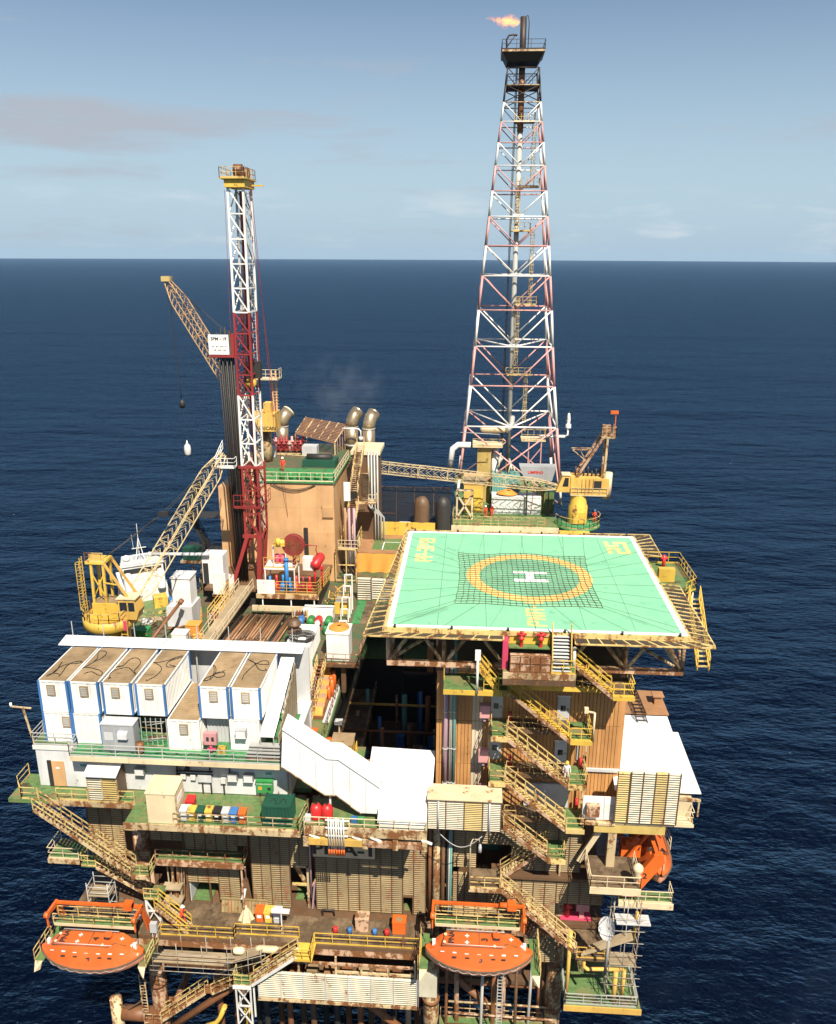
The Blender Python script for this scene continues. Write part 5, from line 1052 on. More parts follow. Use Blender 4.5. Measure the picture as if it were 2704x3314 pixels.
z = HZ+.004; e = .38
MB().box(HX0, HX1, HY0, HY0+e, z, z+.004).box(HX0, HX1, HY1-e, HY1, z, z+.004).box(HX0, HX0+e, HY0+e, HY1-e, z, z+.004).box(HX1-e, HX1, HY0+e, HY1-e, z, z+.004).build('border_line', 'whiteline', t)
C = Vector((5.2, 64.6, 0)); ring = MB(); n = 72; vs = []
for r in (4.2, 5.3):
    for i in range(n): a = 2*math.pi*i/n; vs.append((C.x+r*math.cos(a), C.y+r*math.sin(a), z+.004))
ring.add(vs, [(i, (i+1) % n, (i+1) % n+n, i+n) for i in range(n)]); ring.build('landing_circle', 'heliline', t)
dk_ = MB(); dk_.add([(C.x+4.2*math.cos(2*math.pi*i/n), C.y+4.2*math.sin(2*math.pi*i/n), z+.002) for i in range(n)], [tuple(range(n))])
M['heliworn'] = paint('worn_helideck_green', (.19, .48, .28), rust=0, dirt=.35, scale=.35, streak=1, rough=.75); dk_.build('landing_spot', 'heliworn', t)
MB().box(3.85, 6.75, 65.2, 65.75, z+.008, z+.012).box(3.85, 6.75, 63.45, 64.0, z+.008, z+.012).box(4.95, 5.6, 64.0, 65.2, z+.008, z+.012).build('letter_h', 'whiteline', t)
M['decktext'] = paint('pale_deck_lettering', (.80, .62, .24), rust=0, dirt=.3, streak=1, rough=.75)
SEG = {'P': 'l t m u', 'N': 'l r d', 'A': 't l r m', '1': 'c', '2': 't u m k b', '3': 't m b r', '4': 'h m r', '5': 't h m v b', '9': 't h r m b', '-': 'm'}
def block_text(word, x0, y0, h, w, gap, st):
    """stencilled block letters painted on the deck, read towards +y with their tops to -x"""
    y = y0
    for ch in word:
        g = MB(); ww = w if ch not in '-1' else w*.6; s = st; hw, q = ww, 0
        R_ = {'l': (0, s, 0, h), 'r': (hw-s, hw, 0, h), 't': (0, hw, h-s, h), 'b': (0, hw, 0, s), 'm': (0, hw, h/2-s/2, h/2+s/2), 'u': (hw-s, hw, h/2, h), 'v': (hw-s, hw, 0, h/2), 'h': (0, s, h/2, h), 'k': (0, s, 0, h/2), 'c': (hw/2-s/2, hw/2+s/2, 0, h)}
        for c in SEG[ch].split():
            q += 1; zz = z+.006+.0006*q
            if c == 'd': pts = [(0, h), (s*1.15, h), (hw, 0), (hw-s*1.15, 0)]
            else: a0, a1, b0, b1 = R_[c]; pts = [(a0, b0), (a1, b0), (a1, b1), (a0, b1)]
            g.add([(x0-v, y+u, zz) for u, v in pts], [(0, 1, 2, 3)])
        g.build('letter', 'decktext', t); y += ww+gap
block_text('PP-3149', -3.15, 67.5, 1.5, .86, .14, .27)
block_text('25', 14.9, 70.75, 2.1, 1.5, .28, .42)
block_text('PNA-1', 5.95, 54.9, 1.45, .92, .16, .25)
rnd = random.Random(88)
for q_, (cx0, cy0, L_, W_, a) in enumerate(((-2.9, 56.6, 2.6, .5, 38), (-4.6, 55.4, 1.2, .3, 20), (12.4, 56.6, 1.5, .22, -40), (8.6, 66.2, 1.1, .5, 15), (-4.2, 62, 1.2, .18, 8), (11.8, 68.0, 2.2, .3, 4))):
    pts = []; 
    for i in range(16): th = 2*math.pi*i/16; rr = rnd.uniform(.6, 1.15); px, py = L_*rr*math.cos(th)/1.0, W_*rr*math.sin(th); pts.append((cx0+px*math.cos(R(a))-py*math.sin(R(a)), cy0+px*math.sin(R(a))+py*math.cos(R(a)), z+.0004+.0004*q_))
    st_ = MB(); st_.add(pts, [tuple(range(16))]); st_.build('worn_patch', 'heliworn', t)
# perimeter lights
k = MB()
for i in range(6):
    x = HX0+.6+i*(HX1-HX0-1.2)/5
    for y in (HY0-.1, HY1+.1): k.tube((x, y, HZ), (x, y, HZ+.22), .09, 8)
k.build('perimeter_light', 'dark', t)
# safety net panels: frames slope outwards
def net(p0, p1, o0, o1, nb, name='safety_net'):
    p0, p1, o0, o1 = (Vector(v) for v in (p0, p1, o0, o1)); f = MB(); m = MB()
    f.bar(o0, o1, .1); f.bar(p0, p1, .07)
    for i in range(nb+1): s = i/nb; f.bar(p0.lerp(p1, s), o0.lerp(o1, s), .09)
    L = (p1-p0).length; na = int(L/.16)
    for i in range(na): s = i/na; m.bar(p0.lerp(p1, s), o0.lerp(o1, s), .022)
    for j in range(1, 9): s = j/9; m.bar(p0.lerp(o0, s), p1.lerp(o1, s), .022)
    fo = f.build(name, 'paleyellow', t); m.build('netting', 'rope', fo)
zi, zo = HZ-.3, HZ-.45
net((HX0-.3, HY0-.3, zi), (HX0-.3, HY1+.3, zi), (HX0-1.65, HY0-.75, zo), (HX0-.35, HY1+2.2, zo), 24)
net((HX1+.3, HY0-.3, zi), (HX1+.3, 64.5, zi), (HX1+1.75, HY0-.6, zo), (HX1+1.85, 64.5, zo), 14)
net((HX1+.3, 71.6, zi), (HX1+.3, HY1+.3, zi), (HX1+1.9, 71.6, zo), (HX1+2.0, HY1+2.0, zo), 6)
net((HX0-.3, HY0-.3, zi), (2.7, HY0-.3, zi), (HX0-1.65, HY0-.75, zo), (2.7, HY0-.75, zo), 9)
net((7.8, HY0-.3, zi), (HX1+.3, HY0-.3, zi), (7.8, HY0-1.0, zo), (HX1+1.75, HY0-.9, zo), 10)
net((HX0-.3, HY1+.3, zi), (9.0, HY1+.3, zi), (HX0-.3, HY1+1.6, zo), (9.0, HY1+1.6, zo), 12); net((11.5, HY1+.3, zi), (HX1+.3, HY1+.3, zi), (11.5, HY1+1.9, zo), (HX1+2.0, HY1+2.0, zo), 5)
# support truss
xs_ = [-5.8, -1.65, 2.95, 7.4, 11.95, 16.1]
def truss(y):
    MB().bar((xs_[0]-.1, y, 50.35), (xs_[-1]+.1, y, 50.35), .35, .4).build('bottom_chord', 'pinkrust', t); MB().bar((xs_[0], y, 53.45), (xs_[-1], y, 53.45), .3, .3).build('top_chord', 'cream', t)
    for i, x in enumerate(xs_):
        if 1 < i < 4 and y < 56: continue
        MB().tube((x, y, 50.5), (x, y, 53.4), .16, 8).build('post', 'pinkrust', t)
    for i in range(5):
        if 1 < i < 3 and y < 56: continue
        a, c = xs_[i], xs_[i+1]; m = (a+c)/2
        if i % 2 == 0: MB().tube((a+.1, y, 50.5), (m, y, 53.4), .15, 8).build('diagonal', 'cream', t); MB().tube((m, y, 53.4), (c-.1, y, 50.5), .15, 8).build('diagonal', 'cream', t)
        else: MB().tube((a+.1, y, 50.5), (m, y, 53.4), .15, 8).build('diagonal', 'cream', t); MB().tube((m, y, 53.4), (c-.1, y, 50.5), .15, 8).build('diagonal', 'cream', t)
for y in (55.5, 62, 68.5, 75): truss(y)
for x in (xs_[0], xs_[1], xs_[4], xs_[5]):
    MB().bar((x, 55.5, 50.35), (x, 75, 50.35), .3, .35).build('bottom_chord', 'pinkrust', t)
    for y in (55.5, 62, 68.5): MB().tube((x, y, 50.5), (x, y+3.2, 53.4), .13, 8).build('diagonal', 'cream', t); MB().tube((x, y+3.2, 53.4), (x, y+6.5, 50.5), .13, 8).build('diagonal', 'cream', t)
for x in (-1.65, 2.95, 7.4, 11.95):
    for y in (57.5, 73): MB().bar((x, y, 49.3), (x, y, 50.2), .45).build('stool', 'brownsteel', t)
MB().tube((-5.7, 55.6, 50.5), (-1.6, 62, 50.5), .12, 8).build('plan_brace', 'cream', t); MB().tube((16, 55.6, 50.5), (12, 62, 50.5), .12, 8).build('plan_brace', 'cream', t)
# rope landing net with tie ropes
t = thing('rope_net', 'dark knotted rope landing net stretched over the helideck circle', 'rope net', (5, 64, 54))
k = MB(); nn = 24; rnd = random.Random(2); zr = HZ+.03
def npt(i, j):
    u, v = i/nn, j/nn; bx = -.95+u*11.5; by = 58.5+v*11.4
    s = .28*math.sin(v*math.pi)*(1 if u < .5 else -1)*abs(u-.5)*2; s2 = .25*math.sin(u*math.pi*3)*abs(v-.5)*2*(-1 if v > .5 else .6)
    rr = random.Random(i*100+j); return Vector((bx+s+rr.uniform(-.05, .05), by+s2+rr.uniform(-.05, .05), zr))
for i in range(nn+1):
    for j in range(nn):
        k.bar(npt(i, j), npt(i, j+1), .032); k.bar(npt(j, i), npt(j+1, i), .032)
k.build('net', 'rope', t); k = MB()
for i in range(7): x = -.95+i*11.5/6; k.bar(npt(i*4, 0), (HX0+.5+i*(HX1-HX0-1)/6*1.0, HY0+.1, zr), .012); k.bar(npt(i*4, 24), (HX0+.5+(x-HX0)*1.0, HY1-.1, zr), .012)
for i in range(8): j = min(24, i*3+1); k.bar(npt(0, j), (HX0+.1, HY0+1+i*2.75, zr), .012); k.bar(npt(24, j), (HX1-.1, HY0+1+i*2.75, zr), .012)
k.build('tie_rope', 'rope', t)
# front access platform and fire station
t = thing('helideck_access', 'yellow access platform with red hydrants, steps and cream tank below the helideck edge', 'platform', (5, 53.2, 51.3))
MB().box(2.7, 7.9, 52.6, 54.0, 51.25, 51.4).build('floor', 'green', t); MB().box(2.7, 7.9, 52.45, 52.58, 50.95, 51.45).build('edge_beam', 'cream', t)
MB().box(2.7, 7.9, 52.4, 54, 50.5, 50.9).build('lower_beam', 'brownsteel', t)
for i in range(2): MB().box(3.2+i*1.45, 4.62+i*1.45, 52.55, 53.3, 51.42, 52.6).build('tank_panel', 'pinkrust', t)
railing(t, [(3.2, 52.5, 51.45), (6.1, 52.5, 51.45)], 'rust', sp=.75, h=1.35)
MB().box(3.1, 6.1, 53.4, 53.95, 52.9, 53.0).build('upper_floor', 'green', t); MB().box(3.1, 6.1, 53.99, 54.06, 53.0, 53.66).build('backboard', 'yellow', t)
MB().box(2.65, 3.05, 53.1, 54.0, 51.4, 53.6).build('cabinet', 'magenta', t)
for x in (4.0, 5.4): MB().lathe([(.14, 0), (.12, .5), (.2, .55), (.2, .7), (.09, .75), (.09, 1.1), (.16, 1.15), (0, 1.2)], (x, 53.6, 53.0), 10).tube((x-.35, 53.6, 53.95), (x+.35, 53.6, 53.95), .1, 8).build('hydrant', 'red', t)
flight(t, (6.2, 53.85, 53.9), (6.2, 52.7, 51.5), Vector((1.35, 0, 0)), 'yellow', 'lightgrey', 'yellow'); railing(t, [(6.15, 52.5, 51.45), (7.8, 52.5, 51.45)], 'yellow', sp=.7)
# side access platform
t = thing('helideck_side_platform', 'yellow railed escape platform on the right edge of the helideck', 'platform', (18.5, 68.5, 52.6))
MB().box(16.6, 19.6, 66.0, 72.2, 52.55, 52.7).build('floor', 'green', t); railing(t, [(16.7, 72.2, 52.7), (19.55, 72.2, 52.7), (19.55, 66.0, 52.7), (18.4, 64.8, 52.7)], 'yellow', sp=1.1)
MB().box(16.7, 18.1, 67.5, 68.1, 52.7, 53.9).build('cabinet', 'yellow', t); MB().tube((17.9, 71.0, 52.7), (17.9, 71.0, 53.9), .16, 8).tube((17.6, 71, 53.6), (18.2, 71, 53.6), .1, 8).build('hydrant', 'red', t)
flight(t, (18.6, 64.6, 52.6), (18.0, 58.0, 49.4), Vector((.9, 0, 0)), 'yellow', 'paleyellow', 'yellow'); MB().tube((19.4, 66.2, 49), (19.4, 66.2, 52.5), .08, 8).build('hanger', 'creamclean', t)

# ================================================================== DRILLING AREA
# pipe rack: each joint of pipe is a thing of its own kind in one stack
t = thing('pipe_stack', 'stack of rusty drill pipes lying on the pipe deck behind the white roof', 'pipes', (-22, 77, 41.6)); rnd = random.Random(8)
for i in range(26):
    x = -25.2+i*.235; MB().tube((x, 73.5+rnd.random()*.6, 41.95+rnd.random()*.12), (x+rnd.uniform(-.1, .1)+.55, 80.4+rnd.random()*.7, 41.95+rnd.random()*.12), .105, 7).build('pipe', ('rust', 'brownsteel', 'brownsheet', 'dark')[rnd.randrange(4)], t)
for i in range(14):
    x = -24.2+i*.3; MB().tube((x, 74.0+rnd.random(), 42.2), (x+rnd.uniform(.2, .7), 80+rnd.random()*.6, 42.2), .105, 7).build('pipe', ('rust', 'brownsteel', 'brownsheet')[rnd.randrange(3)], t)
MB().box(-25.4, -18.6, 74.6, 74.9, 41.62, 41.82).box(-25.4, -18.6, 79.2, 79.5, 41.62, 41.82).build('bearer', 'cream', t)
# catwalk ramp to the drill floor
t = thing('catwalk', 'narrow tan catwalk with pale rails running to the drill floor', 'catwalk', (-25, 77, 42))
MB().poly([(-26.6, 68, 42.5), (-25.2, 68, 42.5), (-23.9, 84, 44.0), (-25.6, 84, 44.0)], (0, 0, .12)).build('deck', 'plank', t)
railing(t, [(-26.6, 68.2, 42.62), (-25.6, 83.5, 44.1)], 'creamclean', sp=1.5); railing(t, [(-25.2, 68.2, 42.62), (-23.95, 83.5, 44.1)], 'creamclean', sp=1.5)
# drill floor substructure
t = thing('drill_floor', 'raised drill floor with white panels and amber rails under the mast', 'drill floor', (-21, 85, 41.6))
MB().box(-23.2, -16.3, 82.1, 91.5, 43.7, 44.0).box(-29.5, -23.22, 83.2, 91.5, 43.7, 44.0).build('floor', 'brownsteel', t); MB().box(-23.25, -16.25, 81.98, 82.08, 43.5, 44.05).build('edge_beam', 'cream', t)
MB().box(-23.1, -21.1, 82.0, 82.06, 44.05, 45.7).build('wind_panel', 'white', t); railing(t, [(-21.0, 82.15, 44.0), (-16.4, 82.15, 44.0), (-15.9, 87, 44.0)], 'amber', sp=1.1, h=1.5, mids=(.25, .5, .75))
MB().box(-28.4, -26.9, 82.9, 83.1, 43.4, 45.9).box(-26.6, -26.0, 83.1, 83.2, 43.3, 45.8).build('wind_panel', 'white', t)
MB().box(-28.6, -25.8, 83.12, 83.18, 43.0, 43.4).build('edge_beam', 'cream', t)
MB().box(-23.6, -14.5, 81.3, 81.5, 42.3, 42.9).build('skid_beam', 'creamclean', t); MB().box(-17.8, -14.5, 80.6, 82, 41.6, 42.9).build('skid_shoe', 'white', t)
MB().box(-28, -16.6, 84, 91, 41.7, 43.6).build('substructure', 'dark', t)
k = MB()
for x in (-22.6, -19.4, -16.8): k.bar((x, 82.2, 41.6), (x, 82.2, 43.6), .12)
k.build('post', 'white', t)
up_ = MB().box(-22.5, -19.0, 83.0, 85.5, 46.55, 46.75).build('upper_platform', 'white', t); railing(t, [(-22.5, 83.05, 46.75), (-19.1, 83.05, 46.75), (-19.0, 85.4, 46.75)], 'amber', sp=1.0, h=1.2)
k = MB()
for x in (-22.4, -19.1):
    for y in (83.1, 85.4): k.bar((x, y, 44), (x, y, 46.5), .12)
k.build('post', 'white', up_)
k = MB(); k.bar((-21.6, 84, 46.75), (-21.6, 84, 49), .12).bar((-20.2, 84, 46.75), (-20.2, 84, 49), .12).bar((-21.7, 84, 49), (-20.1, 84, 49), .14); k.build('portal', 'white', t)
for x in (-21.3, -20.7): MB().tube((x, 84.5, 46.8), (x, 84.5, 47.8), .3, 10).build('accumulator', 'magenta', t)
o = thing('hose_reel', 'big maroon fan shaped hose reel above the drill floor', 'hose reel', (-19.3, 84, 47)); MB().tube((-19.3, 83.9, 49.1), (-19.3, 84.5, 49.1), 1.25, 24).build('flange', 'maroon', o)
for i in range(20): a = 2*math.pi*i/20; MB().bar((-19.3+.2*math.cos(a), 83.87, 49.1+.2*math.sin(a)), (-19.3+1.2*math.cos(a), 83.87, 49.1+1.2*math.sin(a)), .06, .05).build('spoke', 'rust', o)
MB().bar((-19.3, 84.2, 46.8), (-19.3, 84.2, 48), .3).build('stand', 'maroon', o); MB().path([(-18.3, 84.1, 49.2), (-16.7, 84.1, 49.1), (-16.8, 84.1, 48.6), (-16.6, 83.9, 48.2)], .07, 8).build('pipe', 'maroon', o)
o = thing('yellow_motor', 'yellow motor cluster on the platform beside the maroon reel', 'motor', (-21, 84, 48.9)); MB().tube((-21.4, 83.9, 49.4), (-20.2, 83.9, 49.5), .3, 10).tube((-20.9, 83.6, 49.1), (-20.9, 83.6, 50), .25, 10).box(-21.5, -20.2, 83.6, 84.3, 49.08, 49.3).build('body', 'yellow', o)
o = thing('red_pressure_vessel', 'red pressure vessel tilted on its stand at the edge of the drill floor', 'vessel', (-16.6, 83.6, 44))
MB().lathe([(0, -1.0), (.4, -.95), (.55, -.7), (.55, .7), (.4, .95), (0, 1.0)], (0, 0, 0), 16, 'y').build('shell', 'red', o); s_ = o.children[0]; s_.location = Vector((-16.6, 83.9, 47.4))-Vector((-16.6, 83.6, 44)); s_.rotation_euler = (R(28), 0, R(-24))
MB().tube((-16.9, 83.6, 44), (-16.9, 83.6, 47), .12, 8).tube((-16.2, 84.0, 44), (-16.2, 84.0, 47.2), .12, 8).bar((-17, 83.5, 46.6), (-16.0, 83.9, 46.6), .3).build('stand', 'red', o); MB().box(-18.2, -17.1, 83.4, 84.2, 46.4, 47.9).build('panel', 'white', o)
o = thing('blue_standpipe', 'bright blue vertical pipe on the drill floor beside the amber rail', 'pipe', (-19.9, 82.9, 44)); MB().tube((-19.9, 82.8, 44), (-19.9, 82.8, 47.8), .22, 10).tube((-19.9, 82.8, 47.7), (-19.9, 82.8, 48.0), .28, 10).build('pipe', 'brightblue', o)
rnd = random.Random(17)
for i in range(7):
    x = -22.0+i*.75; o = thing('mud_pump', ('blue', 'red', 'blue', 'blue', 'red', 'dark red', 'red')[i] + ' pump unit on the drill floor behind the amber rail, ' + ('next to the white panel', 'second from the white panel', 'third from the white panel', 'beside the blue pipe', 'past the blue pipe', 'below the red vessel', 'at the rail corner')[i], 'pump', (x, 83.5, 44))
    MB().tube((x-.25, 83.4, 44.5), (x+.25, 83.4, 44.5), .35, 10).box(x-.3, x+.3, 83.1, 83.8, 44.0, 44.2).tube((x, 83.5, 44.5), (x, 83.5, 45.3+rnd.random()*.5), .14, 8).build('body', ('brightblue', 'red', 'brightblue', 'brightblue', 'red', 'maroon', 'red')[i], o)

# ---- workover mast
t = thing('mast', 'slender white and maroon lattice drilling mast with yellow crown', 'drilling mast', (-23.8, 86.5, 44))
def mx(z): return -24.95+(z-45)*.0105              # the mast leans a trifle
secs = [(86.2, 74.2, 'towerwhite', 5), (74.2, 65.6, 'maroon', 4), (65.6, 57.7, 'towerwhite', 3), (57.7, 49.7, 'maroon', 3)]
for zt_, zb_, m, n in secs:
    for i in range(n):
        za, zb = zt_+(zb_-zt_)*i/n, zt_+(zb_-zt_)*(i+1)/n; w = 1.55 if za > 58 else 1.7; dpt = 3.0
        ca = [(mx(za), 85, za), (mx(za)+w, 85, za), (mx(za)+w, 85+dpt, za), (mx(za), 85+dpt, za)]; cb = [(mx(zb), 85, zb), (mx(zb)+w, 85, zb), (mx(zb)+w, 85+dpt, zb), (mx(zb), 85+dpt, zb)]
        for a, c in zip(ca, cb): MB().bar(a, c, .21).build('leg', m, t)
        for j in (0, 1, 3): MB().bar(cb[j], cb[(j+1) % 4], .13).build('girt', m, t)
        MB().bar(ca[0], cb[1], .12).build('brace', m, t); MB().bar(ca[1], cb[2], .10).build('brace', 'cream' if m == 'towerwhite' else m, t); MB().bar(cb[0], ca[3], .10).build('brace', m, t)
        MB().bar(ca[3], cb[2], .1).build('brace', m, t)
for x0, x1 in ((-24.7, -26.6), (-23.3, -23.6)):
    MB().bar((x0, 85, 49.7), (x1, 85, 44), .5 if x0 > -24 else .4).build('foot_leg', 'maroon', t); MB().bar((x0, 88, 49.7), (x1-.2, 88, 44), .35).build('foot_leg', 'maroon', t)
MB().bar((-25.2, 85, 49.7), (-22.9, 85, 49.7), .35).bar((-25.2, 85, 57.7), (-22.5, 85, 57.7), .3).build('girt', 'maroon', t)
MB().bar((mx(60)+.9, 86.5, 45), (mx(86)+.9, 86.5, 86), .32).build('guide_rail', 'maroon', t)
k = MB()
for i in range(7): x = -24.1+i*.14; k.bar((x, 86.0, 66), (x+.05, 86.0, 86), .03)
k.build('drill_line', 'dark', t)
k = MB(); k.bar((mx(60)+1.25, 87.2, 50), (mx(86)+1.25, 87.2, 86), .05).bar((mx(60)+1.6, 87.2, 50), (mx(86)+1.6, 87.2, 86), .05)
for i in range(100): z = 50.2+i*.36; k.bar((mx(z)+1.25, 87.2, z), (mx(z)+1.6, 87.2, z), .035)
k.build('ladder', 'lightgrey', t)
railing(t, [(-25.9, 84.6, 53.2), (-22.6, 84.6, 53.2), (-22.6, 88, 53.2)], 'maroon', sp=.8, h=1.4); MB().box(-25.9, -22.6, 84.6, 85.0, 53.05, 53.15).build('platform', 'maroon', t)
MB().box(-24.2, -22.6, 86.4, 87.2, 67.2, 69.0).build('block', 'dark', t); MB().lathe([(0, -.35), (.55, -.35), (.55, .35), (0, .35)], (-23.5, 85.9, 66.8), 16, 'y').build('travelling_block', 'yellow', t); MB().bar((-23.5, 85.9, 64.2), (-23.5, 85.9, 66.4), .25).build('hook', 'dark', t)
cz = 86.25
cr_ = MB().box(-24.75, -22.7, 84.6, 88.4, cz, cz+.75).build('crown', 'yellow', t); MB().box(-25.15, -22.5, 84.3, 88.6, cz+.76, cz+.84).build('crown_deck', 'yellow', cr_)
railing(cr_, [(-25.1, 84.35, cz+.84), (-22.6, 84.35, cz+.84), (-22.6, 88.5, cz+.84), (-25.1, 88.5, cz+.84)], 'paleyellow', sp=.9, closed=True, h=1.0)
MB().tube((-23.8, 85.2, cz+1.5), (-23.0, 85.2, cz+1.5), .65, 14).tube((-23.6, 87.2, cz+1.4), (-22.9, 87.2, cz+1.4), .6, 14).build('sheave', 'rust', cr_); MB().bar((-22.6, 87, cz+.3), (-21.4, 87, cz+.3), .15).build('arm', 'yellow', cr_)
# monkey board with sign
MB().box(-27.5, -24.8, 84.9, 86.2, 69.55, 69.75).build('racking_board', 'maroon', t); railing(t, [(-27.4, 86.1, 69.75), (-27.4, 85, 69.75)], 'maroon', sp=.6)
MB().box(-25.4, -24.7, 85.3, 85.6, 69.8, 72.0).build('racking_arm', 'maroon', t)
o = thing('rig_sign', 'white board lettered SPM - 19 on the racking board of the mast', 'sign', (-26.4, 84.8, 69.9)); MB().box(-27.5, -25.35, 84.75, 84.82, 69.9, 71.95).build('board', 'whiteroof', o)
text('SPM - 19', .46, 'dark', o, (-26.4, 84.74, 71.5), FRONT, bold=.012); text('UN - BC / ATP - N', .2, 'dark', o, (-26.4, 84.74, 70.72), FRONT, bold=.005); text('EP / COP - NA', .2, 'dark', o, (-26.3, 84.74, 70.35), FRONT, bold=.005)
MB().box(-27.5, -24.9, 84.8, 84.95, 69.6, 69.85).build('bracket', 'maroon', o)
o = thing('racked_pipes', 'dark bundle of drill pipes standing upright beside the mast', 'drill pipes', (-25.7, 85.4, 44)); rnd = random.Random(9)
for i in range(11):
    xt = -26.75+i*.155; xb = -26.2+i*.11; MB().tube((xb, 85.2+(i % 3)*.35, 44.1), (xt, 85.2+(i % 3)*.35, 71.6+rnd.random()*1.2), .085, 7).build('pipe', ('black', 'soot', 'dark', 'black')[i % 4], o)
o = thing('guy_lines', 'thin dark steel lines hanging beside the mast', 'cables', (-22, 88, 44)); k = MB(); k.bar((-22.3, 85.5, 87), (-21.9, 89, 58), .04).bar((-24.9, 85.2, 86), (-25.2, 85.2, 72), .03).bar((-22.7, 86, 86.5), (-21.6, 91.8, 50), .035); k.build('cable', 'maroon', o)

# ---- peach drilling module
t = thing('drilling_module', 'tall plain peach module with rust streaks and a green roof deck', 'building', (-20, 92, 41.6))
PX0, PX1, PY0, PY1, PZ0, PZ1 = -28.2, -16.0, 92.0, 112.0, 41.62, 54.1
me = MB().box(.006, 2.027, 0, .12, .006, 3.114).mesh('wall_panel'); me.materials.append(M['peach'])
MB().box(PX0, PX1-.1, PY0+.13, PY1, PZ0, PZ1).build('core', 'peach', t)
rep('wall_panel', me, t, [(PX0+i*2.033, PY0, PZ0+j*3.12) for i in range(6) for j in range(4)])
MB().box(PX0-.15, PX1+.15, PY0-.2, PY1, PZ1, PZ1+.2).build('roof_deck', 'brightgreen', t); MB().box(PX0, PX1, 98, PY1-.1, PZ1+.202, PZ1+.21).build('worn_deck', 'deckmix', t)
railing(t, [(PX0, PY0-.1, PZ1+.2), (PX1+.05, PY0-.1, PZ1+.2), (PX1+.05, 104, PZ1+.2)], 'creamclean', sp=1.4)
MB().box(-17.4, -16.15, PY0-.12, PY0-.02, 49.9, 51.15).build('hatch', 'peach', t); MB().box(-17.45, -16.1, PY0-.16, PY0-.13, 49.8, 49.9).build('hatch_sill', 'rust', t)
MB().box(-19.75, -19.25, PY0-.16, PY0-.01, 44.5, 48.5).build('slot', 'dark', t)
MB().path([(-23.6+i*.55, PY0-.14, 53.9-.9*math.sin(math.pi*i/10)) for i in range(11)], .04, 6).path([(-23.2+i*.5, PY0-.14, 53.9-.6*math.sin(math.pi*i/10)) for i in range(11)], .04, 6).build('cable_loop', 'black', t)
MB().box(PX0+.2, -25, 92, 95, 54.3, 57).build('annex', 'peach', t)
# left shaded annex with dark stairs
o = thing('shaded_annex', 'tan annex wall in shade left of the standing pipes', 'building', (-29, 90, 41.6)); MB().box(-29.3, -28.25, 90, 100, 41.62, 54).build('wall', 'peach', o)
o = thing('dark_stair', 'dark steel zigzag stair in shade left of the standing pipes', 'stairs', (-32, 90, 41.6)); flight(o, (-32.1, 89.4, 41.7), (-31.0, 89.4, 46.4), 1.0, 'dark', 'dark', 'dark'); flight(o, (-31.6, 90.6, 46.4), (-33.4, 90.6, 50.4), 1.0, 'dark', 'dark', 'dark'); flight(o, (-33.2, 89.4, 50.4), (-31.4, 89.4, 54.5), 1.0, 'dark', 'dark', 'dark'); MB().box(-33.8, -29.32, 89.2, 91.6, 46.3, 46.4).box(-33.8, -29.32, 89.2, 91.6, 50.3, 50.4).build('landing', 'dark', o)
o = thing('green_cabinet', 'dark green cabinet on a ledge left of the standing pipes', 'cabinet', (-32, 87, 46)); MB().box(-32.9, -31.0, 86.5, 87.6, 46.0, 47.5).build('cabinet', 'darkgreen', o); MB().box(-33.2, -30.6, 86.3, 88, 45.7, 45.95).bar((-32.0, 87, 41.6), (-32.0, 87, 45.7), .15).bar((-31, 87, 41.6), (-31, 87, 45.7), .15).build('ledge', 'cream', o)
# roof of module: valves, drums, sheds, people
rnd = random.Random(12)
for i in range(6): x = -22.3+i*1.05; o = thing('oil_drum', 'green drum standing at the module roof rail, number among its row only by place', 'drum', (x, 92.8, PZ1+.2), 'green drums along the module roof rail'); o['label'] = 'green drum standing along the rail of the module roof'; MB().lathe([(0, 0), (.3, 0), (.31, .3), (.3, .33), (.31, .62), (.3, .9), (0, .9)], (x, 92.8, PZ1+.2), 12).build('body', 'brightgreenpaint', o)
o = thing('valve_manifold', 'maroon valve manifold cluster on the module roof', 'manifold', (-25, 108, PZ1))
for i in range(12): x = -26.5+(i % 6)*.75; y = 106+(i//6)*1.6; MB().tube((x, y, 54.3), (x, y, 55.9+rnd.random()*.6), .16, 8).lathe([(0, -.1), (.34, -.1), (.34, .1), (0, .1)], (x, y, 55.6), 10).build('valve', 'maroon' if i % 3 else 'flarered', o)
MB().bar((-26.8, 106, 54.8), (-22.4, 106, 54.8), .2).bar((-26.8, 107.6, 54.8), (-22.4, 107.6, 54.8), .2).build('header', 'maroon', o)
for i, (m, lab) in enumerate([('yellow', 'yellow bin on the module roof between the mast and the maroon manifold'), ('orange', 'orange bin on the module roof beside the maroon manifold'), ('lightgrey', 'pale bin on the module roof beside the orange one')]): o = bin_thing(m, m); o.location = (-27.6+i*.85, 103.5, PZ1+.2); o.scale = (1.2, 1.2, 1.3); o['label'] = lab; o['group'] = 'bins on the module roof'
o = thing('slatted_shelter', 'open shelter with slatted tan roof on the module roof', 'shelter', (-20.5, 109, PZ1)); k = MB()
A0, A1, B0, B1 = Vector((-23.6, 107, 56.8)), Vector((-18.0, 105.5, 55.9)), Vector((-22.9, 111, 58.2)), Vector((-16.9, 109.5, 57.6))
for i in range(14): s = i/13; MB().bar(A0.lerp(B0, s), A1.lerp(B1, s), .16, .08).build('slat', 'brownsheet', o)
for i in range(6): s = i/5; MB().bar(A0.lerp(A1, s)+Vector((0, 0, .1)), B0.lerp(B1, s)+Vector((0, 0, .1)), .12).build('rafter', 'cream', o)
for p in (A0, A1, B0, B1): MB().bar((p.x, p.y, 54.3), p, .16).build('post', 'cream', o)
for i in range(6): p = A1.lerp(B1, i/5); MB().bar((p.x, p.y, 54.3), (p.x, p.y, p.z), .12).build('side_bar', 'brownsheet', o)
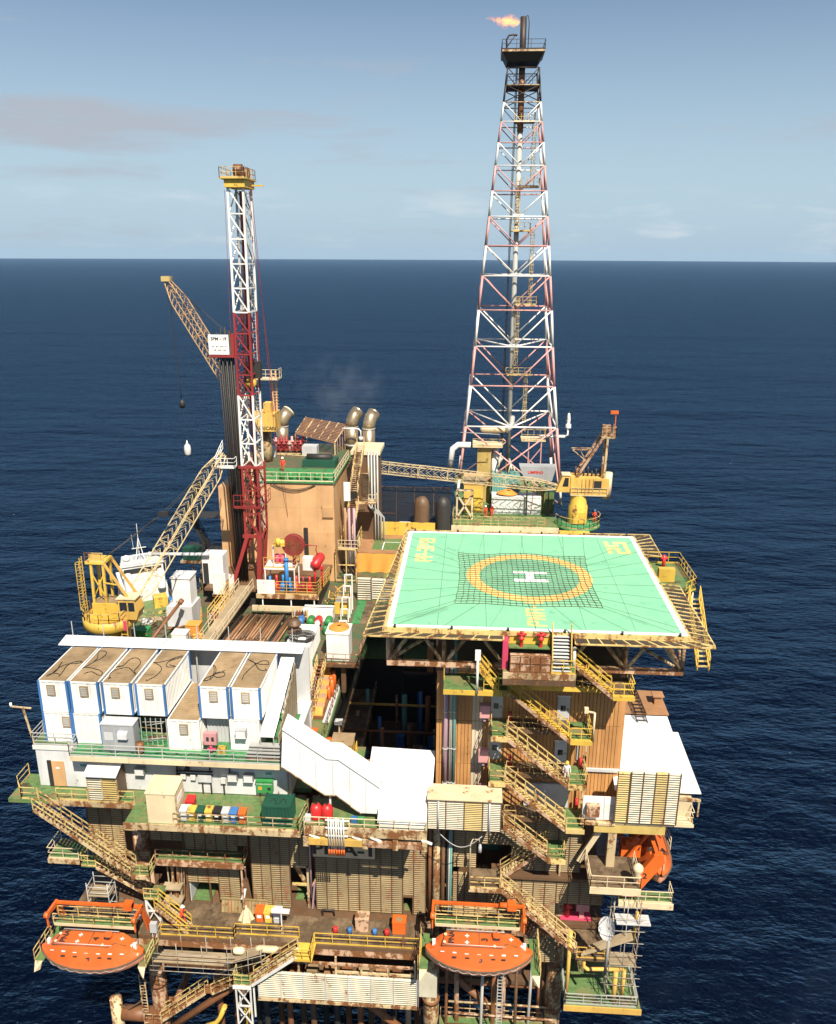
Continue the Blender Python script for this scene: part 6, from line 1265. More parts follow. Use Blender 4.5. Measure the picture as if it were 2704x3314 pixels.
o = thing('white_crate', 'white box under the slatted shelter on the module roof', 'crate', (-21.3, 105, PZ1)); MB().box(-22.3, -20.3, 104.6, 106.2, 54.3, 55.6).build('body', 'lightgrey', o)
o = thing('dark_skid', 'dark machine skid on the module roof in front of the shelter', 'skid', (-19, 100, PZ1)); MB().box(-21.0, -16.8, 98.5, 101, 54.31, 55.2).build('base', 'darkgreen', o); MB().tube((-20.6, 99.6, 55.4), (-17.4, 99.6, 55.4), .45, 12).build('motor', 'dark', o)
# exhaust stacks
def stack(x, y, z0, zt, r, lab, bend, cap='exhaust'):
    o = thing('exhaust_stack', lab, 'exhaust', (x, y, z0), 'bent exhaust stacks of the drilling module'); rr = r*1.5
    pts = [(x, y, z0), (x, y, zt-2.2), (x+bend*.12, y, zt-1.5), (x+bend*.45, y+.3, zt-.85), (x+bend, y+.8, zt-.35)]
    MB().path(pts[:2], r, 18).build('pipe', 'exhaust', o); MB().path(pts[1:], r*1.02, 18).build('elbow', 'exhaust', o); MB().tube((x, y, z0+.6), (x, y, z0+.9), r*1.05, 18).tube((x, y, zt-2.3), (x, y, zt-2.15), r*1.06, 18).build('band', 'galv', o)
    p = Vector(pts[-1]); q = Vector(pts[-2]); d = (p-q).normalized(); MB().tube(p, p+d*.18, r*1.04, 18, cap=False).build('rim', cap, o)
stack(-25.9, 109, 54.2, 59.6, .86, 'bent steel exhaust stack beside the mast with a pale lip', .8, 'creamclean'); stack(-16.2, 109, 54.2, 59.7, .86, 'bent steel exhaust stack just right of the slatted shelter', .7); stack(-13.8, 108.5, 52, 59.6, .86, 'bent rusty exhaust stack at the outer right end above the pipes', .6)
o = thing('vent_pipe', 'white bent vent pipe with lantern caps beside the exhaust stacks', 'pipe', (-15, 107, 54)); MB().path([(-17.2, 107, 57.6), (-15.0, 107, 57.6), (-14.7, 107, 57.3), (-14.7, 107, 56.2)], .1, 8).build('pipe', 'white', o); MB().tube((-14.7, 107, 56.0), (-14.7, 107, 56.5), .28, 10).build('cap', 'lightgrey', o)
# right side of the module: stairs and pipes
o = thing('module_side_pipes', 'vertical grey pipes on the right side of the peach module', 'pipes', (-12, 100, 42))
MB().box(-14.5, -11.6, 101, 104, 41.7, 55.5).build('casing', 'brownsteel', o); MB().box(-15.2, -11.4, 100.8, 106, 55.5, 56.0).build('top_platform', 'creamclean', o)
for i in range(4): x = -12.9+i*.38; MB().path([(x, 100.7, 56), (x, 100.7, 48.8-.2*i), (x+.8, 100.6, 47.8-.2*i), (x+.8, 100.6, 43.2)], .12, 8).build('pipe', 'galv', o)
o = thing('module_stair', 'tan zigzag stairs climbing the right side of the peach module', 'stairs', (-14, 96, 42))
flight(o, (-15.7, 95, 45.3), (-14.9, 97.5, 50.0), Vector((1.1, 0, 0)), 'cream', 'rust', 'paleyellow'); flight(o, (-13.5, 98.5, 50.6), (-13.3, 95.5, 54.6), Vector((1.0, 0, 0)), 'cream', 'cream', 'paleyellow'); flight(o, (-14.6, 96, 52), (-14.2, 100, 57), Vector((.9, 0, 0)), 'cream', 'cream', 'paleyellow')
MB().box(-14.9, -11.6, 97.6, 99.4, 49.9, 50.05).build('landing', 'cream', o); railing(o, [(-12.6, 97.7, 50.05), (-11.6, 97.7, 50.05), (-11.6, 99.3, 50.05)], 'creamclean', sp=.9); MB().box(-15.9, -14.2, 93.6, 95, 45.2, 45.35).build('landing', 'cream', o); railing(o, [(-15.9, 93.6, 45.35), (-13.4, 93.6, 45.35), (-13.4, 95, 45.35)], 'creamclean', sp=.8)
for x, m in ((-14.5, 'purple'), (-13.9, 'purple'), (-15.0, 'brownsheet')): MB().tube((x, 93.9, 42), (x, 93.9, 50.5), .16, 8).build('pipe', m, o)
MB().box(-15.3, -14.5, 95.2, 95.3, 51, 53.4).build('white_panel', 'white', o)
# sports court with orange tarpaulin
o = thing('sports_court', 'small green ball court with yellow end board behind the tarpaulin', 'court', (-9.5, 98, 44)); MB().box(-14.0, -4, 96.0, 103.5, 43.7, 44.0).build('floor', 'brownsheet', o); MB().box(-12.2, -6, 97.2, 101.5, 44.004, 44.012).build('pitch', 'green', o)
MB().box(-10.9, -10.8, 97.2, 100, 44.016, 44.02).box(-10.9, -6, 100, 100.1, 44.016, 44.02).build('pitch_line', 'whiteline', o); MB().box(-13.4, -4.5, 103.0, 103.2, 44.0, 45.8).build('end_board', 'yellow', o); railing(o, [(-13.9, 96.2, 44), (-13.9, 103.2, 44)], 'paleyellow', h=2.0, mids=(.3, .6)); MB().box(-13.9, -4, 96.3, 96.5, 41.6, 43.68).build('side', 'brownsteel', o)
o = thing('tarpaulin', 'wrinkled orange tarpaulin hanging below the ball court', 'tarpaulin', (-11, 95.5, 40)); k = MB(); nx_, nz_ = 34, 10; vs = []
for j in range(nz_+1):
    for i in range(nx_+1): u, v = i/nx_, j/nz_; vs.append((-14.3+8.5*u, 95.7-.25*math.sin(u*26+v*7*(u-.2))*(.3+.7*v)-.5*v, 44.0-4.2*v+.15*math.sin(u*9)*v))
k.add(vs, [(j*(nx_+1)+i, j*(nx_+1)+i+1, (j+1)*(nx_+1)+i+1, (j+1)*(nx_+1)+i) for j in range(nz_) for i in range(nx_)], True); k.build('sheet', 'tarp', o)
o = thing('shutter_stack', 'stack of white slatted shutters under the orange tarpaulin', 'shutters', (-11, 87, 42)); louver_wall(o, -12.6, -11.0, 86.6, 41.62, 44.4, mat='louverwhite', pw=1.6, post='brownsteel', pitch=.28); louver_wall(o, -10.9, -8.2, 86.9, 41.62, 44.2, mat='louverwhite', pw=1.35, post='lightgrey', pitch=.28)
o = thing('frame_cage', 'tall cream frame with dark mesh left of the tarpaulin', 'frame', (-15, 92, 42)); k = MB()
for x in (-15.9, -14.6, -13.4): k.bar((x, 91.5, 41.6), (x, 91.5, 46.0), .1)
for z in (42, 44, 46): k.bar((-15.9, 91.5, z), (-13.4, 91.5, z), .1)
k.build('bars', 'paleyellow', o)

# ================================================================== CENTRE CLUTTER BETWEEN THE CABINS AND THE WELL BAY
t = thing('white_skid', 'long white corrugated skid house behind the covered ramp with hoses on top', 'skid house', (-16, 70, 38)); MB().box(-17.6, -15.1, 69.0, 76.0, 38.02, 43.4).build('body', 'white', t); s = corr_mesh(6.8, 5.2, .4, .06).mesh('side_panel'); s.materials.append(M['white']); o = link('side_panel', s, t, loc=(-15.03, 69.1, 38.1)); o.rotation_euler = (0, 0, R(90))
t = thing('hose_coil', 'tangled black hose coil on top of the white skid house', 'hose', (-16, 72.6, 43.4)); k = MB()
for i in range(7): r = .5+.14*i; k.path([(-16.2+r*math.cos(a)*.95, 72.6+r*math.sin(a), 43.46+.05*i+.05*math.sin(3*a)) for a in [j*math.pi/10 for j in range(21)]], .045, 5)
k.build('hose', 'black', t)
t = thing('hose_drum', 'dark stacked hose drum beside the tangled hose coil', 'drum', (-17.3, 74, 43.4)); MB().lathe([(0, 0), (.75, 0), (.75, .2), (.5, .25), (.5, .7), (.7, .75), (.7, .95), (.55, 1.0), (.55, 1.3), (0, 1.35)], (-17.3, 74.2, 43.4), 14).build('body', 'brownsteel', t)
t = thing('white_tank', 'square white tank with a coil of orange rope on its top', 'tank', (-12.5, 72.5, 41.6)); MB().box(-13.6, -11.4, 71.7, 73.9, 41.62, 44.5).build('body', 'white', t); MB().box(-13.68, -11.32, 71.62, 73.98, 44.5, 44.62).build('rim', 'white', t)
t = thing('rope_coil', 'orange brown coil of thick rope lying on the square white tank', 'rope', (-12.5, 72.9, 44.6)); k = MB()
for i in range(6): r = .95-.13*i; k.path([(-12.5+r*math.cos(a), 72.9+r*math.sin(a), 44.7+.035*i) for a in [j*math.pi/12 for j in range(25)]], .085, 6)
k.build('rope', 'tarp', t)
tp = structure(MB().box(-14.1, -10.3, 71.0, 71.5, 41.25, 41.58).build('tank_walk', 'brownsteel')); railing(tp, [(-14.1, 71.05, 41.6), (-10.4, 71.05, 41.6), (-10.4, 79, 41.6)], 'pinkrust', sp=1.2)
G = 'drums lying on the pipe deck'
for x, m, lab in ((-16.5, 'brightgreenpaint', 'green drum lying beside the red and white drum on the pipe deck'), (-15.7, 'red', 'red and white drum lying between two green drums'), (-14.6, 'brightgreenpaint', 'green drum lying near the square white tank'), (-17.6, 'blue', 'blue drum lying among pipes near the pipe stack')):
    t = thing('drum', lab, 'drum', (x, 78.6, 41.6), G); MB().lathe([(0, -.55), (.4, -.55), (.42, -.2), (.4, -.15), (.42, .2), (.4, .55), (0, .55)], (x, 78.6, 42.6), 14, 'y').build('body', m, t); MB().bar((x-.3, 78.6, 41.6), (x+.3, 78.6, 42.2), .1).bar((x+.3, 78.6, 41.6), (x-.3, 78.6, 42.2), .1).build('cradle', 'red', t)
    if m == 'red': MB().tube((x, 78.04, 42.6), (x, 78.0, 42.6), .3, 12).build('end_disc', 'whiteroof', t)
for i in range(5): t = thing('oil_drum', 'green drum standing below the lying drums on the pipe deck', 'drum', (-17+i*.75, 77.0, 41.6), 'standing green drums on the pipe deck'); MB().lathe([(0, 0), (.3, 0), (.31, .3), (.3, .33), (.31, .62), (.3, .9), (0, .9)], (-17+i*.75, 77.0+(i % 2)*.5, 41.62), 12).build('body', ('brightgreenpaint', 'brightgreenpaint', 'darkgreen', 'brightgreenpaint', 'darkgreen')[i], t)
t = thing('a_frame_ladder', 'white stepped ladder frame rising beside the yellow basket', 'ladder', (-12.6, 80, 41.6))
for i in range(5): y = 79.6+i*1.1; z = 42.2+i*.9; MB().bar((-13.6, y, 41.6), (-13.6, y, z), .12).bar((-12.8, y, 41.6), (-12.8, y, z), .12).bar((-13.6, y, z), (-12.8, y, z), .12).build('step_frame', 'white', t)
t = thing('yellow_basket', 'yellow lifting basket with grey bin beside the drill floor', 'basket', (-13.9, 83, 41.6)); MB().box(-14.6, -13.1, 82.6, 83.8, 41.62, 43.0).build('body', 'yellow', t); MB().box(-14.5, -13.2, 82.7, 83.7, 43.0, 43.3).build('load', 'grey', t); railing(t, [(-14.6, 82.6, 43.0), (-13.1, 82.6, 43.0), (-13.1, 83.8, 43.0), (-14.6, 83.8, 43.0)], 'amber', h=.8, sp=.7, closed=True, kick=False)
t = thing('amber_rack', 'tangle of amber steel frames on the deck beside the drill floor', 'rack', (-15.3, 86, 41.6)); rnd = random.Random(31)
for i in range(12): p = Vector((-16+rnd.random()*1.8, 84+rnd.random()*2, 42+rnd.random()*1.2)); MB().bar(p, p+Vector((rnd.uniform(-1, 1), rnd.uniform(-.6, .6), rnd.uniform(-.3, .9))), .09).build('bar', 'amber', t)
gw2 = structure(MB().box(-12.4, -11.5, 80.2, 86.4, 41.6, 41.66).build('green_walk', 'brightgreen')); bw2 = structure(MB().box(-11.48, -10.45, 80.2, 86.4, 41.6, 41.65).build('brown_walk', 'grating'))
# orange machinery trench
t = thing('shale_machine', 'rust orange stepped machine in the narrow passage beside the well bay', 'machine', (-13.6, 70, 38)); rnd = random.Random(14)
for i in range(9): y = 66.8+i*.62; MB().poly([(-14.5, y, 38.3+.12*i), (-13.3, y, 38.3+.12*i), (-13.3, y+.5, 38.9+.12*i), (-14.5, y+.5, 38.9+.12*i)], (0, 0, .12)).build('plate', 'brownsheet' if i % 2 else 'tarp', t)
MB().box(-14.6, -13.2, 66.7, 72.4, 38.02, 38.35).build('base', 'rust', t); MB().box(-14.6, -13.5, 72.4, 73.4, 38.02, 40.8).build('housing', 'tarp', t)
for i in range(5): MB().tube((-13.2+.2*(i % 2), 70+i*.7, 38), (-13.2+.2*(i % 2), 70+i*.7, 39.6+rnd.random()*.7), .2, 8).build('cylinder', 'orange', t)
MB().box(-13.15, -12.5, 66, 73, 38.1, 38.2).build('trough', 'lightgrey', t)
railing(up, [(-12.6, 62.8, 38.0), (-12.6, 73, 38.0)], 'brownsteel', sp=1.4)
t = thing('pale_stair', 'pale yellow stair rails climbing beside the white skid house', 'stairs', (-14.8, 69, 38)); flight(t, (-15.0, 65.6, 38.1), (-14.4, 71.0, 41.6), Vector((.8, 0, 0)), 'paleyellow', 'rust', 'paleyellow')
t = thing('red_cabinet', 'plain red fire cabinet on the green passage beside the ramp', 'cabinet', (-14.8, 64.5, 38)); MB().box(-15.2, -14.4, 64.4, 65.3, 38.5, 40.0).build('cabinet', 'red', t); MB().box(-15.2, -14.4, 64.4, 65.3, 38.05, 38.2).bar((-15.1, 64.5, 38.05), (-15.1, 64.5, 38.5), .1).bar((-14.5, 64.5, 38.05), (-14.5, 64.5, 38.5), .1).build('base', 'magenta', t)
o = bin_thing('orange', 'orange'); o.location = (-13.4, 62.5, 38.0); o['label'] = 'orange wheelie bin in the passage beside the red cabinet'; o.scale = (1.3, 1.3, 1.3)
t = thing('yellow_box', 'tall amber yellow steel box at the edge of the dark well bay', 'container', (-10.3, 60.6, 38)); MB().box(-11.25, -9.45, 59.8, 61.6, 38.02, 39.85).build('body', 'amber', t); MB().box(-11.32, -9.38, 59.73, 61.67, 39.86, 39.98).build('lid', 'roofbrown', t); MB().box(-10.6, -10.1, 59.76, 59.79, 39.0, 39.3).build('plate', 'roofbrown', t); railing(t, [(-9.3, 59.6, 38), (-9.3, 61.8, 38)], 'yellow', sp=.7)
t = thing('box_lamp', 'white square lamp head on a short post beside the yellow box', 'lamp', (-11.1, 63.4, 38)); MB().bar((-11.1, 63.4, 38), (-11.1, 63.4, 39.8), .14).build('post', 'cream', t); MB().box(-11.5, -10.8, 63.1, 63.7, 39.8, 40.1).build('lamp', 'whiteroof', t)
for x, y, m, lab in ((-11.8, 61.6, 'blue', 'blue drum tucked behind the amber yellow box'), (-11.9, 62.3, 'orange', 'orange drum tucked behind the amber yellow box')): t = thing('drum', lab, 'drum', (x, y, 38)); MB().lathe([(0, 0), (.3, 0), (.3, .9), (0, .9)], (x, y, 38.0), 12).build('body', m, t)
# inside the dark well bay
t = thing('slatted_crate', 'brown slatted crate deep in the dark well bay', 'crate', (-11.2, 77, 30))
for i in range(7): MB().box(-12.3, -9.8, 76.8, 77, 30+i*.36, 30.3+i*.36).build('slat', 'brownsheet', t)
rnd = random.Random(40)
for i in range(22): x = -8.6+rnd.random()*4.6; y = 62+rnd.random()*13; t = thing('chemical_drum', 'blue drum standing in the dark well bay', 'drum', (x, y, 29.9), 'blue drums in the well bay'); MB().lathe([(0, 0), (.29, 0), (.3, .3), (.29, .33), (.3, .6), (.29, .88), (0, .88)], (x, y, 29.9), 12).build('body', 'blue', t)
t = thing('pipe_portal', 'yellow pipe portal standing in the dark well bay', 'frame', (-4, 66, 30)); MB().path([(-5.2, 64, 30), (-5.2, 64, 33.2), (-3.2, 64, 33.2), (-3.2, 64, 30)], .14, 8).build('pipe', 'amber', t); k = MB()
for x in (-6.5, -3.2): k.bar((x, 76, 30), (x, 76, 44), .25)
for z in (34, 38, 42): k.bar((-6.5, 76, z), (-3.2, 76, z), .25)
k.build('bars', 'dark', t); railing(t, [(-6.5, 76, 38.2), (-3.2, 76, 38.2)], 'brownsteel')
for x0, x1, y0, y1, lab in ((-12.38, -2.3, 79.9, 80.1, 'bulkhead coloured dark for shade, closing the far side of the well bay'), (-2.35, -2.25, 57, 80, 'bulkhead coloured dark for shade, closing the accommodation side of the well bay'), (-12.5, -12.4, 62.7, 80, 'bulkhead coloured dark for shade, closing the drilling side of the well bay')): tag(MB().box(x0, x1, y0, y1, 29.9, 37.5).build('bulkhead', 'dark'), lab, 'wall')  # near-black colour on these bulkheads carries the bay's deep shade
t = thing('bay_piping', 'shaded pipe headers and vessels deep inside the dark well bay', 'pipework', (-7, 70, 30)); rnd = random.Random(91)
for i in range(12): x = -11.8+i*.8; y = 66+rnd.random()*12; MB().tube((x, y, 30), (x, y, 33+rnd.random()*4), rnd.choice((.12, .2, .3)), 8).build('riser', ('rust', 'cream', 'teal', 'brownsteel', 'blue')[i % 5], t)
for i in range(18): x = -11.5+rnd.random()*8.6; y = 63+rnd.random()*14; w = rnd.uniform(.4, 1.0); MB().box(x, x+w, y, y+w, 29.92, 30.6+rnd.random()*1.4).build('skid', ('blue', 'brownsheet', 'cream', 'green', 'blue', 'rust')[i % 6], t)
for i in range(3): y = 66+i*4.6; MB().tube((-12, y, 34.2+.3*i), (-2.6, y, 34.2+.3*i), .14, 8).build('header', ('cream', 'rust', 'amber')[i % 3], t)
MB().lathe([(0, -1.6), (.6, -1.5), (.8, -1.2), (.8, 1.2), (.6, 1.5), (0, 1.6)], (-4.6, 66.5, 31.2), 16, 'x').build('vessel', 'green', t)
MB().lathe([(0, 0), (.7, 0), (.7, 2.4), (.4, 2.9), (0, 3)], (-8.2, 64.2, 30), 14).build('vessel', 'rust', t)
mz = structure(MB().box(-12.3, -9.6, 63, 79.5, 33.9, 34.05).build('bay_mezzanine', 'grating')); railing(mz, [(-9.65, 63.1, 34.05), (-9.65, 79.4, 34.05)], 'cream', sp=1.5); railing(mz, [(-12.2, 63.05, 34.05), (-9.7, 63.05, 34.05)], 'cream', sp=1.2)
# left of the pipe rack, behind the white roof
t = thing('white_box', 'tall white box module on the pipe deck left of the catwalk', 'module', (-30.6, 78, 41.6)); MB().box(-31.4, -29.4, 78.5, 80.5, 44.0, 47.0).build('upper_box', 'white', t); MB().box(-31.5, -29.3, 78.4, 80.6, 47.0, 47.12).build('lid', 'white', t); MB().box(-32.0, -29.2, 78.0, 80.8, 41.62, 43.98).build('lower_box', 'lightgrey', t)
t = thing('pump_house', 'white pump house with dark doorway left of the standing pipes', 'module', (-28, 84, 44)); MB().box(-30.0, -27.6, 84.5, 86.5, 44.02, 47.4).build('body', 'white', t); MB().box(-29.9, -29.3, 84.42, 84.49, 44.1, 46.5).build('door', 'dark', t)
t = thing('boom_rest', 'white capped pipe boom reaching out over the sea side of the pipe deck', 'boom', (-31, 84, 46)); MB().tube((-35.6, 84, 47.6), (-29, 84.2, 47.7), .2, 10).build('boom', 'lightgrey', t); MB().tube((-35.9, 84, 47.6), (-35.5, 84, 47.6), .26, 10).build('cap', 'white', t)
t = thing('long_pipe', 'rusty capped pipe leaning up from the pipe deck near the white box', 'pipe', (-31, 75, 42)); MB().tube((-32.0, 71, 42.2), (-29.8, 76.5, 45.2), .18, 10).tube((-29.85, 76.4, 45.1), (-29.7, 76.8, 45.35), .26, 10).build('pipe', 'rust', t)
for i, (x, y, w, m, lab) in enumerate([(-33.5, 75, 1.4, 'brightgreenpaint', 'bright green crate on the pipe deck beside the crane pedestal'), (-29.3, 74.5, 1.5, 'white', 'white crate on the pipe deck beside the long leaning pipe'), (-28.6, 76.6, 1.4, 'tarp', 'orange lidded crate on the pipe deck near the white box'), (-27.4, 71.6, 1.6, 'blue', 'blue tarpaulin covered crate beside the catwalk foot'), (-36.4, 67.3, 1.0, 'red', 'red crate on the deck edge behind the narrow white roof')]):
    t = thing('crate', lab, 'crate', (x, y, 41.6)); MB().box(x-w/2, x+w/2, y-.6, y+.6, 41.62, 42.75).build('body', m, t); MB().box(x-w/2-.05, x+w/2+.05, y-.65, y+.65, 42.751, 42.83).build('lid', m, t)
t = thing('canvas_heap', 'crumpled pale canvas heap on the pipe deck near the crane', 'canvas', (-31.3, 73, 41.6)); k = MB(); rnd = random.Random(6); n = 14; vs = []
for j in range(7):
    for i in range(n): a = 2*math.pi*i/n; r = (1.1*(1-(j/6)**1.6)+.02)*rnd.uniform(.75, 1.15); vs.append((-31.2+r*math.cos(a), 72.6+r*math.sin(a)*.8, 41.62+1.1*j/6*rnd.uniform(.85, 1.1)))
k.add(vs, [(j*n+i, j*n+(i+1) % n, (j+1)*n+(i+1) % n, (j+1)*n+i) for j in range(6) for i in range(n)]); k.build('canvas', 'plank', t)
t = thing('tubing_stack', 'small stack of rusty tubing between the canvas heap and the blue crate', 'pipes', (-29, 71, 41.6))
for i in range(9): MB().tube((-30.2+i*.2, 69.5, 41.8+.1*(i % 2)), (-28.9+i*.2, 74, 41.8+.1*(i % 2)), .09, 7).build('pipe', ('rust', 'brownsteel', 'brownsheet')[i % 3], t)
t = thing('deck_stair', 'amber stair rising to the drill floor beside the white panels', 'stairs', (-27, 81, 41.6)); flight(t, (-28.4, 80.5, 41.7), (-26.6, 82.9, 44), Vector((.7, -.4, 0)), 'amber', 'cream', 'amber'); railing(pd, [(-33.0, 74, 41.6), (-28.4, 74.3, 41.6)], 'brownsteel', sp=1.3); railing(pd, [(-29.2, 80.9, 41.6), (-28.2, 77.4, 41.6)], 'amber', sp=.9)
railing(pd, [(-37.4, 66.1, 41.6), (-37.4, 79.2, 41.6), (-32.2, 79.2, 41.6)], 'paleyellow', sp=2)

# small stores lying about on the pipe deck
def cylinder_rack(x, y, lab):
    t = thing('cylinder_rack', lab, 'gas cylinders', (x, y, 41.6), 'racks of gas cylinders on the pipe deck'); 
    for i in range(5): MB().lathe([(0, 0), (.12, 0), (.12, 1.2), (.06, 1.35), (.04, 1.45), (0, 1.45)], (x-.6+i*.3, y, 41.65), 10).build('cylinder', ('galv', 'rust', 'maroon', 'dark', 'rust')[i], t)
    k = MB(); k.bar((x-.8, y-.18, 42.4), (x+.8, y-.18, 42.4), .06).bar((x-.8, y+.18, 42.4), (x+.8, y+.18, 42.4), .06)
    for sx in (-.8, .8): k.bar((x+sx, y-.18, 41.6), (x+sx, y-.18, 43.2), .06).bar((x+sx, y+.18, 41.6), (x+sx, y+.18, 43.2), .06)
    k.build('frame', 'paleyellow', t)
for x, y, lab in ((-31.0, 82.6, 'rack of gas cylinders on the pipe deck behind the tall white box'), (-30.9, 88.2, 'rack of gas cylinders under the green cabinet ledge'), (-26.9, 78.6, 'rack of gas cylinders between the catwalk and the amber stair'), (-18.0, 80.1, 'rack of gas cylinders at the end of the pipe stack')): cylinder_rack(x, y, lab)
def pallet(x, y, rz, lab, m):
    t = thing('pallet', lab, 'pallet', (x, y, 41.6), 'loaded pallets on the pipe deck', local=True); t.rotation_euler = (0, 0, rz)
    for i in range(5): MB().box(-.6+i*.25, -.42+i*.25, -.5, .5, .1, .14).build('slat', 'plank', t)
    MB().box(-.6, .6, -.5, -.42, 0, .1).build('runner', 'plank', t); MB().box(-.6, .6, .42, .5, 0, .1).build('runner', 'plank', t)
    for i in range(6): MB().lathe([(0, -.16), (.2, -.14), (.25, 0), (.2, .14), (0, .16)], (-.32+(i % 2)*.62, -.24+(i//2 % 2)*.46, .3+.28*(i//4)), 8).build('sack', m, t)
for x, y, rz, lab, m in ((-36.5, 76.5, .3, 'pallet of pale sacks on the sea side of the pipe deck', 'plank'), (-34.4, 78.4, -.5, 'pallet of white sacks behind the bright green crate', 'whitecloth'), (-31.2, 84.6, .1, 'pallet of brown sacks in front of the dark zigzag stair', 'brownsheet'), (-17.6, 76.0, .7, 'pallet of grey sacks beside the pipe stack', 'grey'), (-27.8, 75.4, .2, 'pallet of orange sacks beside the catwalk rail', 'tarp')): pallet(x, y, rz, lab, m)
rnd = random.Random(71)
for i in range(10):
    x, y = rnd.uniform(-36, -31), rnd.uniform(73, 77); L_ = rnd.uniform(1.0, 2.2); a = rnd.uniform(0, 3.1)
    tag(MB().tube((x, y, 41.75), (x+L_*math.cos(a), y+L_*math.sin(a), 41.78), .1, 7).build('loose_pipe', 'rust'), 'loose rusty pipe lying on the sea side of the pipe deck', 'pipe', 'loose pipes on the sea side of the pipe deck')

# ================================================================== CRANES
def boom(t, A, B, w, n, mat, r=.06, taper=.35):
    """square lattice boom from foot A to tip B, tapering at both ends; chords and lacing of each bay are parts"""
    A, B = Vector(A), Vector(B); d = (B-A).normalized(); s = d.cross(Vector((0, 0, 1))).normalized(); u = s.cross(d)
    def ring(k):
        f = k/n; g = min(1, .3+f/.12, taper+(1-f)/.22); return [A.lerp(B, f)+(s*i+u*j)*w/2*g for i, j in ((-1, -1), (1, -1), (1, 1), (-1, 1))]
    for k in range(n):
        a, b_ = ring(k), ring(k+1); m = MB()
        for i in range(4):
            m.bar(a[i], b_[i], r*2); j = (i+1) % 4; mid = (b_[i]+b_[j])/2; m.bar(a[i], mid, r*.75); m.bar(a[j], mid, r*.75)
            if k % 4 == 0: m.bar(a[i], a[j], r*1.3)
        m.build('boom_section', mat, t)
def cable(t, p, q, r=.03, m='dark', sag=0):
    p, q = Vector(p), Vector(q); MB().path([p.lerp(q, i/8)-Vector((0, 0, sag*math.sin(math.pi*i/8))) for i in range(9)], r, 5).build('cable', m, t)
# crane beside the sea
t = thing('pedestal_crane', 'yellow pedestal crane with cab on the sea side, its long boom raised to the mast', 'crane', (-35, 71.5, 41.6))
cx_, cy_ = -35.0, 71.5
MB().tube((cx_+.6, cy_, 38), (cx_+.6, cy_, 44.7), 1.15, 20).build('pedestal', 'yellow', t)
MB().lathe([(1.2, 44.4), (2.35, 44.9), (2.55, 45.0), (2.55, 46.0), (2.3, 46.0), (2.3, 45.6), (0, 45.6)], (cx_-.1, cy_, 0), 28).build('slew_platform', 'yellow', t)
railing(t, [(cx_-.1+2.5*math.cos(a), cy_+2.5*math.sin(a), 45.9) for a in [R(-200+i*22) for i in range(13)]], 'paleyellow', sp=1.2)
MB().box(-36.4, -33.7, 70.7, 73.0, 45.7, 47.4).build('machine_house', 'yellow', t); MB().box(-36.2, -33.9, 70.9, 72.8, 47.4, 47.5).build('house_roof', 'roofbrown', t)
c = MB().poly([(-33.6, 70.3, 46.0), (-31.9, 70.3, 46.0), (-31.6, 70.3, 46.9), (-32.0, 70.3, 48.1), (-33.6, 70.3, 48.1)], (0, 1.5, 0)).build('cab', 'amber', t); MB().box(-33.75, -31.8, 70.2, 71.9, 48.11, 48.2).build('cab_roof', 'creamclean', c)
for x0, x1 in ((-33.45, -32.75), (-32.6, -32.0)): MB().box(x0, x1, 70.27, 70.295, 46.9, 47.8).build('window', 'glass', c)
for x in (-36.2, -35.0):
    for y in (70.9, 72.4): MB().bar((x, y, 47.3), (x+.1, y, 51.6), .22).build('gantry_post', 'yellow', t)
MB().box(-36.6, -34.7, 70.7, 72.6, 51.5, 51.75).build('gantry_deck', 'yellow', t); MB().box(-36.2, -35.0, 70.75, 70.9, 51.8, 52.5).build('gantry_head', 'amber', t); railing(t, [(-36.6, 70.75, 51.75), (-34.8, 70.75, 51.75)], 'paleyellow', h=.9, sp=.8)
for y in (70.8, 72.5): MB().bar((-34.8, y, 51.6), (-32.6, y, 47.8), .2).build('back_stay', 'amber', t)
for a, b_ in (((-36.1, 70.8, 48), (-34.9, 70.8, 50.5)), ((-34.9, 70.8, 48), (-36.1, 70.8, 50.5)), ((-35, 70.8, 49.6), (-33.6, 70.8, 49.4))): MB().bar(a, b_, .1).build('brace', 'yellow', t)
k = MB()
for y in (70.5, 70.95): k.bar((-37.0, y, 46), (-37.0, y, 52.2), .06)
for i in range(17): k.bar((-37, 70.5, 46.2+i*.36), (-37, 70.95, 46.2+i*.36), .04)
for i in range(9): z = 46.8+i*.6; k.path([(-37-.55*math.sin(a), 70.72+.42*math.cos(a), z) for a in [math.pi*j/8 for j in range(9)]], .025, 5)
k.bar((-37.55, 70.72, 46.8), (-37.55, 70.72, 51.6), .05).bar((-37.4, 70.4, 46.8), (-37.4, 70.4, 51.6), .05).bar((-37.4, 71.05, 46.8), (-37.4, 71.05, 51.6), .05); k.build('caged_ladder', 'yellow', t)
k = MB()
for x in (-33.4, -32.8): k.bar((x, 70.0, 42.2), (x, 70.0, 46.2), .07)
for i in range(11): k.bar((-33.4, 70.0, 42.4+i*.36), (-32.8, 70.0, 42.4+i*.36), .05)
k.build('ladder', 'yellow', t)
boom(t, (-32.6, 72.0, 47.2), (-26.3, 83.2, 59.6), 1.5, 22, 'boomcream', .042)
tipd = MB().box(-26.9, -24.8, 82.0, 83.0, 58.3, 58.4).build('tip_platform', 'white', t); railing(tipd, [(-26.9, 82.0, 58.4), (-24.8, 82.0, 58.4), (-24.8, 83, 58.4)], 'white', h=1.0, sp=.7); railing(tipd, [(-26.9, 82.0, 58.4), (-26.5, 84, 60)], 'white', h=.9, sp=.7)
MB().box(-30.75, -29.9, 75.2, 75.6, 55.0, 55.5).build('pendant_block', 'dark', t)
for i in range(4): cable(t, (-34.9+.05*i, 71.0+.4*i, 52), (-30.6+.1*i, 75.2+.1*i, 55.2), .02)
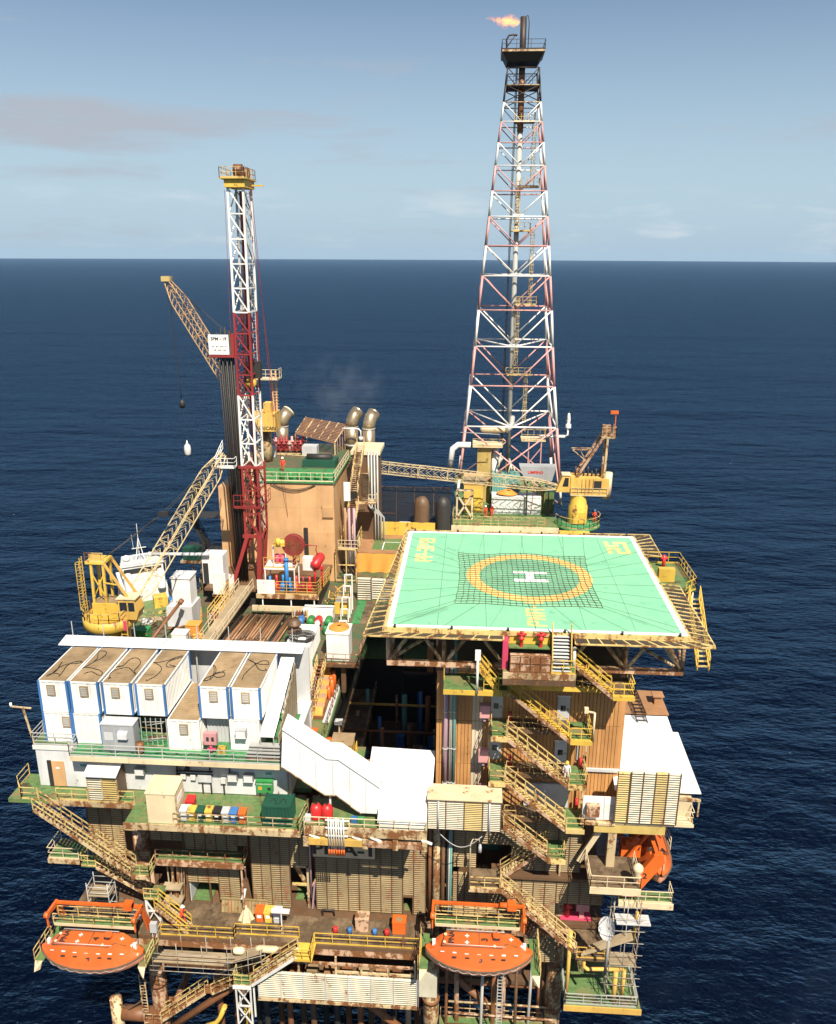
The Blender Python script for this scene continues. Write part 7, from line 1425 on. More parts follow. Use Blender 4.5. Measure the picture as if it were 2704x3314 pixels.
for i in range(2): cable(t, (-30.3+.3*i, 75.4, 55.4), (-26.5, 82.6+.6*i, 59.6), .025)
MB().box(-33.6, -32.8, 69.9, 70.2, 45.0, 46.0).build('red_box', 'magenta', t)
# crane behind the mast
t = thing('pedestal_crane', 'tan crane with a lettered house behind the mast, its boom raised steeply over the sea', 'crane', (-26, 100, 54))
MB().tube((-26.2, 101.3, 54.2), (-26.2, 101.3, 58.6), .75, 16).build('pedestal', 'cream', t); hs_ = MB().box(-27.4, -24.5, 99.5, 102.5, 58.6, 60.9).build('machine_house', 'amber', t); text('AMERICAN', .62, 'dark', hs_, (-25.95, 99.48, 59.0), FRONT, bold=.015)
MB().box(-25.9, -25.0, 99.6, 101, 60.91, 62.2).build('winch_house', 'amber', t)
MB().bar((-24.8, 101, 60.9), (-25.2, 101.5, 66.0), .18).bar((-24.5, 101, 60.9), (-24.6, 101.5, 66.0), .18).build('gantry', 'peach', t); k = MB()
for i in range(12): k.bar((-24.8-.03*i, 101, 61.5+i*.38), (-24.2-.02*i, 101, 61.5+i*.38), .06)
k.build('ladder', 'peach', t); gp_ = MB().box(-27, -24.0, 100, 102, 65.0, 65.12).build('gantry_deck', 'creamclean', t); railing(gp_, [(-27, 100, 65.1), (-24, 100, 65.1), (-24, 102, 65.1)], 'creamclean', h=1.2, sp=.8); MB().bar((-26.6, 101, 61.2), (-26.6, 101, 65), .2).build('gantry', 'peach', t)
boom(t, (-27.6, 100.5, 60.0), (-38.0, 102.5, 76.9), 1.5, 26, 'boomtan', .045)
cable(t, (-26, 101.2, 66.2), (-37.8, 102.4, 77.0), .03); cable(t, (-25.2, 101.2, 66.2), (-37.0, 102.2, 76.2), .03); MB().tube((-28.6, 101.5, 73.5), (-28.1, 101.5, 73.5), .2, 8).build('pendant_block', 'white', t)
MB().box(-38.5, -37.4, 102, 103, 76.7, 77.3).build('boom_head', 'paleyellow', t)
for i in range(2): cable(t, (-38.1+.3*i, 102.5, 76.6), (-37.4+.12*i, 102.5, 62.0), .025)
MB().lathe([(0, -.55), (.3, -.5), (.4, 0), (.3, .4), (.12, .55), (0, .6)], (-37.3, 102.5, 61.4), 12).build('hook_block', 'dark', t); cable(t, (-37.3, 102.5, 60.8), (-37.1, 102.5, 56.3), .025)
t = thing('lifting_bag', 'white bulk bag hanging from the hook of the crane behind the mast', 'bag', (-37.1, 102.5, 55)); k = MB(); k.lathe([(0, -.85), (.3, -.9), (.42, -.6), (.46, 0), (.38, .5), (.15, .75), (.05, 1.2), (0, 1.2)], (-37.1, 102.5, 55.4), 12); k.build('bag', 'whitecloth', t)
# crane on the flare deck with boom laid on its rest
t = thing('pedestal_crane', 'amber crane on the round green platform, its long boom laid level to the module', 'crane', (14.8, 107, 44))
MB().lathe([(1.3, 45.2), (1.3, 47.4), (1.12, 47.8), (1.0, 49.4)], (14.8, 107.3, 0), 22).build('pedestal', 'yellow', t); MB().box(14.9, 15.8, 105.95, 106.02, 45.3, 46.8).build('pedestal_door', 'yellow', t)
MB().poly([(13.5, 106.4, 49.2), (18.0, 106.4, 49.0), (18.6, 106.4, 49.4), (18.6, 106.4, 51.5), (13.5, 106.4, 51.6)], (0, 2.6, 0)).build('machine_house', 'amber', t); MB().tube((18.55, 107.2, 48.6), (18.55, 107.2, 52.2), .55, 14).build('counterweight', 'creamclean', t)
MB().box(16.6, 17.6, 106.37, 106.395, 50.0, 51.2).build('vent', 'dark', t); k = MB()
for i in range(4): k.bar((15.0+i*.5, 106.36, 49.4), (15.0+i*.5, 106.36, 51.4), .05)
k.build('grille', 'rust', t); railing(t, [(13.6, 106.3, 49.1), (18.4, 106.3, 49.1)], 'creamclean', sp=1.0); rnd = random.Random(77)
for i in range(8): x = 14.2+i*.55; MB().tube((x, 107.6, 51.6), (x, 107.6, 52.2+rnd.random()*.9), .12, 6).build('engine_part', 'dark', t)
c = MB().poly([(11.6, 106.2, 49.6), (13.4, 106.2, 49.6), (13.4, 106.2, 51.9), (12.4, 106.2, 51.9)], (0, 1.6, 0)).build('cab', 'amber', t); MB().poly([(12.4, 106.17, 50.4), (13.2, 106.17, 50.4), (13.2, 106.17, 51.6), (12.7, 106.17, 51.6)], (0, .03, 0)).build('window', 'glass', c); MB().box(12.3, 13.5, 106.1, 107.9, 51.91, 52).build('cab_roof', 'creamclean', c)
for y in (106.6, 108.6): MB().bar((13.8, y, 50.8), (17.6, y, 57.4), .32).build('a_frame', 'pinkrust', t); MB().bar((17.9, y, 51.5), (18.0, y, 57.2), .28).build('back_leg', 'cream', t)
hd = MB().box(17.2, 19.0, 106.4, 108.8, 57.0, 57.15).build('head_platform', 'cream', t); railing(hd, [(17.2, 106.4, 57.1), (19.0, 106.4, 57.1), (19.0, 108.8, 57.1)], 'cream', sp=.6, h=1.4); MB().box(17.4, 18.4, 107, 108, 57.2, 58.6).build('sheave_box', 'pinkrust', hd); MB().bar((18.9, 107, 57.2), (18.9, 107, 60.4), .1).box(18.2, 19.2, 106.8, 107.2, 60.2, 60.6).build('wind_vane', 'orange', hd)
k = MB(); k.bar((13.6, 107.5, 55.2), (16.2, 107.5, 55.2), .12).bar((13.6, 107.5, 55.2), (15.6, 107.5, 53.6), .12).bar((14.6, 107.5, 55.2), (15.2, 107.5, 54.2), .08).bar((13.6, 108.5, 55.2), (16.2, 108.5, 55.2), .1); k.build('jib_stay', 'cream', t)
boom(t, (12.4, 107.2, 50.0), (-26.2, 104.6, 54.3), 1.35, 40, 'boomcream', .045)
MB().tube((-26.4, 104.3, 54.4), (-26.4, 105, 54.4), .5, 12).build('boom_sheave', 'whiteroof', t)
MB().box(-.8, 2.2, 106.6, 106.8, 50.4, 51.4).build('sign_plate', 'plank', t)
cable(t, (8.7, 107, 50.2), (8.4, 107, 46.2), .05, 'maroon')
cable(t, (18, 107.6, 58), (17.9, 107.6, 52), .04)

# ================================================================== FLARE DECK AND TOWER
fd = structure(MB().box(-2.3, 12.0, 104.5, 131, 44.7, 45.0).build('flare_deck', 'green')); MB().box(-2.35, 12.05, 104.3, 104.49, 44.3, 45.1).build('edge_beam', 'creamclean', fd)
railing(fd, [(-2.2, 110, 45), (-2.2, 104.6, 45), (10.2, 104.6, 45)], 'paleyellow', sp=1.0, mids=(.3, .65), h=1.4)
for i in range(5): MB().box(.2+i*1.9, 2.05+i*1.9, 102.6, 104.25, 44.2, 44.3).build('step_plate', 'plank', fd)
MB().box(-2.2, .15, 102.6, 104.25, 44.2, 44.32).build('green_plate', 'darkgreen', fd)
cp = structure(MB().lathe([(0, 45.0), (3.1, 45.0), (3.1, 44.6), (0, 44.6)], (14.8, 107.3, 0), 28).build('crane_platform', 'brightgreen')); railing(cp, [(14.8+3.05*math.cos(a), 107.3+3.05*math.sin(a), 45.0) for a in [R(-170+i*15) for i in range(18)]], 'paleyellow', sp=1.1, h=1.4)
b = MB()
for x in (-1.5, 5, 11):
    for y in (106, 118, 130): b.bar((x, y, 38), (x, y, 44.7), .6)
b.tube((14.8, 107.3, 37), (14.8, 107.3, 44.6), 1.1, 14).build('column', 'brownsteel', fd)
t = thing('flare_deck_module', 'dark module walls under the flare deck', 'module', (5, 110, 38)); MB().box(-1.8, 11.5, 106, 130, 38.02, 44.2).build('wall', 'brownsteel', t)
t = container('white_container', 'long white container with a rope coil on it on the flare deck', 6.9, 2.5, 2.5, 'white', 'white', 'white', (6.6, 110.5, 45.02), roofcorr=False)
t = thing('rope_coil', 'flat coil of orange rope on the white container of the flare deck', 'rope', (5.3, 111.4, 47.6)); k = MB()
for i in range(6): r = 1.4-.17*i; k.path([(5.3+r*math.cos(a), 111.6+r*.8*math.sin(a), 47.75+.07*i+.04*math.sin(2*a)) for a in [j*math.pi/12 for j in range(25)]], .11, 6)
k.build('rope', 'tarp', t)
t = thing('yellow_module', 'amber equipment module with tan roof at the left of the flare deck', 'module', (.5, 111, 45)); MB().box(-.8, 1.9, 110.6, 113, 45.02, 49.2).build('body', 'amber', t); MB().box(-.9, 2.0, 110.5, 113.1, 49.2, 50.2).build('upper', 'peach', t); MB().box(.6, 1.6, 110.5, 110.59, 45.4, 48.4).build('door', 'yellow', t)
t = thing('teal_container', 'blue green corrugated container behind the white one on the flare deck', 'container', (4.5, 115, 45)); MB().box(3.2, 7.2, 114.2, 117, 45.02, 49.6).build('body', 'teal', t); s = corr_mesh(3.9, 4.4, .35, .07).mesh('wall_panel'); s.materials.append(M['teal']); link('wall_panel', s, t, loc=(3.25, 114.08, 45.05))
t = thing('dark_container', 'dark green container at the right of the flare deck behind the white one', 'container', (10.8, 114, 45)); MB().box(9.6, 12.0, 111.5, 114, 45.02, 48.2).build('body', 'darkgreen', t); s = corr_mesh(2.3, 3, .3, .06).mesh('wall_panel'); s.materials.append(M['green']); link('wall_panel', s, t, loc=(9.65, 111.4, 45.05))
t = thing('grey_skip', 'grey tapered skip lettered LIMPINO in front of the flare tower', 'skip', (9, 109, 50)); MB().poly([(6.8, 109.4, 52.2), (11.8, 109.4, 52.2), (11.3, 109.4, 50.2), (7.6, 109.4, 50.2)], (0, 2.0, 0)).build('body', 'grey', t); text('LIMPINO', .55, 'red', t, (9.0, 109.38, 51.4), FRONT, bold=.02); MB().bar((8, 110, 45), (8, 110, 50.2), .2).bar((11, 110, 45), (11, 110, 50.2), .2).build('stand', 'dark', t)
t = thing('cross_frame', 'cream cross-braced support frame at the front left of the flare deck', 'frame', (-.6, 107.5, 45))
for p, q in [((-1.7, 107.5, 45), (-1.7, 107.5, 49.2)), ((.4, 107.5, 45), (.4, 107.5, 49.2)), ((-1.7, 107.5, 49.2), (.4, 107.5, 49.2)), ((-1.7, 107.5, 45.3), (.4, 107.5, 48.6)), ((.4, 107.5, 45.3), (-1.7, 107.5, 48.6))]: MB().bar(p, q, .24).build('member', 'creamclean', t)
t = thing('yellow_locker', 'bright yellow locker with a small red hydrant behind the helideck edge', 'locker', (13.8, 101.5, 44)); MB().box(11.9, 15.8, 101.2, 102.6, 43.6, 45.4).build('body', 'yellow', t); MB().box(12.6, 13.0, 101.15, 101.19, 44.2, 45).build('notice', 'whiteroof', t); MB().tube((14.9, 101, 43.7), (14.9, 101, 44.8), .2, 8).build('hydrant', 'red', t)
t = thing('warning_board', 'long orange and yellow warning board behind the helideck edge', 'sign', (9, 101, 43.6)); MB().box(3.5, 8.7, 101, 101.1, 43.5, 44.4).build('board', 'paleyellow', t); MB().box(8.72, 11.7, 101, 101.1, 43.4, 44.4).build('notice', 'tarp', t); text('MUITO CUIDADO', .3, 'red', t, (10.2, 100.98, 44.15), FRONT); text('CONSULTE A RADIO', .27, 'red', t, (10.2, 100.98, 43.75), FRONT)
MB().bar((4, 101.1, 41), (4, 101.1, 43.6), .12).bar((11, 101.1, 41), (11, 101.1, 43.6), .12).build('post', 'creamclean', t)
# process pipework inside the tower base
t = thing('flare_pipework', 'white lagged pipes, vessels and platforms inside the flare tower base', 'pipework', (3, 120, 45))
MB().path([(-3, 116, 50), (-2.6, 116, 53), (-1.8, 116, 53.6), (0, 116, 53.6)], .45, 12).build('pipe', 'white', t); MB().tube((-1.5, 112, 56.3), (4.0, 112.5, 56.0), .06, 6).build('pipe', 'galv', t)
MB().lathe([(0, -2.0), (.3, -1.9), (.5, -1.6), (.5, 1.6), (.3, 1.9), (0, 2.0)], (3.3, 118, 55.6), 14, 'x').build('drum', 'creamclean', t); MB().path([(5.2, 118, 55.5), (5.9, 119, 55.8), (6.1, 120.5, 57)], .4, 12).build('pipe', 'galv', t)
MB().tube((3.6, 117, 45), (3.6, 117, 53.4), .5, 14).build('vessel', 'white', t); MB().box(1.0, 3.0, 116, 119, 45, 53.4).build('tower_box', 'louveryellow', t); MB().box(.3, 4.6, 115.4, 119.5, 53.4, 53.6).build('platform', 'creamclean', t); railing(t, [(.3, 115.4, 53.6), (4.6, 115.4, 53.6)], 'paleyellow')
MB().tube((9.9, 117, 54.9), (13.6, 117, 54.9), .22, 10).path([(13.6, 117, 54.9), (14, 117, 55.2), (14, 117, 57.3)], .14, 8).build('pipe', 'white', t); MB().lathe([(.4, 0), (.4, .5), (.2, .7), (.3, 1.1), (.15, 2.1), (0, 2.2)], (14, 117, 56.2), 10).build('lantern', 'white', t)
MB().box(7.3, 10.8, 116, 119, 54.3, 54.45).build('platform', 'creamclean', t); railing(t, [(7.3, 116, 54.45), (10.8, 116, 54.45), (10.8, 119, 54.45)], 'paleyellow', sp=.8, h=1.6); MB().bar((10.2, 116.2, 48), (10.2, 116.2, 54.3), .16).bar((8.4, 116.2, 50), (8.4, 116.2, 54.3), .16).bar((8.0, 116, 50.5), (10.2, 116, 53.4), .14).build('member', 'flarered', t)
rnd = random.Random(55)
for i in range(14): x = 3.8+rnd.random()*3.4; z = 46+rnd.random()*5; MB().tube((x, 114.5+rnd.random()*2, z), (x+rnd.uniform(-.6, .6), 114.5+rnd.random()*2, z+rnd.uniform(.8, 2)), rnd.choice((.07, .12, .18)), 7).build('fitting', ('creamclean', 'galv', 'rust', 'cream')[i % 4], t)

t = thing('flare_tower', 'tall red and white lattice flare tower with dark top platform', 'flare tower', (5.75, 122.8, 45)); TC = (5.75, 122.8)
LV = [(45, 15.3), (56.3, 13.1), (62.1, 11.85), (67.6, 10.9), (72.6, 10.15), (77.2, 9.35), (81.2, 8.6), (85.0, 7.9), (88.3, 7.25), (91.5, 6.6), (94.4, 6.0), (97.0, 5.4), (99.4, 4.9), (101.5, 4.5), (103.6, 4.15)]
def corners(i): z, w = LV[i]; h = w/2; return [Vector((TC[0]+sx*h, TC[1]+sy*h, z)) for sx, sy in ((-1, -1), (1, -1), (1, 1), (-1, 1))]
for i in range(len(LV)-1):
    a, b_ = corners(i), corners(i+1); topm = 'cream' if i < 12 else 'soot'
    m = ('flarered' if i % 2 == 0 else 'towerwhite') if i < 12 else topm; r = .195-.0075*i
    for j in range(4):
        if i == 0: q = a[j].lerp(b_[j], .32); MB().tube(a[j], q, r, 10).build('leg', 'towerwhite', t); MB().tube(q, b_[j], r, 10).build('leg', m, t)
        else: MB().tube(a[j], b_[j], r, 10).build('leg', m, t)
        k_ = (j+1) % 4; hm = ('towerwhite' if i % 2 == 0 else 'flarered') if i < 11 else ('cream' if i < 13 else 'soot')
        MB().tube(b_[j], b_[k_], r*.62, 8).build('girt', hm, t)
        if i == 0 or i == 12:
            MB().tube(b_[j], a[k_], r*.6, 8).build('brace', m, t); MB().tube(b_[k_], a[j], r*.6, 8).build('brace', m, t)
        else:
            mid = (a[j]+a[k_])/2; MB().tube(b_[j], mid, r*.58, 8).build('brace', m, t); MB().tube(b_[k_], mid, r*.58, 8).build('brace', m, t)
            if j == 0 and i in (1, 3, 5, 7): MB().box(mid.x-.7, mid.x+.7, mid.y-.05, mid.y+.05, mid.z-.1, mid.z+.35).build('gusset', m, t)
    if i in (0, 2, 4):                                   # plan bracing at some levels
        mid = (b_[0]+b_[1])/2; MB().tube(b_[3], mid, .12, 6).build('plan_brace', hm, t); MB().tube(b_[2], mid, .12, 6).build('plan_brace', hm, t)
MB().tube((TC[0]+.0, 122.5, 45), (TC[0]-.05, 122.5, 96), .36, 14).build('flare_pipe', 'galv', t); MB().tube((TC[0]-.05, 122.5, 96), (TC[0]-.1, 122.5, 103.5), .42, 14).build('flare_pipe', 'rust', t); MB().tube((TC[0]-.1, 122.5, 103.5), (TC[0]-.15, 122.5, 109.9), .42, 14).build('flare_tip', 'soot', t)
MB().tube((4.75, 121.8, 50), (5.0, 122.2, 104), .07, 6).tube((4.55, 121.8, 50), (4.85, 122.2, 104), .05, 6).build('pilot_line', 'dark', t); MB().path([(6.3, 122.4, 104.5), (6.35, 122.4, 109.2), (6.2, 122.4, 110.0), (6.0, 122.4, 110)], .06, 6).build('pilot_pipe', 'soot', t)
# ladders, alternating sides, with rest platforms
def ladder(x, y, z0, z1, cage=True):
    k = MB()
    for dx_ in (-.25, .25): k.bar((x+dx_, y, z0), (x+dx_, y, z1), .06)
    n = int((z1-z0)/.4)
    for i in range(n): k.bar((x-.25, y, z0+.2+i*.4), (x+.25, y, z0+.2+i*.4), .05)
    if cage:
        for i in range(int((z1-z0)/1.0)): z = z0+1.5+i*1.0; k.path([(x-.38*math.cos(a), y-.6*math.sin(a), z) for a in [math.pi*j/6 for j in range(7)]], .03, 4) if z < z1 else None
        for a in (.9, 1.57, 2.2): k.bar((x-.38*math.cos(a), y-.6*math.sin(a), z0+1.5), (x-.38*math.cos(a), y-.6*math.sin(a), z1), .04)
    k.build('ladder', 'paleyellow', t)
for x, z0, z1 in ((7.9, 54.5, 63.2), (6.3, 63, 74.2), (8.0, 73.2, 83.6), (5.7, 83.2, 90), (7.6, 89, 97.5)): ladder(x, 122.0, z0, z1)
for x0, x1, z in ((4.9, 8.6, 63.1), (5.9, 9.0, 73.2), (5.0, 7.6, 83.2), (6.0, 8.6, 89), (4.8, 7.6, 97.2)): p_ = MB().box(x0, x1, 121.2, 123, z-.1, z).build('rest_platform', 'cream', t); railing(p_, [(x0, 121.2, z), (x1, 121.2, z), (x1, 123, z)], 'paleyellow', sp=.9)
p_ = MB().box(3.6, 7.9, 120.7, 124.9, 101.4, 101.55).build('rest_platform', 'soot', t); railing(p_, [(3.7, 120.8, 101.5), (7.8, 120.8, 101.5)], 'soot', sp=.9)
p_ = MB().box(2.85, 8.45, 120.0, 125.6, 105.35, 105.6).build('top_platform', 'cream', t); MB().poly([(2.9, 120.1, 105.34), (8.4, 120.1, 105.34), (7.7, 120.8, 104.3), (3.6, 120.8, 104.3)], (0, 4.2, 0)).build('fascia', 'soot', p_); railing(p_, [(2.85, 120.0, 105.6), (8.45, 120.0, 105.6), (8.45, 125.6, 105.6), (2.85, 125.6, 105.6)], 'soot', sp=1.8, closed=True, h=1.15)
MB().path([(3.5, 121, 105.6), (3.4, 121, 106.9), (3.7, 121, 107.4), (4.3, 121, 107.5), (4.8, 121, 107.4)], .12, 8).tube((3.6, 121, 106.2), (4.5, 121, 107.4), .07, 6).build('jib', 'soot', p_)
# flame
def flame_material():
    """burning gas: emission only where turbulent noise beats a tapering falloff along the wind"""
    m, N, L, P = newmat('flame'); N.remove(P); out = N['Material Output']
    def mth(op, a, b_=None):
        n = N.new('ShaderNodeMath'); n.operation = op
        for i, v in enumerate((a, b_)):
            if v is None: continue
            if isinstance(v, (int, float)): n.inputs[i].default_value = v
            else: L.new(v, n.inputs[i])
        return n.outputs[0]
    tc_ = N.new('ShaderNodeTexCoord'); sp = N.new('ShaderNodeSeparateXYZ'); L.new(tc_.outputs['Object'], sp.inputs[0])
    no = N.new('ShaderNodeTexNoise'); no.inputs['Scale'].default_value = 1.25; no.inputs['Detail'].default_value = 6; no.inputs['Roughness'].default_value = .62; no.inputs['Distortion'].default_value = .6; L.new(tc_.outputs['Object'], no.inputs['Vector'])
    u = mth('DIVIDE', sp.outputs[0], -4.6)
    zc = mth('SUBTRACT', sp.outputs[2], mth('ADD', mth('MULTIPLY', u, .5), mth('MULTIPLY', mth('SINE', mth('MULTIPLY', u, 9.0)), .12)))
    half = mth('ADD', mth('MULTIPLY', mth('SINE', mth('MULTIPLY', mth('POWER', mth('MAXIMUM', u, 0.001), .62), 3.05)), .74), .10)
    rr = mth('DIVIDE', mth('SQRT', mth('ADD', mth('MULTIPLY', zc, zc), mth('MULTIPLY', sp.outputs[1], sp.outputs[1]))), half)
    f = mth('SUBTRACT', mth('ADD', mth('SUBTRACT', 1.0, rr), mth('MULTIPLY', mth('SUBTRACT', no.outputs[0], .5), 3.2)), mth('MULTIPLY', u, .35))
    d = mth('MAXIMUM', mth('MINIMUM', mth('MULTIPLY', f, 1.6), 1.0), 0.0)
    cr_ = N.new('ShaderNodeValToRGB'); e = cr_.color_ramp.elements; e[0].position = .05; e[0].color = (.9, .16, .05, 1); e[1].position = 1; e[1].color = (1, .60, .14, 1); x = e.new(.5); x.color = (1, .34, .08, 1); L.new(mth('SUBTRACT', d, mth('MULTIPLY', u, .25)), cr_.inputs[0])
    em = N.new('ShaderNodeEmission'); L.new(cr_.outputs[0], em.inputs[0]); L.new(mth('MULTIPLY', d, 1.25), em.inputs[1]); ab = N.new('ShaderNodeVolumeAbsorption'); ab.inputs['Color'].default_value = (.5, .45, .4, 1); L.new(mth('MULTIPLY', d, 1.3), ab.inputs['Density'])
    ad = N.new('ShaderNodeAddShader'); L.new(em.outputs[0], ad.inputs[0]); L.new(ab.outputs[0], ad.inputs[1]); L.new(ad.outputs[0], out.inputs['Volume']); m.cycles.volume_step_rate = .25; return m
M['flame'] = flame_material()
k = MB(); k.lathe([(.05, 0), (.45, -.25), (.95, -1.2), (1.1, -2.4), (.95, -3.8), (.3, -4.7), (.02, -4.8)], (0, 0, .2), 18, 'x'); me = k.mesh('flame'); me.materials.append(M['flame'])
o = link('flame', me, loc=(5.25, 122.5, 109.2)); tag(o, 'orange and yellow gas flame blown to the left from the flare tip', 'flame')

# ================================================================== BEHIND THE HELIDECK: screen, intakes
def screen_material():
    m, N, L, P = newmat('wire_screen'); P.inputs['Base Color'].default_value = (.03, .03, .032, 1); out = N['Material Output']; tr = N.new('ShaderNodeBsdfTransparent'); mx_ = N.new('ShaderNodeMixShader')
    g = N.new('ShaderNodeNewGeometry'); ch = N.new('ShaderNodeTexChecker'); ch.inputs['Scale'].default_value = 40; L.new(g.outputs['Position'], ch.inputs['Vector']); mr = N.new('ShaderNodeMapRange'); mr.inputs['To Min'].default_value = .3; mr.inputs['To Max'].default_value = .62; L.new(ch.outputs['Fac'], mr.inputs[0])
    L.new(mr.outputs[0], mx_.inputs[0]); L.new(tr.outputs[0], mx_.inputs[1]); L.new(P.outputs[0], mx_.inputs[2]); L.new(mx_.outputs[0], out.inputs[0]); return m
M['screen'] = screen_material()
t = thing('wire_windscreen', 'dark wire mesh windscreen between the peach module and the flare deck', 'screen', (-7, 107, 44))
for i in range(4): MB().box(-12.4+i*2.5, -9.95+i*2.5, 107, 107.03, 43, 49.6).build('mesh_panel', 'screen', t); MB().bar((-12.4+i*2.5, 107, 42), (-12.4+i*2.5, 107, 49.6), .07).build('post', 'brownsteel', t)
MB().bar((-12.4, 107, 49.6), (-2.4, 107, 49.6), .07).bar((-12.4, 107, 45.8), (-10, 107, 45.8), .09).build('rail', 'brownsteel', t)
for x, lab in ((-6.3, 'tall brown domed intake stack beside the wire screen'), (-3.5, 'black domed intake stack beside the flare deck')):
    t = thing('intake_stack', lab, 'stack', (x, 104, 41)); MB().lathe([(.98, 41), (.98, 48.0), (.85, 48.6), (.5, 49.1), (0, 49.25)], (x, 104, 0), 18).build('shell', 'brownsteel' if x < -5 else 'dark', t); MB().tube((x, 104, 44.5), (x, 104, 44.8), 1.03, 18).build('band', 'rust' if x < -5 else 'black', t)
t = thing('white_kiosk', 'small white kiosk at the foot of the brown intake stack', 'kiosk', (-9, 104, 43)); MB().box(-9.3, -7.8, 103.8, 105, 43.5, 45.3).build('body', 'lightgrey', t)
bd = structure(MB().box(-12.3, 11.5, 80.2, 107.5, 41.3, 41.58).build('rear_deck', 'green')); railing(bd, [(-11, 106, 41.6), (-2.6, 106, 41.6)], 'amber')
MB().box(-4.0, 11.5, 76.5, 79.9, 38.02, 41.2).build('deckhouse', 'board', bd)
# haze of smoke above the exhaust stacks
def smoke_material():
    m, N, L, P = newmat('exhaust_smoke'); N.remove(P); out = N['Material Output']; vp = N.new('ShaderNodeVolumePrincipled'); vp.inputs['Color'].default_value = (.8, .85, .95, 1)
    tc_ = N.new('ShaderNodeTexCoord'); no = N.new('ShaderNodeTexNoise'); no.inputs['Scale'].default_value = .35; no.inputs['Detail'].default_value = 4; L.new(tc_.outputs['Object'], no.inputs['Vector'])
    ln = N.new('ShaderNodeVectorMath'); ln.operation = 'LENGTH'; sc_ = N.new('ShaderNodeVectorMath'); sc_.operation = 'MULTIPLY'; sc_.inputs[1].default_value = (1/7, 1/3.4, 1/6); L.new(tc_.outputs['Object'], sc_.inputs[0]); L.new(sc_.outputs[0], ln.inputs[0])
    fa = N.new('ShaderNodeMapRange'); fa.inputs['From Min'].default_value = 1; fa.inputs['From Max'].default_value = .1; fa.inputs['To Max'].default_value = .05; L.new(ln.outputs['Value'], fa.inputs[0])
    mu = N.new('ShaderNodeMath'); mu.operation = 'MULTIPLY'; L.new(fa.outputs[0], mu.inputs[0]); rr = N.new('ShaderNodeMapRange'); rr.inputs['From Min'].default_value = .42; rr.inputs['From Max'].default_value = .7; L.new(no.outputs[0], rr.inputs[0]); L.new(rr.outputs[0], mu.inputs[1])
    L.new(mu.outputs[0], vp.inputs['Density']); L.new(vp.outputs[0], out.inputs['Volume']); return m
M['smoke'] = smoke_material()
k = MB(); k.lathe([(.01, -6)]+[(math.cos(a), 6*math.sin(a)) for a in [R(-75+i*15) for i in range(11)]]+[(.01, 6)], (0, 0, 0), 20)
k.v = [(x*7, y*3.4, z) for x, y, z in k.v]; o = k.build('exhaust_smoke', 'smoke'); o.location = (-18.0, 112.5, 61.8); stuff(o); tag(o, 'faint blue haze of exhaust smoke drifting over the stacks', 'smoke')

# ================================================================== SUPPLY SHIP
t = thing('supply_ship', 'offshore supply ship with white bridge and long green work deck beside the platform', 'ship', (-72, 166, 0), local=True); t.rotation_euler = (0, 0, R(30)); 
# local frame: x to starboard, y towards the bow
hull = [(-5.2, -22), (5.2, -22), (5.6, -10), (5.6, 8), (4.6, 16), (2.2, 22), (0, 24), (-2.2, 22), (-4.6, 16), (-5.6, 8), (-5.6, -10)]
MB().poly([(x, y, -1) for x, y in hull], (0, 0, 4.0)).build('hull', 'blue', t); MB().poly([(x*.93, y*.98, 3.005) for x, y in hull], (0, 0, .02)).build('work_deck', 'green', t)
b = MB(); H2 = hull+[hull[0]]
for (xa, ya), (xb, yb) in zip(H2[:-1], H2[1:]): b.bar((xa, ya, 3.5), (xb, yb, 3.5), .25, 1.1)
b.build('bulwark', 'brownsteel', t)
for i in range(10): MB().box(-4.6+i*1.02, -3.6+i*1.02, -14, -6, 3.03, 3.1).build('deck_plank', 'plank' if i % 3 else 'grating', t)
for i in range(4): MB().poly([(1.2+i*.8, -5, 3.12), (1.7+i*.8, -5, 3.12), (2.2+i*.8, -3.4, 3.12), (1.7+i*.8, -3.4, 3.12)], (0, 0, .02)).build('hazard_stripe', 'yellow' if i % 2 == 0 else 'black', t)
MB().box(1.0, 4.0, -1.5, 1.0, 3.05, 5.6).build('yellow_container', 'yellow', t); MB().box(-3.5, -1.5, -2, 0, 3.05, 4.6).build('white_container', 'white', t); MB().box(4.3, 5.2, -6, 1, 3.05, 4.2).build('blue_locker', 'blue', t)
MB().box(-5.0, 5.0, 4, 17, 3.0, 6.2).build('forecastle', 'white', t); MB().box(-4.4, 4.4, 5, 14, 6.2, 8.8).build('deckhouse', 'white', t)
w = MB().poly([(-4.6, 5.5, 8.8), (4.6, 5.5, 8.8), (3.4, 12.5, 8.8), (-3.4, 12.5, 8.8)], (0, 0, 2.6)).build('wheelhouse', 'white', t); MB().box(-4.2, 4.2, 5.4, 5.48, 9.6, 10.8).build('bridge_window', 'glass', w); MB().poly([(-4.9, 5.2, 11.41), (4.9, 5.2, 11.41), (3.7, 12.8, 11.41), (-3.7, 12.8, 11.41)], (0, 0, .2)).build('roof', 'lightgrey', w)
railing(t, [(-4.8, 5.3, 11.6), (4.8, 5.3, 11.6), (3.6, 12.6, 11.6)], 'white', sp=1.5); railing(t, [(-4.9, 4.1, 6.2), (4.9, 4.1, 6.2)], 'white', sp=1.5)
for x in (-3.6, 3.6): MB().lathe([(.9, 6.2), (.9, 10.0), (.6, 10.6), (0, 10.7)], (x, 3.2, 0), 12).build('funnel', 'white', t)
k = MB()
for x, y in ((-1, 8), (1, 8), (0, 9.6)): k.bar((x, y, 11.6), (0, 8.6, 17.0), .16)
for z in (13, 14.6): k.bar((-1.6, 8.6, z), (1.6, 8.6, z), .14)
k.bar((0, 8.6, 17), (0, 8.6, 20.5), .1).bar((-1.2, 8.6, 14.6), (-1.4, 8.6, 18), .06); k.build('mast', 'white', t)
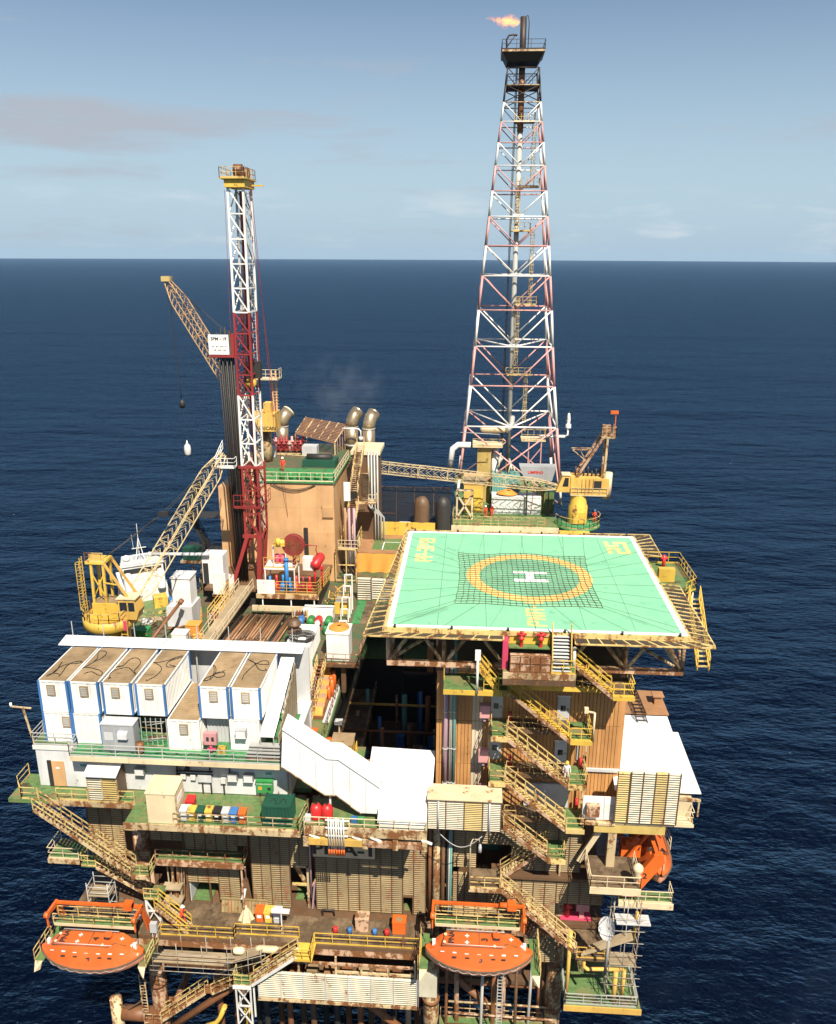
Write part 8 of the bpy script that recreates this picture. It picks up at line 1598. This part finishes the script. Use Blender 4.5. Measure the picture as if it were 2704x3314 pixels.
MB().lathe([(0, 0), (.7, .2), (.8, .8), (.5, 1.3), (0, 1.5)], (-3, 9, 11.6), 12).build('radome', 'white', t)

# ================================================================== PEOPLE
def person(label, loc, rz, suit='suit', pose='stand', helmet='whiteroof', group=None):
    """one continuous skinned body: edges through the joints, radius per joint"""
    J = {'pel': (0, 0, .95), 'ch': (0, -.03, 1.3), 'nk': (0, -.02, 1.5), 'hd': (0, -.04, 1.63), 'top': (0, -.03, 1.74)}
    lean = .12 if pose == 'walk' else 0.0
    for s, n in ((-1, 'l'), (1, 'r')):
        f = (.16 if s > 0 else -.16) if pose == 'walk' else 0
        J[n+'h'] = (.1*s, 0, .9); J[n+'k'] = (.12*s, -.04-f, .49); J[n+'a'] = (.13*s, .04-f*1.4, .09); J[n+'t'] = (.15*s, -.14-f*1.4, .05)
        J[n+'s'] = (.19*s, -.02, 1.42)
        if pose == 'walk': J[n+'e'] = (.27*s, -.08+f*.6, 1.14); J[n+'w'] = (.29*s, -.32+f*.3, 1.05); J[n+'f'] = (.29*s, -.40+f*.3, 1.05)
        elif pose == 'work': J[n+'e'] = (.25*s, -.12, 1.15); J[n+'w'] = (.16*s, -.36, 1.12); J[n+'f'] = (.14*s, -.45, 1.12)
        else: J[n+'e'] = (.27*s, .02, 1.14); J[n+'w'] = (.28*s, -.08, .90); J[n+'f'] = (.28*s, -.11, .80)
    rad = {'pel': .16, 'ch': .18, 'nk': .075, 'hd': .11, 'top': .09}; rs = {'h': .105, 'k': .075, 'a': .055, 't': .045, 's': .075, 'e': .055, 'w': .042, 'f': .04}
    E_ = [('pel', 'ch'), ('ch', 'nk'), ('nk', 'hd'), ('hd', 'top')]
    for n in 'lr': E_ += [('pel', n+'h'), (n+'h', n+'k'), (n+'k', n+'a'), (n+'a', n+'t'), ('ch', n+'s'), (n+'s', n+'e'), (n+'e', n+'w'), (n+'w', n+'f')]
    ks = list(J); me = bpy.data.meshes.new('body_skeleton'); me.from_pydata([(x, y-lean*max(0, z-.9), z) for x, y, z in J.values()], [(ks.index(a), ks.index(b_)) for a, b_ in E_], [])
    o = bpy.data.objects.new('body', me); col.objects.link(o); md = o.modifiers.new('skin', 'SKIN'); o.modifiers.new('sub', 'SUBSURF').levels = 1
    for i, k_ in enumerate(ks): r = rad.get(k_) or rs[k_[1]]; me.skin_vertices[0].data[i].radius = (r, r); me.skin_vertices[0].data[i].use_root = (k_ == 'pel')
    bpy.context.view_layer.update(); out = bpy.data.meshes.new_from_object(o.evaluated_get(bpy.context.evaluated_depsgraph_get())); bpy.data.objects.remove(o)
    out.materials.clear()
    for m in (suit, 'skin', 'black'): out.materials.append(M[m])
    hand = [Vector((J[n+'f'][0], J[n+'f'][1]-lean*max(0, J[n+'f'][2]-.9), J[n+'f'][2])) for n in 'lr']
    for p in out.polygons:
        c = p.center; p.use_smooth = True; p.material_index = 1 if c.z > 1.53 or min((c-h).length for h in hand) < .075 else (2 if c.z < .11 else 0)
    t = thing('person', label, 'person', loc, group, local=True); t.rotation_euler = (0, 0, rz); link('body', out, t)
    y0 = -.04-lean*.78; MB().lathe([(.16, 1.68), (.145, 1.72), (.13, 1.80), (.07, 1.86), (0, 1.87)], (0, y0, 0), 12).box(-.1, .1, y0-.2, y0-.1, 1.68, 1.705).build('helmet', helmet, t)
    return t
person('worker in red coverall and white helmet coming down the short stair on the lower deck', (-23.0, 53.05, 26.65), R(90), pose='walk')
person('worker in orange red coverall standing on the green module roof beside the mast', (-23.0, 96.3, 54.3), R(10), pose='stand')
person('worker in red coverall beside the white container on the flare deck', (2.3, 108.4, 45.0), R(-20), pose='work', group='workers on the flare deck')
person('worker in red coverall close to the yellow module on the flare deck', (3.2, 108.9, 45.0), R(40), pose='stand', group='workers on the flare deck')
person('worker in pale clothes beside the beige hut on the walkway', (-24.6, 53.7, 38.12), R(0), 'whitecloth', 'stand')
person('worker in red coverall and blue helmet at the rail of the round crane platform', (17.2, 107.6, 45.0), R(-30), 'suit', 'work', 'blue')
person('worker in pale shirt on the lower stair landing of the accommodation block', (8.0, 54.5, 41.1), R(0), 'whitecloth', 'stand', 'yellow')

# ================================================================== HAZE: thin sea air over the whole scene
def haze_material():
    m, N, L, P = newmat('sea_haze'); N.remove(P); vp = N.new('ShaderNodeVolumePrincipled'); vp.inputs['Color'].default_value = (.50, .74, 1.0, 1); vp.inputs['Density'].default_value = 2.3e-5; vp.inputs['Anisotropy'].default_value = .0
    L.new(vp.outputs[0], N['Material Output'].inputs['Volume']); return m
M['haze'] = haze_material()
o = MB().box(-14000, 14000, -14000, 14000, -8, 128).build('haze', 'haze'); stuff(o); tag(o, 'thin pale sea haze over the water', 'haze')
